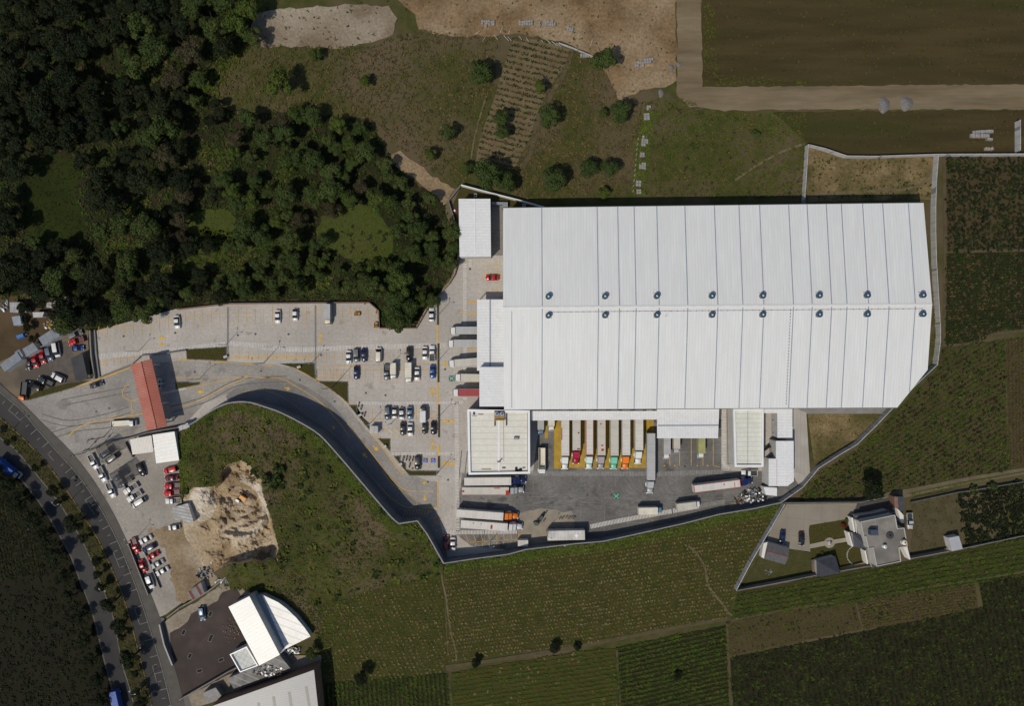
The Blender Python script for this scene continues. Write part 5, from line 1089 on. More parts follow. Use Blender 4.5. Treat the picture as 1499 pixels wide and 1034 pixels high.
# ================================================================== VEHICLES
PAINTS = {}
def paint(rgb):
    k = tuple(round(c, 3) for c in rgb)
    if k not in PAINTS: PAINTS[k] = mat('car_paint_%02d' % len(PAINTS), rgb, None, 1, .28)
    return PAINTS[k]
COL = dict(white=(.60,.60,.59), cream=(.60,.56,.46), black=(.012,.012,.014), darkgrey=(.04,.043,.048), grey=(.14,.145,.15), silver=(.36,.37,.38), navy=(.012,.022,.075), blue=(.02,.07,.27), red=(.42,.012,.015),
 darkred=(.16,.01,.02), crimson=(.30,.008,.04), orange=(.68,.17,.015), teal=(.16,.46,.34), palegreen=(.50,.60,.56), mauve=(.30,.27,.29), steelblue=(.10,.17,.26), slate=(.09,.12,.155), yellow=(.62,.36,.03), redbox=(.27,.028,.035), trailer=(.54,.515,.47), trailer2=(.46,.43,.37), trailergrey=(.36,.36,.355), olive=(.30,.30,.12), deepblue=(.01,.02,.09), brightblue=(.015,.07,.30))
def shell(stations, side=((1.0,.0),(1.02,.35),(.98,.8),(.86,1.0)), low=.22):
    """lofted body: stations (x, halfwidth, ztop)"""
    b = MB(); n = len(side)*2; V = []
    for (x, w, zt) in stations:
        row = [(x, -w*s, low+(zt-low)*h) for s, h in side] + [(x, w*s, low+(zt-low)*h) for s, h in side[::-1]]
        V += row
    F = []
    for i in range(len(stations)-1):
        for j in range(n):
            F.append((i*n+j, (i+1)*n+j, (i+1)*n+(j+1)%n, i*n+(j+1)%n))
    F.append(tuple(range(n))[::-1]); F.append(tuple((len(stations)-1)*n+j for j in range(n)))
    return b.add(V, F)
def fixn(me):
    bm = bmesh.new(); bm.from_mesh(me); bmesh.ops.recalc_face_normals(bm, faces=bm.faces); bm.to_mesh(me); bm.free(); return me
def wheel_me(r=.33, w=.22): b = MB(); b.cyl((0,-w/2,0), r, w, 14, axis='y'); return b.mesh('wheel', M['dark'])
def rim_me(r=.19, w=.235): b = MB(); b.cyl((0,-w/2,0), r, w, 10, axis='y'); return b.mesh('rim', M['steel_white'])
KIND = {}
def q4(b, a, c, d, e): b.add([a,c,d,e], [(0,1,2,3)])
def cabin(D, x0, x1, x2, x3, wb, wr, zb, zr, rear=True):
    """x0 windscreen base, x1 roof front, x2 roof rear, x3 rear glass base"""
    b = MB(); b.add([(x0,-wb,zb),(x0,wb,zb),(x1,wr,zr-.02),(x1,-wr,zr-.02)], [(0,1,2,3)]); D.append(('windshield', fixn(b.mesh('windshield', M['glass'])), False, (0,0,0)))
    b = MB(); b.add([(x3,-wb,zb),(x3,wb,zb),(x2,wr,zr-.02),(x2,-wr,zr-.02)], [(3,2,1,0)]); D.append(('rear_window', b.mesh('rear_window', M['glass']), False, (0,0,0)))
    for s in (-1, 1):
        b = MB(); b.add([(x0,s*wb,zb),(x3,s*wb,zb),(x2,s*wr,zr-.02),(x1,s*wr,zr-.02)], [(0,1,2,3) if s > 0 else (3,2,1,0)]); D.append(('side_window', b.mesh('side_window', M['glass']), False, (0,0,0)))
    b = MB(); m = (x1+x2)/2
    vs = []
    for x, dz in ((x1+.05,-.03),(x1-.1,.0),(m,.05),(x2+.1,.01),(x2-.05,-.03)):
        for y, dy in ((-wr-.03,-.03),(-wr*.6,.03),(wr*.6,.03),(wr+.03,-.03)): vs.append((x,y,zr+dz+dy))
    b.add(vs, [(4*i+j, 4*i+j+1, 4*i+5+j, 4*i+4+j) for i in range(4) for j in range(3)]); D.append(('roof', b.mesh('roof', None if False else paint(COL['white']), True), True, (0,0,0)))
def wheels(D, xs, hw, r=.33):
    wm, rm = wheel_me(r), rim_me(r*.58)
    for x in xs:
        for s in (-1, 1): D.append(('wheel', wm, False, (x, s*hw, r), [('rim', rm)]))
def lights(D, xf, xr, hw, zf=.62, zr=.75):
    b = MB(); b.box(-.10,.05,-.2,.2,-.08,.08); hl = b.mesh('headlight', M['lamp']); b = MB(); b.box(-.05,.08,-.16,.16,-.09,.09); tl = b.mesh('tail_light', M['tail'])
    for s in (-1, 1): D.append(('headlight', hl, False, (xf, s*hw, zf))); D.append(('tail_light', tl, False, (xr, s*hw, zr)))
def mk_car(kind, L=4.5, Wd=1.8, H=1.46, hood=.27, boot=.16, suv=False):
    D = []; h = L/2; w = Wd/2; zb = .92 if not suv else 1.02
    st = [(h,w*.62,zb*.62),(h-.12,w*.82,zb*.76),(h-.45,w*.95,zb*.84),(h-L*hood+.1,w,zb*.97),(0,w,zb),(-h+L*boot,w,zb),(-h+.35,w*.95,zb*.97 if not suv else zb),(-h+.08,w*.84,zb*.86),(-h,w*.74,zb*.7)]
    D.append(('body', fixn(shell(st).mesh('body', paint(COL['white']), True)), True, (0,0,0)))
    x0 = h-L*hood+.16; x1 = x0-1.0; x3 = -h+L*boot*(.9 if not suv else .35); x2 = x3+(.78 if not suv else .36)
    cabin(D, x0, x1, x2, x3, w*.93, w*.70, zb-.01, H)
    wheels(D, (h-.82, -h+.82), w-.11); lights(D, h-.06, -h+.03, w*.62, zb*.66, zb*.8)
    b = MB()
    for s in (-1,1): b.box(x0-.45,x0-.25,s*(w+.02)-.1,s*(w+.02)+.1,zb-.02,zb+.12)
    D.append(('mirror', b.mesh('mirror', M['dark_metal']), False, (0,0,0)))
    KIND[kind] = D
mk_car('sedan'); mk_car('hatch', 3.9, 1.7, 1.5, .25, .06, False); mk_car('suv', 4.7, 1.9, 1.72, .26, .05, True); mk_car('van', 4.9, 1.9, 2.0, .16, .02, True)
def mk_pickup(kind, L=5.3, Wd=1.88, bedm='dark_metal', double=True):
    D = []; h = L/2; w = Wd/2; zb = 1.08
    st = [(h,w*.66,zb*.68),(h-.12,w*.86,zb*.8),(h-.45,w*.96,zb*.88),(h-1.35,w,zb),(-h+.05,w,zb),(-h,w*.97,zb*.9)]
    xb = -.35 if double else .35
    D.append(('body', fixn(shell([s for s in st[:4]]+[(xb,w,zb)]).mesh('body', paint(COL['white']), True)), True, (0,0,0)))
    cabin(D, h-1.3, h-1.95, xb+.25, xb+.03, w*.93, w*.74, zb-.01, 1.74)
    b = MB(); b.box(-h,xb-.02,-w,-w+.09,.45,zb); b.box(-h,xb-.02,w-.09,w,.45,zb); b.box(-h,-h+.08,-w+.093,w-.093,.45,zb-.02); D.append(('bed_side', b.mesh('bed_side', paint(COL['white'])), True, (0,0,0)))
    b = MB(); b.box(-h+.083,xb-.03,-w+.093,w-.093,.5,.62); D.append(('bed_floor', b.mesh('bed_floor', M[bedm]), False, (0,0,0)))
    wheels(D, (h-.9, -h+1.0), w-.12, .37); lights(D, h-.06, -h-.01, w*.62, .75, .85); KIND[kind] = D
mk_pickup('pickup')
def mk_boxtruck(kind, L=7.2, box=(.02,-1), wbox=2.25, hbox=3.0, cabl=1.75, bm_='cargo_box', flat=False):
    D = []; h = L/2; w = .98; xb = h-cabl-.12
    st = [(h,w*.8,1.0),(h-.1,w*.93,1.3),(h-.35,w,1.45),(h-cabl,w,1.45)]
    D.append(('cab', fixn(shell(st, low=.45).mesh('cab', paint(COL['white']), True)), True, (0,0,0)))
    cabin(D, h-.2, h-.55, h-cabl+.12, h-cabl+.02, w*.95, w*.84, 1.44, 2.15)
    b = MB(); b.box(-h+.1,h-.4,-.45,.45,.5,.8); D.append(('chassis', b.mesh('chassis', M['dark_metal']), False, (0,0,0)))
    b = MB(); hw = wbox/2
    if flat:
        b.box(-h,xb,-hw,hw,.85,1.0); b.box(-h,xb,-hw,-hw+.07,1.0,1.45); b.box(-h,xb,hw-.07,hw,1.0,1.45); b.box(-h,-h+.07,-hw+.073,hw-.073,1.0,1.44); b.box(xb-.07,xb,-hw+.073,hw-.073,1.0,1.44)
    else:
        b.box(-h,xb,-hw,hw,.85,hbox,taper=.03)
        for i in range(5):
            x = -h+(i+.5)*(xb+h)/5; b.box(x-.03,x+.03,-hw+.04,hw-.04,hbox+.002,hbox+.03)
    D.append(('cargo_box', b.mesh('cargo_box', mat('box_grey', (.55,.53,.47), (.47,.455,.41), .6, .6)), 'box', (0,0,0)))
    wheels(D, (h-.85, -h+1.5), w-.12, .42); lights(D, h-.03, -h-.03, .7, .75, .8); KIND[kind] = D
mk_boxtruck('boxtruck'); mk_boxtruck('boxtruck_small', 5.7, wbox=2.0, hbox=2.6, cabl=1.5); mk_boxtruck('boxtruck_long', 8.6, wbox=2.45, hbox=3.3, cabl=1.8); mk_boxtruck('flatbed', 6.6, wbox=2.2, cabl=1.6, flat=True)
def mk_semi(kind, tl=16.2, hood=True, low=1.15, top=4.05, tw=2.6, gap=.5, empty=False):
    """origin: trailer centre; trailer +-tl/2; tractor ahead"""
    D = []; h = tl/2; w = tw/2; b = MB()
    if empty: 
        b.box(-h,h,-w,w,low,low+.15); b.box(-h,h,-w,-w+.08,low+.15,top); b.box(-h,h,w-.08,w,low+.15,top); b.box(h-.08,h,-w+.083,w-.083,low+.15,top); b.box(-h,-h+.08,-w+.083,w-.083,low+.15,top)
    else: b.box(-h,h,-w,w,low,top)
    sub = []
    if not empty:
        c = MB(); n = int(tl/1.22)
        for i in range(n): x = -h+(i+.5)*tl/n; c.box(x-.035,x+.035,-w+.07,w-.07,top+.002,top+.035)
        sub.append(('roof_rib', c.mesh('roof_rib', mat('trailer_rib', (.50,.485,.45)))))
        c = MB()
        for s in (-1, 1): c.box(-h-.01,h+.01,min(s*w,s*(w+.03)),max(s*w,s*(w+.03)),top-.16,top+.04); 
        sub.append(('top_rail', c.mesh('top_rail', M['steel_white'])))
    D.append(('trailer', b.mesh('trailer', mat('trailer_skin', (.42,.405,.375), (.34,.325,.30), .35, .6, c3=(.30,.285,.26), s3=.15, obj=True)), 'box', (0,0,0), sub))
    wm, rm = wheel_me(.5,.5), rim_me(.28,.52)
    for x in (-h+1.2, -h+2.5):
        for s in (-1, 1): D.append(('wheel', wm, False, (x, s*(w-.3), .5), [('rim', rm)]))
    x0 = h+gap; wc = 1.2
    # sleeper + cab + hood
    if not hood: x0 -= .95
    st = [(x0,wc*.98,3.55),(x0+.15,wc,3.75),(x0+1.15,wc,3.55),(x0+1.5,wc*.98,3.05),(x0+2.35,wc*.95,2.75),(x0+2.62,wc*.88,2.45)]
    if not hood: st = [(x0+.95,wc*.98,2.9),(x0+1.05,wc,3.05),(x0+2.0,wc*.99,3.05),(x0+2.4,wc*.96,2.8),(x0+2.62,wc*.9,2.4)]
    D.append(('cab', fixn(shell(st, low=.8).mesh('cab', paint(COL['white']), False)), True, (0,0,0)))
    b = MB(); b.add([(x0+2.40,-wc*.9,2.72),(x0+2.40,wc*.9,2.72),(x0+2.86,wc*.86,1.95),(x0+2.86,-wc*.86,1.95)], [(3,2,1,0)]); b.add([(x0+2.40,-wc*.9,2.72),(x0+2.86,-wc*.86,1.95),(x0+2.5,-wc*.9,1.95)], [(0,1,2)]); b.add([(x0+2.40,wc*.9,2.72),(x0+2.86,wc*.86,1.95),(x0+2.5,wc*.9,1.95)], [(2,1,0)]); D.append(('windshield', b.mesh('windshield', M['glass']), False, (0,0,0)))
    if hood:
        st = [(x0+2.6,wc*.88,1.93),(x0+3.3,wc*.84,1.86),(x0+4.0,wc*.76,1.72),(x0+4.5,wc*.62,1.5),(x0+4.68,wc*.45,1.2)]
        D.append(('hood', fixn(shell(st, low=.6).mesh('hood', paint(COL['white']), True)), True, (0,0,0)))
        b = MB(); b.box(x0+4.4,x0+4.72,-1.18,1.18,.45,.75); D.append(('bumper', b.mesh('bumper', M['steel_white']), False, (0,0,0))); xf = x0+3.75
    else: xf = x0+1.9
    b = MB(); b.box(h-2.2,xf+.5,-.45,.45,.6,1.0); D.append(('chassis', b.mesh('chassis', M['dark_metal']), False, (0,0,0)))
    for x in (h-1.6, h-.25, xf):
        for s in (-1, 1): D.append(('wheel', wm, False, (x, s*.95, .5), [('rim', rm)]))
    b = MB(); b.cyl((0,0,0), .3, 1.2, 10, axis='x'); fm = b.mesh('fuel_tank', M['steel_white'])
    for s in (-1, 1): D.append(('fuel_tank', fm, False, (x0+(.9 if hood else 1.1), s*1.1, .75)))
    b = MB(); b.cyl((0,0,0), .08, 2.9, 8); em = b.mesh('exhaust_stack', M['grey_metal'])
    for s in (-1, 1): D.append(('exhaust_stack', em, False, (x0-.12 if hood else x0+.8, s*.95, 1.0)))
    KIND[kind] = D
mk_semi('semi'); mk_semi('semi_short', 12.4, tw=2.5); mk_semi('semi_cabover', 9.6, hood=False, gap=.25, tw=2.5); mk_semi('tipper', 7.0, gap=.25, hood=False, low=.95, top=2.5, tw=2.3, empty=True)
CATS = dict(sedan=('parked_car','car'), hatch=('parked_car','car'), suv=('parked_car','car'), van=('parked_van','van'), pickup=('pickup_truck','pickup truck'), boxtruck=('box_truck','truck'), boxtruck_small=('box_truck','truck'), boxtruck_long=('box_truck','truck'), flatbed=('flatbed_truck','truck'), semi=('semi_truck','truck'), semi_short=('semi_truck','truck'), semi_cabover=('semi_truck','truck'), tipper=('tipper_truck','truck'))
def vehicle(kind, px, py, dx, dy, col, label, box=None, z0=.05, hmid=.8, group=None, sc=1.0):
    w = P(px, py, hmid); nm, cat = CATS[kind]; t = thing(nm, label, cat, (w.x, w.y, z0), math.atan2(-dy, dx), group)
    if sc != 1.0: t.scale = (sc, 1, 1)
    elif kind in ('sedan','hatch','suv','van','pickup'): t.scale = (1.06, 1.07, 1.0)
    pm = paint(COL[col]) if isinstance(col, str) else paint(col)
    for p in KIND[kind]:
        o = link(p[0], p[1], t, p[3])
        if p[2] is True: o.material_slots[0].link = 'OBJECT'; o.material_slots[0].material = pm
        elif p[2] == 'box' and box: o.material_slots[0].link = 'OBJECT'; o.material_slots[0].material = mat('skin_'+box, COL[box], tuple(c*.84 for c in COL[box]), .4, .6, obj=True)
        if len(p) > 4:
            for s in p[4]:
                if not (box == 'redbox' and s[0] == 'roof_rib'): link(s[0], s[1], o)
    return t
G1 = 'cars in the stepped visitor parking'
U, D_ = (0,-1), (0,1)
for a in [
 ('sedan',510.5,523,0,1,'white','white sedan at the left end of the second parking row, pale roof'), ('suv',521.8,520.5,0,1,'grey','grey car with a pale bonnet, second from left in the top visitor row'), ('sedan',533,520,0,1,'navy','dark blue car beside the grey one in the top visitor row'),
 ('van',554.5,519.5,0,-1,'cream','long cream delivery van standing alone in the top visitor row'), ('suv',599,518.4,0,1,'black','black SUV in the top visitor row, right half'), ('sedan',622,517,0,1,'white','white sedan next to the pickup at the right end of the top visitor row'),
 ('sedan',521.8,546,0,1,'navy','lone dark blue car at the left of the second visitor row'), ('sedan',610.5,547.5,0,1,'white','white sedan to the right of the cream box truck in the second visitor row'), ('sedan',633.3,544.4,0,1,'blue','blue car at the right end of the second visitor row'),
 ('suv',567.3,605,0,1,'slate','dark slate car at the left of the third visitor row'), ('hatch',577.7,604.7,0,1,'white','white hatchback directly beside the dark slate car'), ('hatch',588,606,0,1,'white','white compact car third in the third visitor row'), ('sedan',600,604.7,0,1,'steelblue','blue-grey sedan beside the two white compacts in the third visitor row'),
 ('sedan',589.8,628,0,1,'darkgrey','charcoal sedan at the left of the fourth visitor row'), ('sedan',600.6,629,0,1,'white','white sedan with a dark windscreen in the fourth visitor row'), ('hatch',621.7,627.5,0,1,'darkgrey','dark hatchback in the right part of the fourth visitor row'), ('sedan',634.7,627,0,1,'black','black sedan at the right end of the fourth visitor row'),
 ('suv',611.6,678,0,1,'darkgrey','dark grey SUV between the motorcycles and the blue accessible bays'),
 ('sedan',406.6,463.6,0,1,'white','white and dark roofed car, left of two in the upper parking strip'), ('hatch',432,461,0,1,'white','white hatchback, right of two in the upper parking strip'), ('sedan',259,471.5,.08,1,'white','lone white car near the left end of the upper parking strip'), ('sedan',631.7,460.9,0,-1,'white','white car parked in the narrow tip beside the planted median'),
 ('sedan',141,563,1,-.33,'darkgrey','dark grey car driving in the entrance road left of the red roof'),
 ('sedan',720.6,406.4,-1,0,'red','bright red car beside the warehouse wall'),
 ('suv',653,795,0,-1,'darkred','dark red car in the bottom left corner of the yard'), ('sedan',663,797,0,1,'white','white car in the bottom left corner of the yard'),
 ('suv',110.6,490,1,-.45,'grey','grey-roofed dark red trimmed car at the top of the dirt parking'), ('hatch',113.7,510,1,-.1,'brightblue','bright blue compact car above the dark shade canopy'),
 ('hatch',42.5,533.5,-.25,1,'darkgrey','dark compact car at the left end of the row in front of the tin sheds'), ('sedan',51,529,.2,1,'red','red car, left of the two red ones in front of the tin sheds'), ('sedan',62,523,.2,1,'red','red car, right of the two red ones in front of the tin sheds'), ('suv',72,518.4,.2,1,'slate','dark slate SUV between a red car and the white van by the tin sheds'),
 ('van',82.8,512,.18,1,'white','white van at the right end of the row in front of the tin sheds'), ('suv',85,553,-1,-.5,'white','white car with black roof opening in the lower dirt parking'), ('suv',51.8,565.4,-1,-.45,'black','black SUV in the middle of the lower dirt parking'),
 ('suv',206.8,688,.4,1,'black','large black SUV parked alone in the middle of the grey lot'), ('suv',250,688,-1,.25,'red','topmost red SUV in the column along the foot of the hill'), ('sedan',251,700,-1,.1,'darkred','red car with a dark roof, second in the column along the foot of the hill'),
 ('sedan',208.8,829.5,.35,1,'red','dark pink-red car along the roadside wall of the lower lot'), ('suv',219.5,852,.35,1,'white','white and black SUV, lowest along the roadside wall'), ('van',203,736,-1,.6,'white','plain white van at the lower end of the white row in the grey lot'),
 ('sedan',213,790.5,-1,.55,'white','white car at the top of the slanted row in the lower lot'), ('suv',218,802.7,-1,.5,'navy','dark blue SUV, second in the slanted row of the lower lot'), ('sedan',223.5,814,-1,.55,'red','red car in the middle of the slanted row of the lower lot'), ('sedan',230.5,826,-1,.55,'silver','silver car, fourth in the slanted row of the lower lot'), ('sedan',237.5,836.7,-1,.55,'white','white car with dark blue windows at the bottom of the slanted row'),
 ('hatch',255,772.5,-1,.15,'white','white hatchback just below the patchy tin shed'), ('suv',296,898.5,.12,1,'steelblue','blue-grey car standing alone on the dark gravel yard'),
 ('sedan',1145.6,787,-.12,1,'navy','dark navy car beside the grey garden shed roof'), ('sedan',1173.7,789.5,.02,1,'black','black car in the middle of the house driveway'),
 ]:
    vehicle(*a, group=None, z0=.06)
for a in [
 ('pickup',632.7,517.4,0,-1,'white','white cab pickup with a dark bed at the right end of the top visitor row'), ('pickup',566,545.5,0,1,'grey','grey pickup tucked beside the cream box truck'), ('pickup',112,499.5,-1,.35,'red','red pickup at the top of the dirt parking'), ('pickup',66.7,558.6,-1,-.5,'darkgrey','dark pickup in the lower dirt parking beside the white car'),
 ('pickup',136.8,676.5,.5,1,'white','white pickup with black bed, topmost along the highway sidewalk'), ('pickup',149.3,695,.45,1,'white','white pickup with black bed, middle one along the highway sidewalk'), ('pickup',162.5,718,.4,1,'white','white pickup with black bed, lowest one along the highway sidewalk'),
 ('pickup',176.5,696.5,-1,.65,'slate','blue-grey pickup, upper one under the grey shade net'), ('pickup',182.5,706.5,-1,.65,'slate','blue-grey pickup, lower one under the grey shade net'), ('pickup',191.5,716,-1,.65,'white','white pickup, upper of two just below the grey shade net'), ('pickup',196.5,727,-1,.65,'white','white pickup, lower of two just below the grey shade net'),
 ('pickup',252.5,711.8,-1,.05,'red','red pickup, upper of two in the column along the foot of the hill'), ('pickup',251.7,722,-1,.08,'red','red pickup, lower of two in the column along the foot of the hill'), ('pickup',254,733.4,-1,.08,'white','white pickup at the bottom of the column along the foot of the hill'), ('pickup',198,799.5,.35,1,'red','red pickup with black bed at the top of the roadside wall'),
 ('pickup',1331.8,763,.05,1,'silver','silver pickup with dark bed beside the right wall of the big house'), ('pickup',1097,692.7,-1,0,'white','white pickup with a red-striped bonnet above the leaning trailer'),
 ('van',155,664,-1,.7,'slate','dark van, upper one under the dark shade net'), ('van',163,672,-1,.7,'grey','grey van, lower one under the dark shade net')]:
    vehicle(*a, z0=.06)
for a in [
 ('boxtruck',479.6,460.5,0,1,'cream','grey box truck with a cream cab in the upper parking strip','trailergrey'), ('boxtruck_small',575.5,543.5,0,1,'white','cream box truck, left of two in the second visitor row','cream'), ('boxtruck',598,546,0,1,'white','cream box truck, right of two in the second visitor row','cream'),
 ('boxtruck_small',619,606.7,0,-1,'darkgrey','white box truck at the right of the third visitor row','white'), ('boxtruck',791.5,622,0,1,'steelblue','blue cab truck backed into the shade right of the office','trailergrey'), ('boxtruck',807,616.5,0,1,'white','white cab box truck deep under the long narrow canopy','cream'),
 ('boxtruck_long',952,747.5,1,-.02,'steelblue','cream box truck with a blue cab by the south zebra walk','cream'), ('boxtruck_long',1008,740,1,-.12,'white','grey box truck with a white cab by the south zebra walk','trailer2'), ('boxtruck',990,650,0,1,'silver','small grey box truck second under the wide canopy','trailer2'),
 ('boxtruck_long',975.5,655,0,1,'white','grey bodied truck with white cab, leftmost under the wide canopy','trailergrey'), ('boxtruck_long',1026,653.5,0,1,'white','olive bodied truck with white and blue cab under the wide canopy','olive')]:
    vehicle(*a[:7], box=a[7], hmid=2.0)
vehicle('flatbed',35.8,573,-.1,1,'orange','dark flatbed truck with an orange tail at the corner of the dirt parking', box='darkgrey')
vehicle('flatbed',182,620.5,1,-.06,'white','white cab truck with a long cream flat bed waiting left of the red roof', box='cream', sc=1.35)
# docked semi trucks: (front of trailer px, x) the trailer goes up under the canopy
def semi(kind, tx, ty, dx, dy, col, label, box, tl):
    # tx,ty : photo px of the middle of the trailer front edge at roof height
    d = Vector((dx, dy)).normalized(); half = tl/2/MPP/1.0*1.017
    return vehicle(kind, tx-d.x*half, ty-d.y*half, dx, dy, col, label, box=box, hmid=4.0)
T = 16.2
for (x, y, col, lab, box) in [
 (827.5,667.6,'white','white tractor with a pale trailer, leftmost long truck in the yellow bays','trailer'), (844,659.6,'crimson','crimson tractor with a cream trailer in the yellow bays','trailer2'), (863.2,667,'palegreen','pale green tractor with a red-edged trailer in the yellow bays','trailer'),
 (880.6,667,'mauve','mauve grey tractor in the middle of the yellow bays','trailer2'), (899.7,667.6,'teal','teal green tractor in the yellow bays','trailer2'), (916.8,667,'orange','orange tractor in the yellow bays','trailer'), (935.8,659.6,'white','white tractor at the right end of the yellow bays','trailer')]:
    semi('semi', x, y, 0, 1, col, lab, box, T)
semi('semi', 953.3, 703.5, 0, 1, 'silver', 'long truck with a silver and red tractor standing forward of the yellow bays', 'trailergrey', T)
semi('semi', 748.3, 705, 1, -.01, 'deepblue', 'truck with a dark blue tractor directly below the office', 'trailer', T)
semi('semi', 745, 719.6, 1, .0, 'silver', 'truck with a silver tractor and a red-ended trailer, second below the office', 'trailer2', T)
semi('semi', 736.8, 757, 1, .075, 'orange', 'truck with an orange tractor and white trailer in the lower left of the yard', 'trailer', T)
semi('semi', 743, 772.8, 1, .075, 'white', 'all white truck just below the orange one', 'trailer', T)
semi('semi', 1084, 708, 1, -.125, 'deepblue', 'truck with a dark blue tractor and red-edged trailer by the scrap heap', 'trailer', T)
for (x, y, dx, dy, col, lab, box) in [
 (667.3,484,-1,0,'white','uppermost truck at the west dock, grey trailer','trailergrey'), (664.2,503,-1,0,'white','second truck at the west dock, grey ribbed trailer','trailergrey'), (665.3,532,-1,.07,'white','slightly slanted cream truck, third at the west dock','trailer2'), (674.5,553,-1,-.02,'white','fourth truck at the west dock beside the green muster sign','trailer2'), (671.3,575.2,-1,0,'white','truck with a red trailer at the lower end of the west dock','redbox')]:
    semi('semi_cabover', x, y, dx, dy, col, lab, box, 9.6)
semi('tipper', 793.7, 686.8, 0, 1, 'white', 'white tipper truck with an empty beige tray right of the office', 'cream', 7.0)
# coloured trailer edgings and patches (parts of those trailers)
def trailer_of(label_bit):
    t = next(o for o in bpy.data.objects if o.get('label') and label_bit in o['label']); return next(c for c in t.children if c.name.startswith('trailer'))
redm = mat('red_trailer_trim', (.38,.03,.02))
def trims(bit, boxes, m=redm):
    tr = trailer_of(bit)
    for (x0,x1,y0,y1) in boxes: b = MB(); b.box(x0,x1,y0,y1,4.052,4.09); b.build('roof_panel', m, tr)
trims('pale green tractor', [(-8.1,8.1,-1.33,-1.12),(-8.1,8.1,1.14,1.33),(7.8,8.1,-1.1,1.1)])
trims('red-edged trailer by the scrap', [(-8.1,8.1,-1.33,-1.2),(-8.1,8.1,1.2,1.33),(7.9,8.1,-1.1,1.1),(5.9,6.1,-1.1,.6),(2.2,2.6,.1,.6),(-8.1,-7.9,-1.1,1.1)])
trims('red-ended trailer', [(7.0,8.1,-1.25,.3),(-8.1,-7.3,-.3,.3),(-8.1,8.1,-1.33,-1.22),(3,5,.9,1.2)])
trims('crimson tractor with', [(-4.6,-3.8,-.6,.5),(1.8,2.3,.4,1),(7.4,7.9,.2,1.2)])
trims('mauve grey tractor', [(-3,-2.6,-.5,0),(4.4,4.9,-.1,.5),(5.8,6.6,-.1,.8)])
trims('leftmost long truck', [(-1.6,2.6,-1.33,-1.05),(-7.4,-7.1,-.3,.1)])
trims('all white truck', [(-4.0,-3.5,.5,.8),(2.2,2.9,-.9,.5),(-1.2,-.9,.4,.7)])
# dropped trailer and two white containers
def dropbox(name, label, cat, px, py, L, Wd, H, rz, m, wheels_=True):
    w = P(px, py, H); t = thing(name, label, cat, (w.x, w.y, .05), rz); b = MB(); b.box(-L/2,L/2,-Wd/2,Wd/2,.9 if wheels_ else .12,H); bx = b.build('box', m, t)
    b = MB()
    for i in range(int(L/1.2)): x = -L/2+(i+.5)*1.2; b.box(x-.03,x+.03,-Wd/2+.05,Wd/2-.05,H+.002,H+.03)
    b.build('roof_rib', M['steel_white'], bx)
    if wheels_:
        wm = wheel_me(.5,.5)
        for x in (-L/2+1.2,-L/2+2.5):
            for s in (-1,1): link('wheel', wm, t, (x,s*(Wd/2-.3),.5))
        b = MB(); b.box(L/2-2.6,L/2-2.4,-.8,-.6,0,.9); b.box(L/2-2.6,L/2-2.4,.6,.8,0,.9); b.build('landing_leg', M['dark_metal'], t)
    return t
cm = mat('aged_white_box', (.52,.50,.46), (.43,.41,.375), .5, .6, c3=(.38,.36,.33), s3=.3)
t = dropbox('trailer', 'lone white trailer with a square patch standing by the south wall', 'trailer', 828.8,784.4,12.9,3.3,4.0,.02,cm)
b = MB(); T_ = Matrix.Translation((3.6,-.1,4.06)) @ Matrix.Rotation(.78,4,'Z'); b.box(-.55,.55,-.55,.55,0,.05,T=T_); b.build('roof_hatch', M['steel_white'], t)
dropbox('container', 'small white container cabin left of the lone trailer', 'container', 765.6,796,3.6,2.2,2.6,.02,cm, False)
# ---- blue trucks on the highway
t = vehicle('boxtruck_long',11,686,1,.80,'silver','long blue bodied truck on the far carriageway at the left edge','brightblue', hmid=2); t.scale = (1.15,1,1)
t = vehicle('boxtruck_long',171,1029,-.25,-1,'grey','blue bodied truck on the far carriageway at the bottom edge','brightblue', hmid=2); t.rotation_euler[2] = math.atan2(-1,.22)
# ---- motorcycles
def moto_parts():
    L = []
    b = MB(); b.tube((.45,0,.6),(-.35,0,.72),.13,8,.11); b.tube((.45,0,.6),(.72,0,.35),.05); L.append(('frame', b.mesh('frame', M['dark_metal'])))
    b = MB(); b.cyl((.15,0,.72),.17,.16,10); L.append(('fuel_tank', b.mesh('fuel_tank', paint(COL['darkred']))))
    b = MB(); b.box(-.55,-.02,-.14,.14,.76,.86,taper=.03); L.append(('seat', b.mesh('seat', M['dark'])))
    b = MB(); b.tube((.48,-.38,.98),(.48,.38,.98),.035); b.tube((.72,0,.35),(.48,0,.98),.04); L.append(('handlebar', b.mesh('handlebar', M['grey_metal'])))
    return L
MP = moto_parts(); mw = wheel_me(.31,.12)
def moto(px, py, dx, dy, label, z0=.05, group=None):
    w = P(px, py, .6); t = thing('motorcycle', label, 'motorcycle', (w.x, w.y, z0), math.atan2(-dy, dx), group)
    for n_, m_ in MP: link(n_, m_, t)
    for x in (.72,-.62): link('wheel', mw, t, (x,0,.31))
for i, (x, y, lab) in enumerate([(590,672,'motorcycle at the left end of the row beside the dark grey SUV'),(595,671.5,'second motorcycle from the left beside the dark grey SUV'),(599.2,672.5,'third motorcycle from the left beside the dark grey SUV'),(604,672.5,'reddish motorcycle nearest the dark grey SUV'),(599.3,682,'motorcycle standing alone below the row of four'),
   (524.8,593,'upper motorcycle in the little bay beside the curved road, left'),(528.5,597,'upper motorcycle in the little bay beside the curved road, right'),(533.5,607,'lower motorcycle in the little bay beside the curved road'),(110,702,'dark motorcycle riding past the highway parking bays'),(206,950,'pale motorcycle on the near carriageway lower down')]):
    moto(x, y, .15, -1, lab, z0=.05)
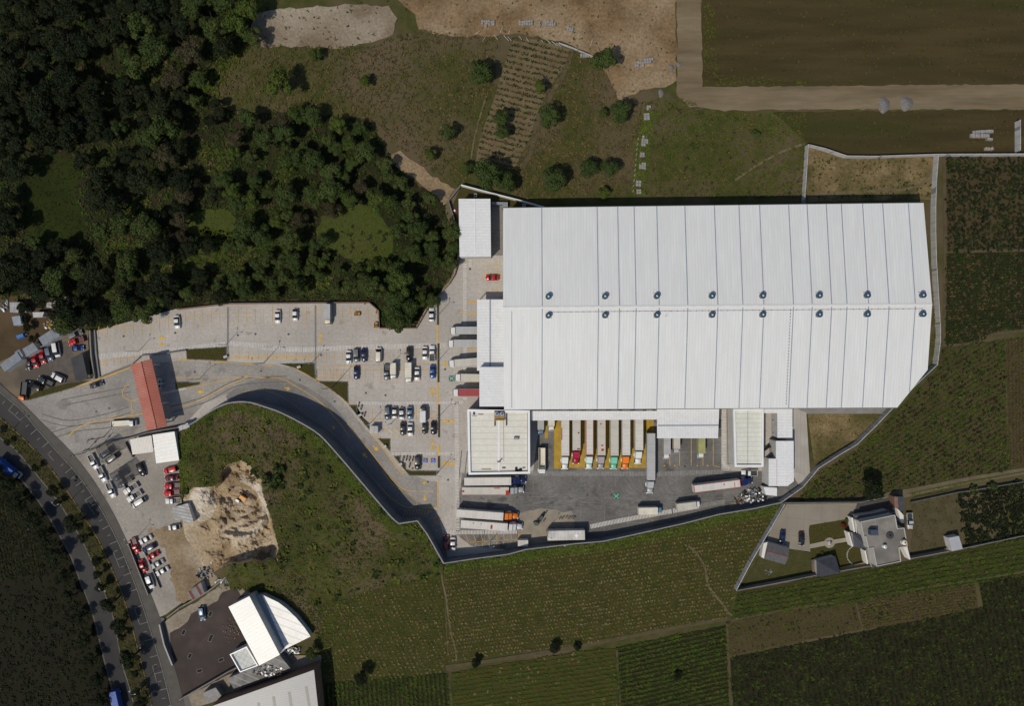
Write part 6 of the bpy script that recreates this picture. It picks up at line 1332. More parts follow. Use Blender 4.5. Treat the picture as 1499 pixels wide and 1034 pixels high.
# ---- forklift and pallets in the worn patch
def forklift(px, py, rz, lab, col):
    w = P(px, py, 1); t = thing('forklift', lab, 'forklift', (w.x, w.y, .05), rz); b = MB(); b.box(-1.1,.7,-.55,.55,.25,1.0,taper=.06); b.build('body', col, t)
    b = MB(); [b.tube((x,y,1.0),(x*.85,y,2.1),.05) for x in (-.7,.6) for y in (-.48,.48)]; b.box(-.65,.55,-.55,.55,2.1,2.17); b.build('cage', M['dark_metal'], t)
    b = MB(); b.box(.75,.85,-.4,-.3,.1,2.2); b.box(.75,.85,.3,.4,.1,2.2); b.build('mast', M['dark_metal'], t); b = MB(); b.box(.85,1.9,-.35,-.22,.1,.16); b.box(.85,1.9,.22,.35,.1,.16); b.build('fork', M['grey_metal'], t)
    for x in (-.75,.5):
        for s in (-1,1): link('wheel', mw, t, (x,s*.5,.31))
forklift(792.8,757.5,.9,'dark forklift, upper one on the worn patch of the yard',M['dark_metal']); forklift(785.5,766.5,.2,'dark forklift with a pale fork, lower one on the worn patch',paint(COL['slate']))
# ---- people by the white trailer: five standing workers
def person(px, py, rz, lab, top, leg):
    w = P(px, py, .9); t = thing('person', lab, 'person', (w.x, w.y, .05), rz); bm = bmesh.new()
    sk = [((0,0,.92),.15),((0,0,1.15),.14),((0,0,1.40),.17),((0,0,1.52),.06),((.02,0,1.66),.095),((0,.1,.88),.09),((.02,.11,.48),.065),((-.02,.12,.06),.045),((.12,.13,.03),.04),((0,-.1,.88),.09),((-.02,-.11,.48),.065),((.03,-.12,.06),.045),((.16,-.13,.03),.04),((0,.22,1.38),.06),((.05,.28,1.12),.045),((.14,.26,.90),.035),((0,-.22,1.38),.06),((.06,-.28,1.12),.045),((.2,-.24,.95),.035)]
    vs = [bm.verts.new(p) for p, _ in sk]; [bm.edges.new((vs[a], vs[b_])) for a, b_ in ((0,1),(1,2),(2,3),(3,4),(0,5),(5,6),(6,7),(7,8),(0,9),(9,10),(10,11),(11,12),(2,13),(13,14),(14,15),(2,16),(16,17),(17,18))]
    me = bpy.data.meshes.new('body'); bm.to_mesh(me); bm.free(); me.materials.append(leg); o = link('body', me, t); m_ = o.modifiers.new('skin', 'SKIN')
    for v, (_, r_) in zip(o.data.skin_vertices[0].data, sk): v.radius = (r_, r_)
    o.data.skin_vertices[0].data[0].use_root = True; o.modifiers.new('sub', 'SUBSURF').levels = 1; o.modifiers['sub'].render_levels = 1
    b = MB(); b.cyl((0,0,.95),.20,.5,10,.235); b.build('vest', top, t); b = MB(); b.cyl((.02,0,1.70),.115,.08,10,.05); b.build('helmet', M['lamp'] if top != M['yellow'] else M['yellow'], t)
for i, (x, y, lab, tp) in enumerate([(823.6,759.5,'leftmost worker in dark clothes standing above the white trailer',M['dark']),(828.4,759.3,'worker in a yellow vest, second from left above the white trailer',M['yellow']),(832.4,759.8,'worker in dark clothes, third from left above the white trailer',M['dark_metal']),(836.2,759.5,'worker in a green vest, fourth from left above the white trailer',M['green_paint']),(839.6,759.8,'rightmost worker in dark clothes above the white trailer',M['dark']),(819,760.5,'lone worker standing a little left of the group above the trailer',M['dark']),(798.3,752,'lone worker in dark clothes above the forklifts',M['dark']),(796,763.5,'worker in dark clothes right of the lower forklift',M['dark'])]):
    person(x, y, i*1.1, lab, tp, M['dark'])
# ---- yellow carts in the upper strip
for (x, y, rz, lab, s) in [(522.5,459.8,0,'yellow wheeled cart lying in the upper parking strip',1.0),(550,476.3,1.57,'yellow wheeled cart at the right end of the upper parking strip',1.0)]:
    w = P(x, y, .8); t = thing('cart', lab, 'cart', (w.x, w.y, .05), rz); b = MB(); b.box(-.95,.95,-.6,.6,.35,.5); b.box(-.95,.95,-.6,-.53,.5,1.0); b.box(-.95,.95,.53,.6,.5,1.0); b.box(-.95,-.88,-.53,.53,.5,.98); b.box(.88,.95,-.53,.53,.5,.98); b.build('tray', M['yellow'], t); b = MB(); b.box(-.5,.3,-.3,.3,.503,.95); b.build('load', M['wall_brick'], t)
    for a in (-.6,.6):
        for s_ in (-1,1): link('wheel', mw, t, (a,s_*.5,.31))
# ---- utility hut in the parking, small cabinets
w = P(547.2,629.5,2.4); t = thing('utility_hut', 'small pale cube hut beside the curved road', 'hut', (w.x,w.y,0)); b = MB(); b.box(-1.3,1.3,-1.2,1.2,0,2.3); b.build('wall', WM, t); b = MB(); b.box(-1.4,1.4,-1.3,1.3,2.303,2.45); b.build('roof', M['wall_white'], t); b = MB(); b.box(-.4,.4,-1.23,-1.205,.1,2.0); b.build('door', M['grey_metal'], t)
for (x, y, lab) in [(437.5,537.5,'low white cabinet in the upper planted bed beside the curved road'),(563,654,'pale square cabinet in the planted bed above the motorcycles'),(586,680,'white tilted board in the bed left of the motorcycles'),(527,608,'grey square cabinet beside the lower motorcycle bay'),(330,522.5,'pale square cabinet at the end of the planted bed right of the red roof')]:
    w = P(x,y,.8); t = thing('utility_cabinet', lab, 'cabinet', (w.x,w.y,.15), .4); b = MB(); b.box(-.6,.6,-.35,.35,0,.8,taper=.04); b.build('box', M['wall_white'], t); b = MB(); b.box(-.65,.65,-.4,.4,.803,.87); b.build('lid', M['wall_white'], t)
# ---- manholes
for (x, y) in [(422.3,489.5),(348,491),(256.5,487.5),(181,492.5),(374,489.2),(535.7,575.7),(564.3,579),(489.8,588),(438.8,556.5),(382,543.4),(285.3,544.7),(141,603),(160,598),(626,706),(757,728),(656,703),(860,725),(873,725),(895,725),(1003,683),(776,726),(793,731),(651.5,541),(604,686),(688,394),(470,520)]:
    w = P(x, y); b = MB(); b.cyl((w.x,w.y,.0), .38, .085, 14); prop(b.build('manhole_cover', M['dark_metal']), 'small round dark manhole cover set in the concrete', 'manhole cover', 'manhole covers in the concrete yard')
# ---- lamp posts
lp = MB(); lp.tube((0,0,0),(0,0,8.6),.11,8,.06); LPm = lp.mesh('pole', M['grey_metal'])
la = MB(); la.tube((0,0,8.5),(1.3,0,8.8),.05); la.tube((0,0,8.5),(-.2,1.1,8.8),.05); LAm = la.mesh('arm', M['grey_metal'])
lh = MB(); lh.box(1.1,1.7,-.14,.14,8.74,8.86); lh.box(-.34,-.06,1.0,1.6,8.74,8.86); LHm = lh.mesh('lamp_head', M['grey_metal'])
for (x, y, lab) in [(641.3,461.5,'lamp post in the narrow planted median, topmost of the column'),(642.8,527,'lamp post in the planted median beside the blue car'),(643.5,609.5,'lamp post in the planted median beside the third visitor row'),(642.5,690,'lamp post in the corner of the bottom planted bed'),(386.5,531.5,'lamp post below the zebra walk, left of the tall one'),(457,531,'lamp post at the corner drain channel in the middle'),
  (203,514.7,'lamp post just above the red roof'),(292.5,555,'lamp post at the tip of the bed right of the red roof'),(331,505,'lamp post by the bed at the left drain channel'),(570,537,'lamp post between the second row box trucks'),(542,620,'lamp post beside the small pale cube hut'),(574,619,'lamp post under the third visitor row'),(718.5,792,'lamp post among the bottom yellow bays'),(800,776,'lamp post at the left end of the lone white trailer'),(973.5,463.5,'lamp post on the warehouse ridge'),
  (20,628,'street lamp on the highway median near the blue truck'),(104,733,'street lamp on the highway median in the middle'),(170,855,'street lamp on the highway median beside the lower lot'),(212,1000,'street lamp on the highway median at the bottom'),(202,786,'leaning lamp post at the top of the roadside wall')]:
    if 'ridge' in lab: w = P(x, y, 14); z0 = 13.8; sc = .35
    else: w = P(x, y); z0 = .05; sc = 1.0 if 'tall' not in lab else 1.3
    t = thing('lamp_post', lab, 'lamp post', (w.x,w.y,z0), random.Random(lab).uniform(-.4,.4)); t.scale = (sc,)*3
    link('pole', LPm, t); link('arm', LAm, t); link('lamp_head', LHm, t)
w = P(487,567); t = thing('lamp_post', 'extra tall mast in the planted bed beside the curved road', 'lamp post', (w.x,w.y,.1)); t.scale = (1.3,1.3,1.6); link('pole', LPm, t); link('arm', LAm, t); link('lamp_head', LHm, t)
# utility poles with wires at the lot entrance
up = MB(); up.tube((0,0,0),(0,0,9.5),.14,8,.1); UPm = up.mesh('pole', M['wall_block']); ua = MB(); ua.box(-.9,.9,-.06,.06,9.0,9.12); ua.box(-.7,.7,-.06,.06,8.2,8.3); UAm = ua.mesh('crossarm', M['dark_metal'])
tops = []
for (x, y, rz, lab) in [(125,663,.5,'utility pole at the left corner of the grey lot entrance'),(146,655,.9,'utility pole in the middle of the grey lot entrance fence'),(152,640,1.1,'utility pole standing in the entrance road below the truck')]:
    w = P(x, y); t = thing('utility_pole', lab, 'utility pole', (w.x,w.y,0), rz); link('pole', UPm, t); link('crossarm', UAm, t); b = MB(); b.cyl((.3,0,6.6),.28,.9,10); b.build('transformer', M['grey_metal'], t); tops.append(Vector((w.x,w.y,9.05)))
for i, (a, e, lab) in enumerate([(tops[0],tops[1],'overhead cable between the left and middle utility poles'),(tops[1],tops[2],'overhead cable between the middle utility pole and the entrance road pole'),(tops[1],P(215,632,6.2),'overhead cable from the middle utility pole to the red roof'),(tops[0],P(104,664,9),'short overhead cable from the left utility pole to the sidewalk')]):
    b = MB(); n = 8
    for j in range(n):
        p = a.lerp(e, j/n); q = a.lerp(e, (j+1)/n); p.z -= 1.6*(j/n)*(1-j/n); q.z -= 1.6*((j+1)/n)*(1-(j+1)/n); b.tube(p, q, .035, 4)
    prop(b.build('power_cable', M['dark']), lab, 'cable')
# ---- excavator in the pit
def place_z(px, py): return float(ground_z(px, py)[0])
z = place_z(353,731); w = P(353,731,z+1.5); t = thing('excavator', 'orange tracked excavator digging inside the earth pit', 'excavator', (w.x,w.y,z-.1), 2.6)
orange = mat('machine_orange', (.62,.27,.05), (.52,.22,.04), 1, .5)
b = MB(); b.box(-1.7,.9,-1.25,.2,1.15,2.1,taper=.08); b.build('engine_housing', orange, t); b = MB(); b.box(-.2,1.3,.3,1.25,1.15,2.75,taper=.12); b.build('cab', M['glass'], t); b = MB(); b.box(-.1,1.2,.4,1.15,2.753,2.82); b.build('cab_roof', M['steel_white'], t)
for s in (-1,1):
    b = MB(); b.box(-1.9,1.9,s*1.25-.3,s*1.25+.3,.1,.9,taper=.12); b.build('track', M['dark_metal'], t)
b = MB(); b.cyl((0,0,.85),.8,.3,14); b.build('turntable', M['dark_metal'], t)
b = MB(); b.tube((.9,-.2,1.6),(3.0,-.2,3.8),.26,8,.2); b.tube((3.0,-.2,3.8),(4.2,-.2,3.5),.2,8,.18); b.build('boom', orange, t); b = MB(); b.tube((4.2,-.2,3.5),(5.3,-.2,1.4),.17,8,.12); b.build('stick', orange, t); b = MB(); b.box(4.9,5.7,-.6,.3,.5,1.4,taper=.15); b.build('bucket', M['dark_metal'], t)
# ---- scrap heap, rubble, blocks
def heap(name, label, cat, cx, cy, rx, ry, n, mats, seed, s=(.3,1.1), zmax=1.2, z0=.05, piece='piece', single=False):
    single = single or n <= 40; rn = random.Random(seed); w = P(cx, cy, .5); t = thing(name, label, cat, (w.x,w.y,z0)); per = {}
    for i in range(n):
        m_ = rn.choice(mats); b = per.setdefault((m_, i) if single else m_, MB()); a = rn.uniform(0,6.28); q = math.sqrt(rn.random()); x = math.cos(a)*q*rx; y = math.sin(a)*q*ry; z = zmax*(1-q)*rn.random()
        T_ = Matrix.Translation((x,y,z)) @ Matrix.Rotation(rn.uniform(0,6.28),4,'Z') @ Matrix.Rotation(rn.uniform(-.5,.5),4,'X'); l, v = rn.uniform(*s), rn.uniform(*s)*.6
        b.box(-l/2,l/2,-v/2,v/2,0,rn.uniform(.1,.4),T=T_)
    for m_, b in per.items(): b.build(piece, M[m_[0] if single else m_], t)
    return t
heap('scrap_heap','dark heap of scrap beside the little white lean-to roof','scrap heap',1106,726,5.2,2.6,90,['dark_metal','grey_metal','steel_white','steel_blue','dark'],1,zmax=1.6)
heap('scrap_heap','rusty brown heap of scrap left of the dark one','scrap heap',1082,733,2.6,1.4,34,['wall_brick','dark_metal','wood'],2)
heap('scrap_heap','cluttered scrap at the corner between the pit and the dark gravel yard','scrap heap',300,840,3.0,2.2,40,['dark_metal','grey_metal','steel_blue','dark'],3)
heap('scrap_heap','small pile of rubble beside the pit road','scrap heap',310,823,1.2,1.0,16,['grey_metal','wall_block','steel_white'],4)
heap('scrap_heap','blue and grey scrap row along the top wall of the dark gravel yard','scrap heap',326,851,3.4,1.0,36,['steel_blue','grey_metal','dark_metal','steel_white'],5)
heap('scrap_heap','clutter of timber and drums behind the uppermost tin shed','scrap heap',75,476,3.0,1.6,40,['wood','steel_white','grey_metal','yellow_bay'],6)
heap('scrap_heap','clutter at the far left edge of the small yard','scrap heap',5,448,1.6,2.2,26,['grey_metal','steel_white','dark_metal'],7)
heap('scrap_heap','pale rubbish scattered on the meadow edge left of the highway','scrap heap',44,766,3.0,2.5,16,['steel_white','wall_block'],8,s=(.2,.6),zmax=.1,single=True)
heap('brush_pile','pile of pale dry branches on the dark gravel yard','brush pile',342,924,4.2,4.5,60,['wood','wall_block'],9,s=(.1,.5),zmax=.4,piece='branch',single=True)
heap('scrap_heap','clutter in the narrow yard below the arched white roof','scrap heap',428,954,3.4,1.4,30,['grey_metal','steel_white','dark_metal'],10)
heap('scrap_heap','clutter on the cluttered grey roofs','scrap heap',395,978,6,2.0,60,['grey_metal','steel_white','wall_block','wood','dark_metal'],11,z0=3.25,zmax=.5)
w = P(30,492,1); t = thing('tarp_covered_cart', 'bright blue tarp over a cart in the small yard', 'tarp', (w.x,w.y,-.05), .3); b = MB(); b.box(-1.7,1.3,-.9,.9,.3,1.1,taper=.3); b.build('tarp', mat('blue_tarp', (.02,.10,.30), (.03,.13,.36), 1, .5), t); b = MB(); b.box(1.3,2.1,-.3,.3,.3,.5); b.build('drawbar', M['dark_metal'], t)
# block pallets in the ditch and on the dirt lot
rnb = random.Random(3)
for (x, y, wx, wy, lab) in [(714,32,20,6.5,'grey block stack, leftmost on the brown dirt lot'),(769.5,32.5,21,7,'grey block stack, second from left on the brown dirt lot'),(805.5,32.5,16,8.5,'grey block stack, third from left on the brown dirt lot'),(833,41,13,6,'small slanted block stack on the brown dirt lot'),(710.5,37.5,4,4,'tiny block pile below the leftmost stack'),(789.5,34,3.5,8,'narrow loose block pile between two stacks'),
   (936,93,14,9,'left grey block pile beside the feathery tree'),(950,90,14,12,'right grey block pile beside the feathery tree'),(858,80,17,5,'pale slab by the long fence at the dirt lot edge'),(947,170,9,10,'block pallet in the ditch, topmost'),(944,208,10,11,'block pallet in the ditch, second from the top'),(944,200,7,5,'small loose block pile above the second pallet'),(940.5,226,7,7,'loose pale block pile in the middle of the ditch'),(941,242,10,10,'block pallet in the ditch, second from the bottom'),(935,268,8,9,'block pallet in the ditch, nearest the warehouse'),(935.5,280,7,7,'loose block pile touching the warehouse shadow'),(950,157,6,7,'loose block pile at the head of the ditch'),
   (1441,192,30,5,'long pale block row at the top right field'),(1436,198,28,6,'second pale block row at the top right field'),(1450,203,9,4,'short pale block row at the top right field'),(1449,217,12,5,'small pale block pile near the straight perimeter wall')]:
    w = P(x, y, .8); t = thing('block_pallet', lab, 'block pallet', (w.x,w.y,-.18), rnb.uniform(-.08,.08) if 'slant' not in lab else -.35); W2, H2 = wx*MPP, wy*MPP; b = MB(); c = MB(); nx = max(2,int(W2/.75)); ny = max(1,int(H2/.75)); loose = 'loose' in lab or 'pile' in lab
    for i in range(nx):
        for j in range(ny):
            if rnb.random() < (.35 if loose else .05): continue
            hh = rnb.choice((.5,.7,.9)); u, v = -W2/2+(i+.5)*W2/nx, -H2/2+(j+.5)*H2/ny; T_ = Matrix.Translation((u,v,0)) @ Matrix.Rotation(rnb.uniform(-.5,.5) if loose else rnb.uniform(-.05,.05),4,'Z'); b.box(-W2/nx*.44,W2/nx*.44,-H2/ny*.44,H2/ny*.44,.1,hh,T=T_)
    b.build('blocks', M['grey_block'], t); c.box(-W2/2,W2/2,-H2/2,H2/2,0,.1); c.build('base_board', M['wood'], t)
# gravel heaps on the dirt road
def gheap(px, py, rx, ry, h, lab):
    w = P(px, py, 0); rn_ = random.Random(lab); b = MB(); n, m_ = 22, 7; vs = [(0,0,h)]
    for j in range(1, m_+1):
        for i in range(n):
            a = 2*math.pi*i/n; q = j/m_; k = 1+.10*math.sin(3*a+1)+rn_.uniform(-.05,.05); vs.append((math.cos(a)*rx*q*k, math.sin(a)*ry*q*k, max(0, h*(1-q**1.3))+rn_.uniform(-.08,.08)*(j < m_)-(.15 if j == m_ else 0)))
    fs = [(0,1+i,1+(i+1)%n) for i in range(n)] + [(1+(j-1)*n+i, 1+j*n+i, 1+j*n+(i+1)%n, 1+(j-1)*n+(i+1)%n) for j in range(1,m_) for i in range(n)]
    b.add(vs, fs); prop(b.build('gravel_heap', M['gravel'], None, (w.x,w.y,-.12)), lab, 'gravel heap')
gheap(1294,153,2.1,3.0,1.3,'grey gravel heap, left one on the dirt road'); gheap(1327,151,2.4,2.6,1.3,'grey gravel heap, right one on the dirt road'); gheap(968,136,1.0,1.5,.8,'small grey gravel heap at the road corner'); gheap(983,99,1.0,1.3,.7,'small grey heap beside the dirt track'); gheap(994,94,1.0,1.0,.5,'tiny grey heap on the dirt track')
# fallen fence posts at the lot edge
for i, (x, y, dx, dy) in enumerate([(709,56,-5,8),(726,54,5,7),(741,55,7,8),(746,56,5,6),(762,55,4,6),(772,57,4,7),(793,59,4,5),(803,60,7,6),(812,63,9,7),(818,65,7,6),(734,43,4,-8),(746,45,3,-7),(866,62,3,-9),(699,47,6,-4)]):
    a = P(x-dx/2, y-dy/2, .1); e = P(x+dx/2, y+dy/2, .5); b = MB(); b.tube(a-Vector((0,0,.2)), e, .09, 6); prop(b.build('fallen_post', M['wall_white']), 'pale fallen fence post at the edge of the brown dirt lot', 'post', 'fallen posts along the dirt lot edge')
wall('rail_fence', 'pale low rail along the dirt lot edge left of the feathery tree', [(818,62,.7),(840,70,.7),(868,82,.7)], .2, M['wall_white'], cat='fence')
for i in range(11):
    y = 205+i*7.6; w = P(930-1.2*i*.6+3, y); b = MB(); b.tube((w.x,w.y,-.2),(w.x+.3,w.y+.5,1.0),.08,6); prop(b.build('fence_post', M['wall_white']), 'short pale post in the dotted line left of the ditch', 'post', 'posts along the grassy ditch')
# generator yard above the annex building
for (x, y, lab) in [(696,286,'small square vent frame in the shadow above the small white roof'),(767,301,'small bright hoop beside the warehouse top left corner')]:
    w = P(x,y,.5); t = thing('vent_box', lab, 'vent', (w.x,w.y,0)); b = MB(); b.box(-.5,.5,-.5,-.38,0,.9); b.box(-.5,.5,.38,.5,0,.9); b.box(-.5,-.38,-.38,.38,0,.88); b.box(.38,.5,-.38,.38,0,.88); b.build('frame', M['steel_white'], t); b = MB(); b.box(-.37,.37,-.37,.37,0,.5); b.build('cover', M['dark_metal'], t)
building('equipment_rack', 'slatted blue-grey rack between the small white roof and the warehouse', [(719,295.5),(743,296),(743,303),(736,303),(736,299.5),(719,299)], 2.0, mat('slats', (.3,.33,.37), None, 1, .5, joint=(.7,0,.3,(.05,.07,.1),0)), M['grey_metal'])
w = P(665.5,308,.8); t = thing('marker', 'round white cap on a red pad beside the small white roof', 'marker', (w.x,w.y,0)); b = MB(); b.cyl((0,0,0),.9,.12,12); b.build('pad', paint(COL['darkred']), t); b = MB(); b.cyl((0,0,.123),.4,.7,12,.3); b.build('cap', M['steel_white'], t)

# ================================================================== HOUSE COMPOUND
Zh = lambda pts: Z(1070,680,4.164,pts)
Zr = lambda pts: Z(1220,730,8.614,pts)
poly_sheet('driveway', Zh([(340,243),(775,238),(1000,205),(1000,300),(735,330),(480,372),(474,400),(484,535),(355,516),(215,470),(240,400)]), mat('driveway_concrete', (.20,.178,.14), (.235,.208,.168), .15, .9, joint=(6,6,.12,(.17,.15,.12),.1)), -.02)
poly_sheet('driveway_dark_paving', Zh([(770,238),(1000,205),(1002,290),(880,300),(740,318)]), mat('dark_paving', (.055,.052,.05), (.07,.066,.062), .4, .9), .0)  # second, darker sheet over the upper right of the driveway
poly_sheet('lawn', Zh([(484,372),(735,330),(722,440),(600,460),(482,485),(474,400)]), M['grass'], -.04); poly_sheet('lawn', Zh([(482,515),(620,490),(722,480),(820,510),(820,620),(668,640),(500,690),(485,600)]), M['grass'], -.05)
poly_sheet('lawn', Zh([(60,760),(200,520),(215,480),(355,515),(484,540),(500,690)]), mat('dry_lawn', (.062,.055,.022), (.045,.045,.015), .3, .95, bump=.1, bscale=2), -.055)
poly_sheet('footpath', Zh([(482,488),(575,468),(735,443),(735,468),(640,485),(482,515)]), mat('garden_path', (.27,.24,.19), (.23,.205,.16), .5, .9), .0)
b = MB(); w = P(*Zh([(601,480)])[0]); b.cyl((w.x,w.y,-.2), 1.85, .23, 24); o = b.build('plaza', _m['garden_path']); o['kind'] = 'structure'
t = thing('fountain', 'small round fountain in the middle of the garden path', 'fountain', (w.x,w.y,.03)); b = MB(); b.cyl((0,0,0),.8,.35,18,.75); b.build('basin', M['wall_white'], t); b = MB(); b.cyl((0,0,.353),.12,1.0,10,.08); b.cyl((0,0,1.0),.4,.1,14,.45); b.build('spout', M['wall_block'], t)
gx, gy = scatter_pts([Zh([(484,372),(735,330),(722,440),(482,485)]), Zh([(482,515),(620,490),(722,480),(820,620),(500,690)]), Zh([(60,760),(215,500),(484,540),(500,690)])], 1.6, 61)
tufts('grass', 'short garden grass around the big house', 'grass', (gx, gy), np.full(len(gx), -.05), .3, [M['lf_olive'], M['lf_green']], k=4, seed=62)
hr = mat('house_roof_slab', (.22,.205,.18), (.165,.152,.135), .3, .9, c3=(.13,.12,.108), s3=.12, detail=8); hip = mat('dark_tile_roof', (.045,.05,.062), (.058,.063,.076), .8, .8); hw_ = mat('house_wall', (.42,.40,.37), (.36,.345,.32), .6, .85)
t = thing('big_house', 'large flat-roofed grey house with stepped outline and lower dark roofs', 'house'); H = 6.6
top = [P(*p, H) for p in Zr([(340,297),(768,210),(800,382),(885,372),(925,600),(820,618),(843,792),(540,855),(495,620),(438,632),(405,478),(378,478)])]
b = MB(); b.prism([(p.x,p.y) for p in top], -.2, H-.2); b.build('wall', hw_, t); b = MB(); b.prism([(p.x,p.y) for p in top], H-.197, H); rf = b.build('roof', hr, t)
b = MB(); n = len(top)
for i in range(n):
    p, q_ = top[i], top[(i+1)%n]; d = (q_-p).normalized(); nn = Vector((-d.y,d.x,0))*.12; b.prism([tuple((p+nn).xy),tuple((q_+nn).xy),tuple((q_-nn).xy),tuple((p-nn).xy)], H+.003, H+.38+.004*(i%2))
b.build('parapet', hw_, rf)
def hippart(name, pts, h, rise, m_, parent, ridge=None):
    W_ = [P(*p, h) for p in pts]; c = sum(W_, Vector())/len(W_); b = MB(); b.prism([(p.x+(c.x-p.x)*.08, p.y+(c.y-p.y)*.08) for p in W_], -.2, h); b.build('wall', hw_, parent)
    b = MB(); n = len(W_); top_ = c+Vector((0,0,rise)); vs = [p+Vector((0,0,.003)) for p in W_]+[top_]; b.add(vs, [(i,(i+1)%n,n) for i in range(n)]); o = b.build(name, m_, parent)
    bm = bmesh.new(); bm.from_mesh(o.data)
    for f in bm.faces:
        if f.normal.z < 0: f.normal_flip()
    bm.to_mesh(o.data); bm.free(); return o
hippart('porch_roof', Zr([(238,432),(385,470),(432,640),(260,612)]), 3.2, 1.0, hip, t)
hippart('porch_roof', Zr([(285,300),(345,290),(385,475),(300,445)]), 3.0, .4, hip, t)
hippart('side_roof', Zr([(440,660),(495,640),(540,858),(490,885)]), 3.0, .3, hip, t)
hippart('front_roof', Zr([(250,225),(520,185),(690,140),(760,205),(345,290)]), 3.0, .3, mat('dark_front_slab', (.10,.098,.1), (.08,.078,.08), .5, .9), t)  # front slab in a darker grey than the main roof
for q_ in ([(222,245),(245,243),(275,425),(258,428)],[(275,280),(292,278),(308,435),(294,438)],[(392,662),(408,660),(440,828),(424,832)],[(183,430),(200,428),(250,606),(232,610)]):
    b = MB(); b.prism([P(*p, 3).xy.to_tuple() for p in Zr(q_)], 0, 3.0); b.build('pillar_wall', mat('white_render', (.6,.58,.54)), t)
b = MB(); a = P(*Zr([(435,380)])[0], H); e = P(*Zr([(530,450)])[0], H); b.box(a.x, e.x, e.y, a.y, H+.003, H+1.9); o = b.build('stair_tower', mat('blue_grey_block', (.05,.065,.10)), t)
for (X, Y, r_, h_, m_, lab, cat) in [(720,470,1.25,.35,'dark_metal','wide dark round water tank lid on the roof of the big house','water tank'),(640,605,.62,1.5,'steel_white','small pale water tank in the middle of the house roof','water tank'),(882,552,.85,1.6,'wood','cream water tank at the right edge of the house roof','water tank')]:
    w = P(*Zr([(X,Y)])[0], H+.5); t2 = thing('water_tank', lab, cat, (w.x,w.y,H+.01)); b = MB(); b.cyl((0,0,0), r_, h_*.8, 18); b.cyl((0,0,h_*.803), r_, h_*.2, 18, r_*.3); b.build('drum', mat('cream_tank', (.6,.55,.45)) if m_ == 'wood' else M[m_], t2); b = MB(); b.cyl((0,0,h_*1.006), r_*.28, .08, 10); b.build('lid', M['dark'], t2)
t = thing('gatehouse', 'red brick topped gatehouse with a bluish roof over the driveway', 'gatehouse'); b = MB(); b.prism([P(*p, 3.4).xy.to_tuple() for p in Zr([(765,-20),(812,-20),(822,130),(775,120)])], -.2, 3.4); b.build('brick_roof', M['wall_brick'], t); b = MB(); b.prism([P(*p, 3.2).xy.to_tuple() for p in Zr([(814,-20),(885,-22),(895,160),(862,165),(825,130)])], -.2, 3.2); b.build('tile_roof', hip, t)
t = thing('garden_wall', 'tall white wall slanting between the gatehouse and the house', 'wall'); b = MB(); b.prism([P(*p, 3).xy.to_tuple() for p in Zr([(798,125),(830,150),(885,215),(885,318),(850,305),(825,200)])], -.2, 3.0); b.build('panel', mat('white_render', (.6,.58,.54)), t)
t = thing('garden_wall', 'white triangular wall at the lower right corner of the house', 'wall'); b = MB(); b.prism([P(*p, 3).xy.to_tuple() for p in Zr([(880,622),(932,610),(972,770),(960,775)])], -.2, 3.0); b.build('panel', mat('white_render', (.6,.58,.54)), t)
t = thing('garden_shed', 'grey gabled garden shed with a thin red ridge', 'shed'); pts = [P(*p, 2.6) for p in Zh([(225,475),(357,512),(330,612),(203,578)])]; m1, m2 = pts[0].lerp(pts[3],.5)+Vector((0,0,1)), pts[1].lerp(pts[2],.5)+Vector((0,0,1)); grs = mat('grey_shingle', (.105,.10,.105), (.08,.077,.08), .8, .85)
b = MB(); b.prism([(p.x,p.y) for p in pts], -.2, 2.45); b.build('wall', hw_, t); b = MB(); b.add([pts[0],pts[1],m2,m1,pts[2],pts[3]], [(3,2,1,0),(3,5,4,2)]); b.add([pts[0]-Vector((0,0,.1)),m1-Vector((0,0,.1)),pts[3]-Vector((0,0,.1)),pts[1]-Vector((0,0,.1)),m2-Vector((0,0,.1)),pts[2]-Vector((0,0,.1))], [(0,1,2),(3,4,5)]); rf = b.build('roof', grs, t); b = MB(); b.tube(m1, m2, .1); b.build('ridge_tile', mat('ridge_red', (.3,.05,.03)), rf)
b = MB(); w_ = [P(*p, 2.3) for p in Zh([(200,482),(224,476),(203,576),(186,568)])]; b.prism([(p.x,p.y) for p in w_], -.2, 2.2); b.build('side_room', mat('white_render', (.6,.58,.54)), t)
t = thing('garden_pavilion', 'square dark hipped pavilion roof beside the lower garden wall', 'pavilion'); hippart('hip_roof', Zh([(520,590),(636,560),(668,665),(524,687)]), 2.9, 1.5, mat('pavilion_roof', (.035,.038,.047), (.047,.05,.06), .8, .85), t)
t = thing('garden_wall', 'pale narrow terrace wall on the left of the dark pavilion', 'wall'); b = MB(); b.prism([P(*p, 1).xy.to_tuple() for p in Zh([(494,585),(516,582),(522,682),(500,660)])], -.2, .8); b.build('panel', M['lotdirt'], t)
building('hut', 'small light grey roof alone in the dirt yard east of the house', Zh([(1325,450),(1390,438),(1413,517),(1346,531)]), 2.8, mat('light_grey_roof', (.34,.35,.37), (.3,.31,.33), .5, .6), WM)
t = thing('garden_wall', 'tan terrace wall along the bottom of the curved flower bed', 'wall'); b = MB(); b.prism([P(*p, 1).xy.to_tuple() for p in Zh([(668,636),(830,596),(834,612),(668,652)])], -.2, 1.0); b.build('panel', mat('tan_wall', (.28,.22,.12)), t)
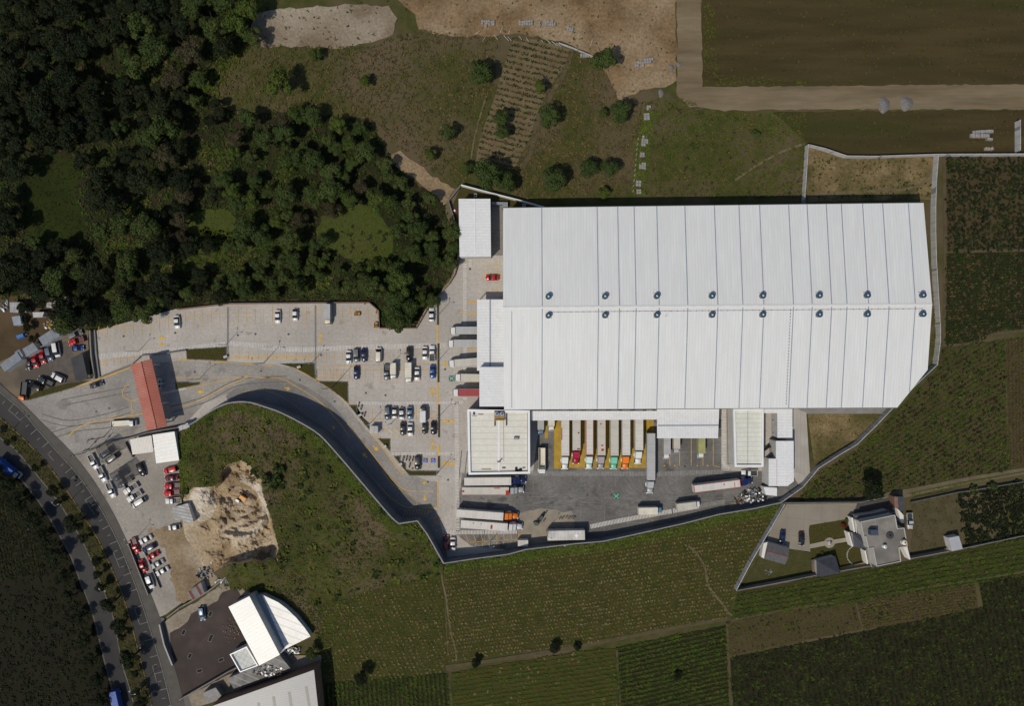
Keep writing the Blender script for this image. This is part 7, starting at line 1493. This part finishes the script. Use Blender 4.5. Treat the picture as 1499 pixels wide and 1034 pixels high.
heap('fire_ring','ring of stones and ash in the dry lawn below the garden shed','fire ring',1070+232/4.164,680+658/4.164,1.3,1.2,26,['wall_block','dark_metal','grey_block'],21,s=(.15,.5),zmax=.2,z0=-.05,single=True,piece='stone')
for k_, (X, Y, r_) in enumerate([(688,368,1.2),(710,340,1.0),(560,545,.7)]):
    w = P(*Zh([(X,Y)])[0], .5); t = thing('flower_bush', ['dark red flowering bush at the top of the house garden','bright green shrub beside the red flowering bush','small dark shrub above the pavilion'][k_], 'shrub', (w.x,w.y,-.05)); o = link('foliage', BUSHES[k_], t, (0,0,.3)); o.scale = (r_,)*3; o.material_slots[0].link = 'OBJECT'; o.material_slots[0].material = mat('red_flowers', (.16,.012,.01), (.08,.02,.008), 1.5, .8) if k_ == 0 else crown_mats['green']
ed = MB()
for k_ in range(13):
    a = R(120+k_*9.5); w = P(*Zh([(775+62*math.cos(a)*1.1, 555-62*math.sin(a))])[0]); ed.box(w.x-.16,w.x+.16,w.y-.16,w.y+.16,-.1,.2)
prop(ed.build('edging_stones', M['wall_white']), 'curved line of white edging stones round the flower bed', 'edging')

# shallow drain pits with pale rims in the dark gravel yard
for i_, (x, y) in enumerate(Z(220,830,5.07,[(447,350),(248,487),(450,530),(295,662),(527,692),(367,773)])):
    w = P(x, y); t = thing('drain_pit', ['drain pit nearest the parked car on the dark gravel yard','drain pit at the upper left of the dark gravel yard','largest drain pit in the centre of the dark gravel yard','drain pit at the middle left of the dark gravel yard','drain pit left of the small parapet roof','lowest drain pit of the dark gravel yard'][i_], 'drain pit', (w.x, w.y, .04), [1.1,1.1,1.15,1.15,.4,.3][i_], 'drain pits of the gravel yard')
    L_ = 1.0 if i_ != 2 else 1.35; b = MB(); b.box(-L_,L_,-.62,-.5,0,.12); b.box(-L_,L_,.5,.62,0,.12); b.box(-L_,-L_+.12,-.497,.497,0,.117); b.box(L_-.12,L_,-.497,.497,0,.117); b.build('rim', M['wall_block'], t)
    b = MB(); b.box(-L_+.123,L_-.123,-.496,.496,0,.06); b.build('grate', M['dark'], t)
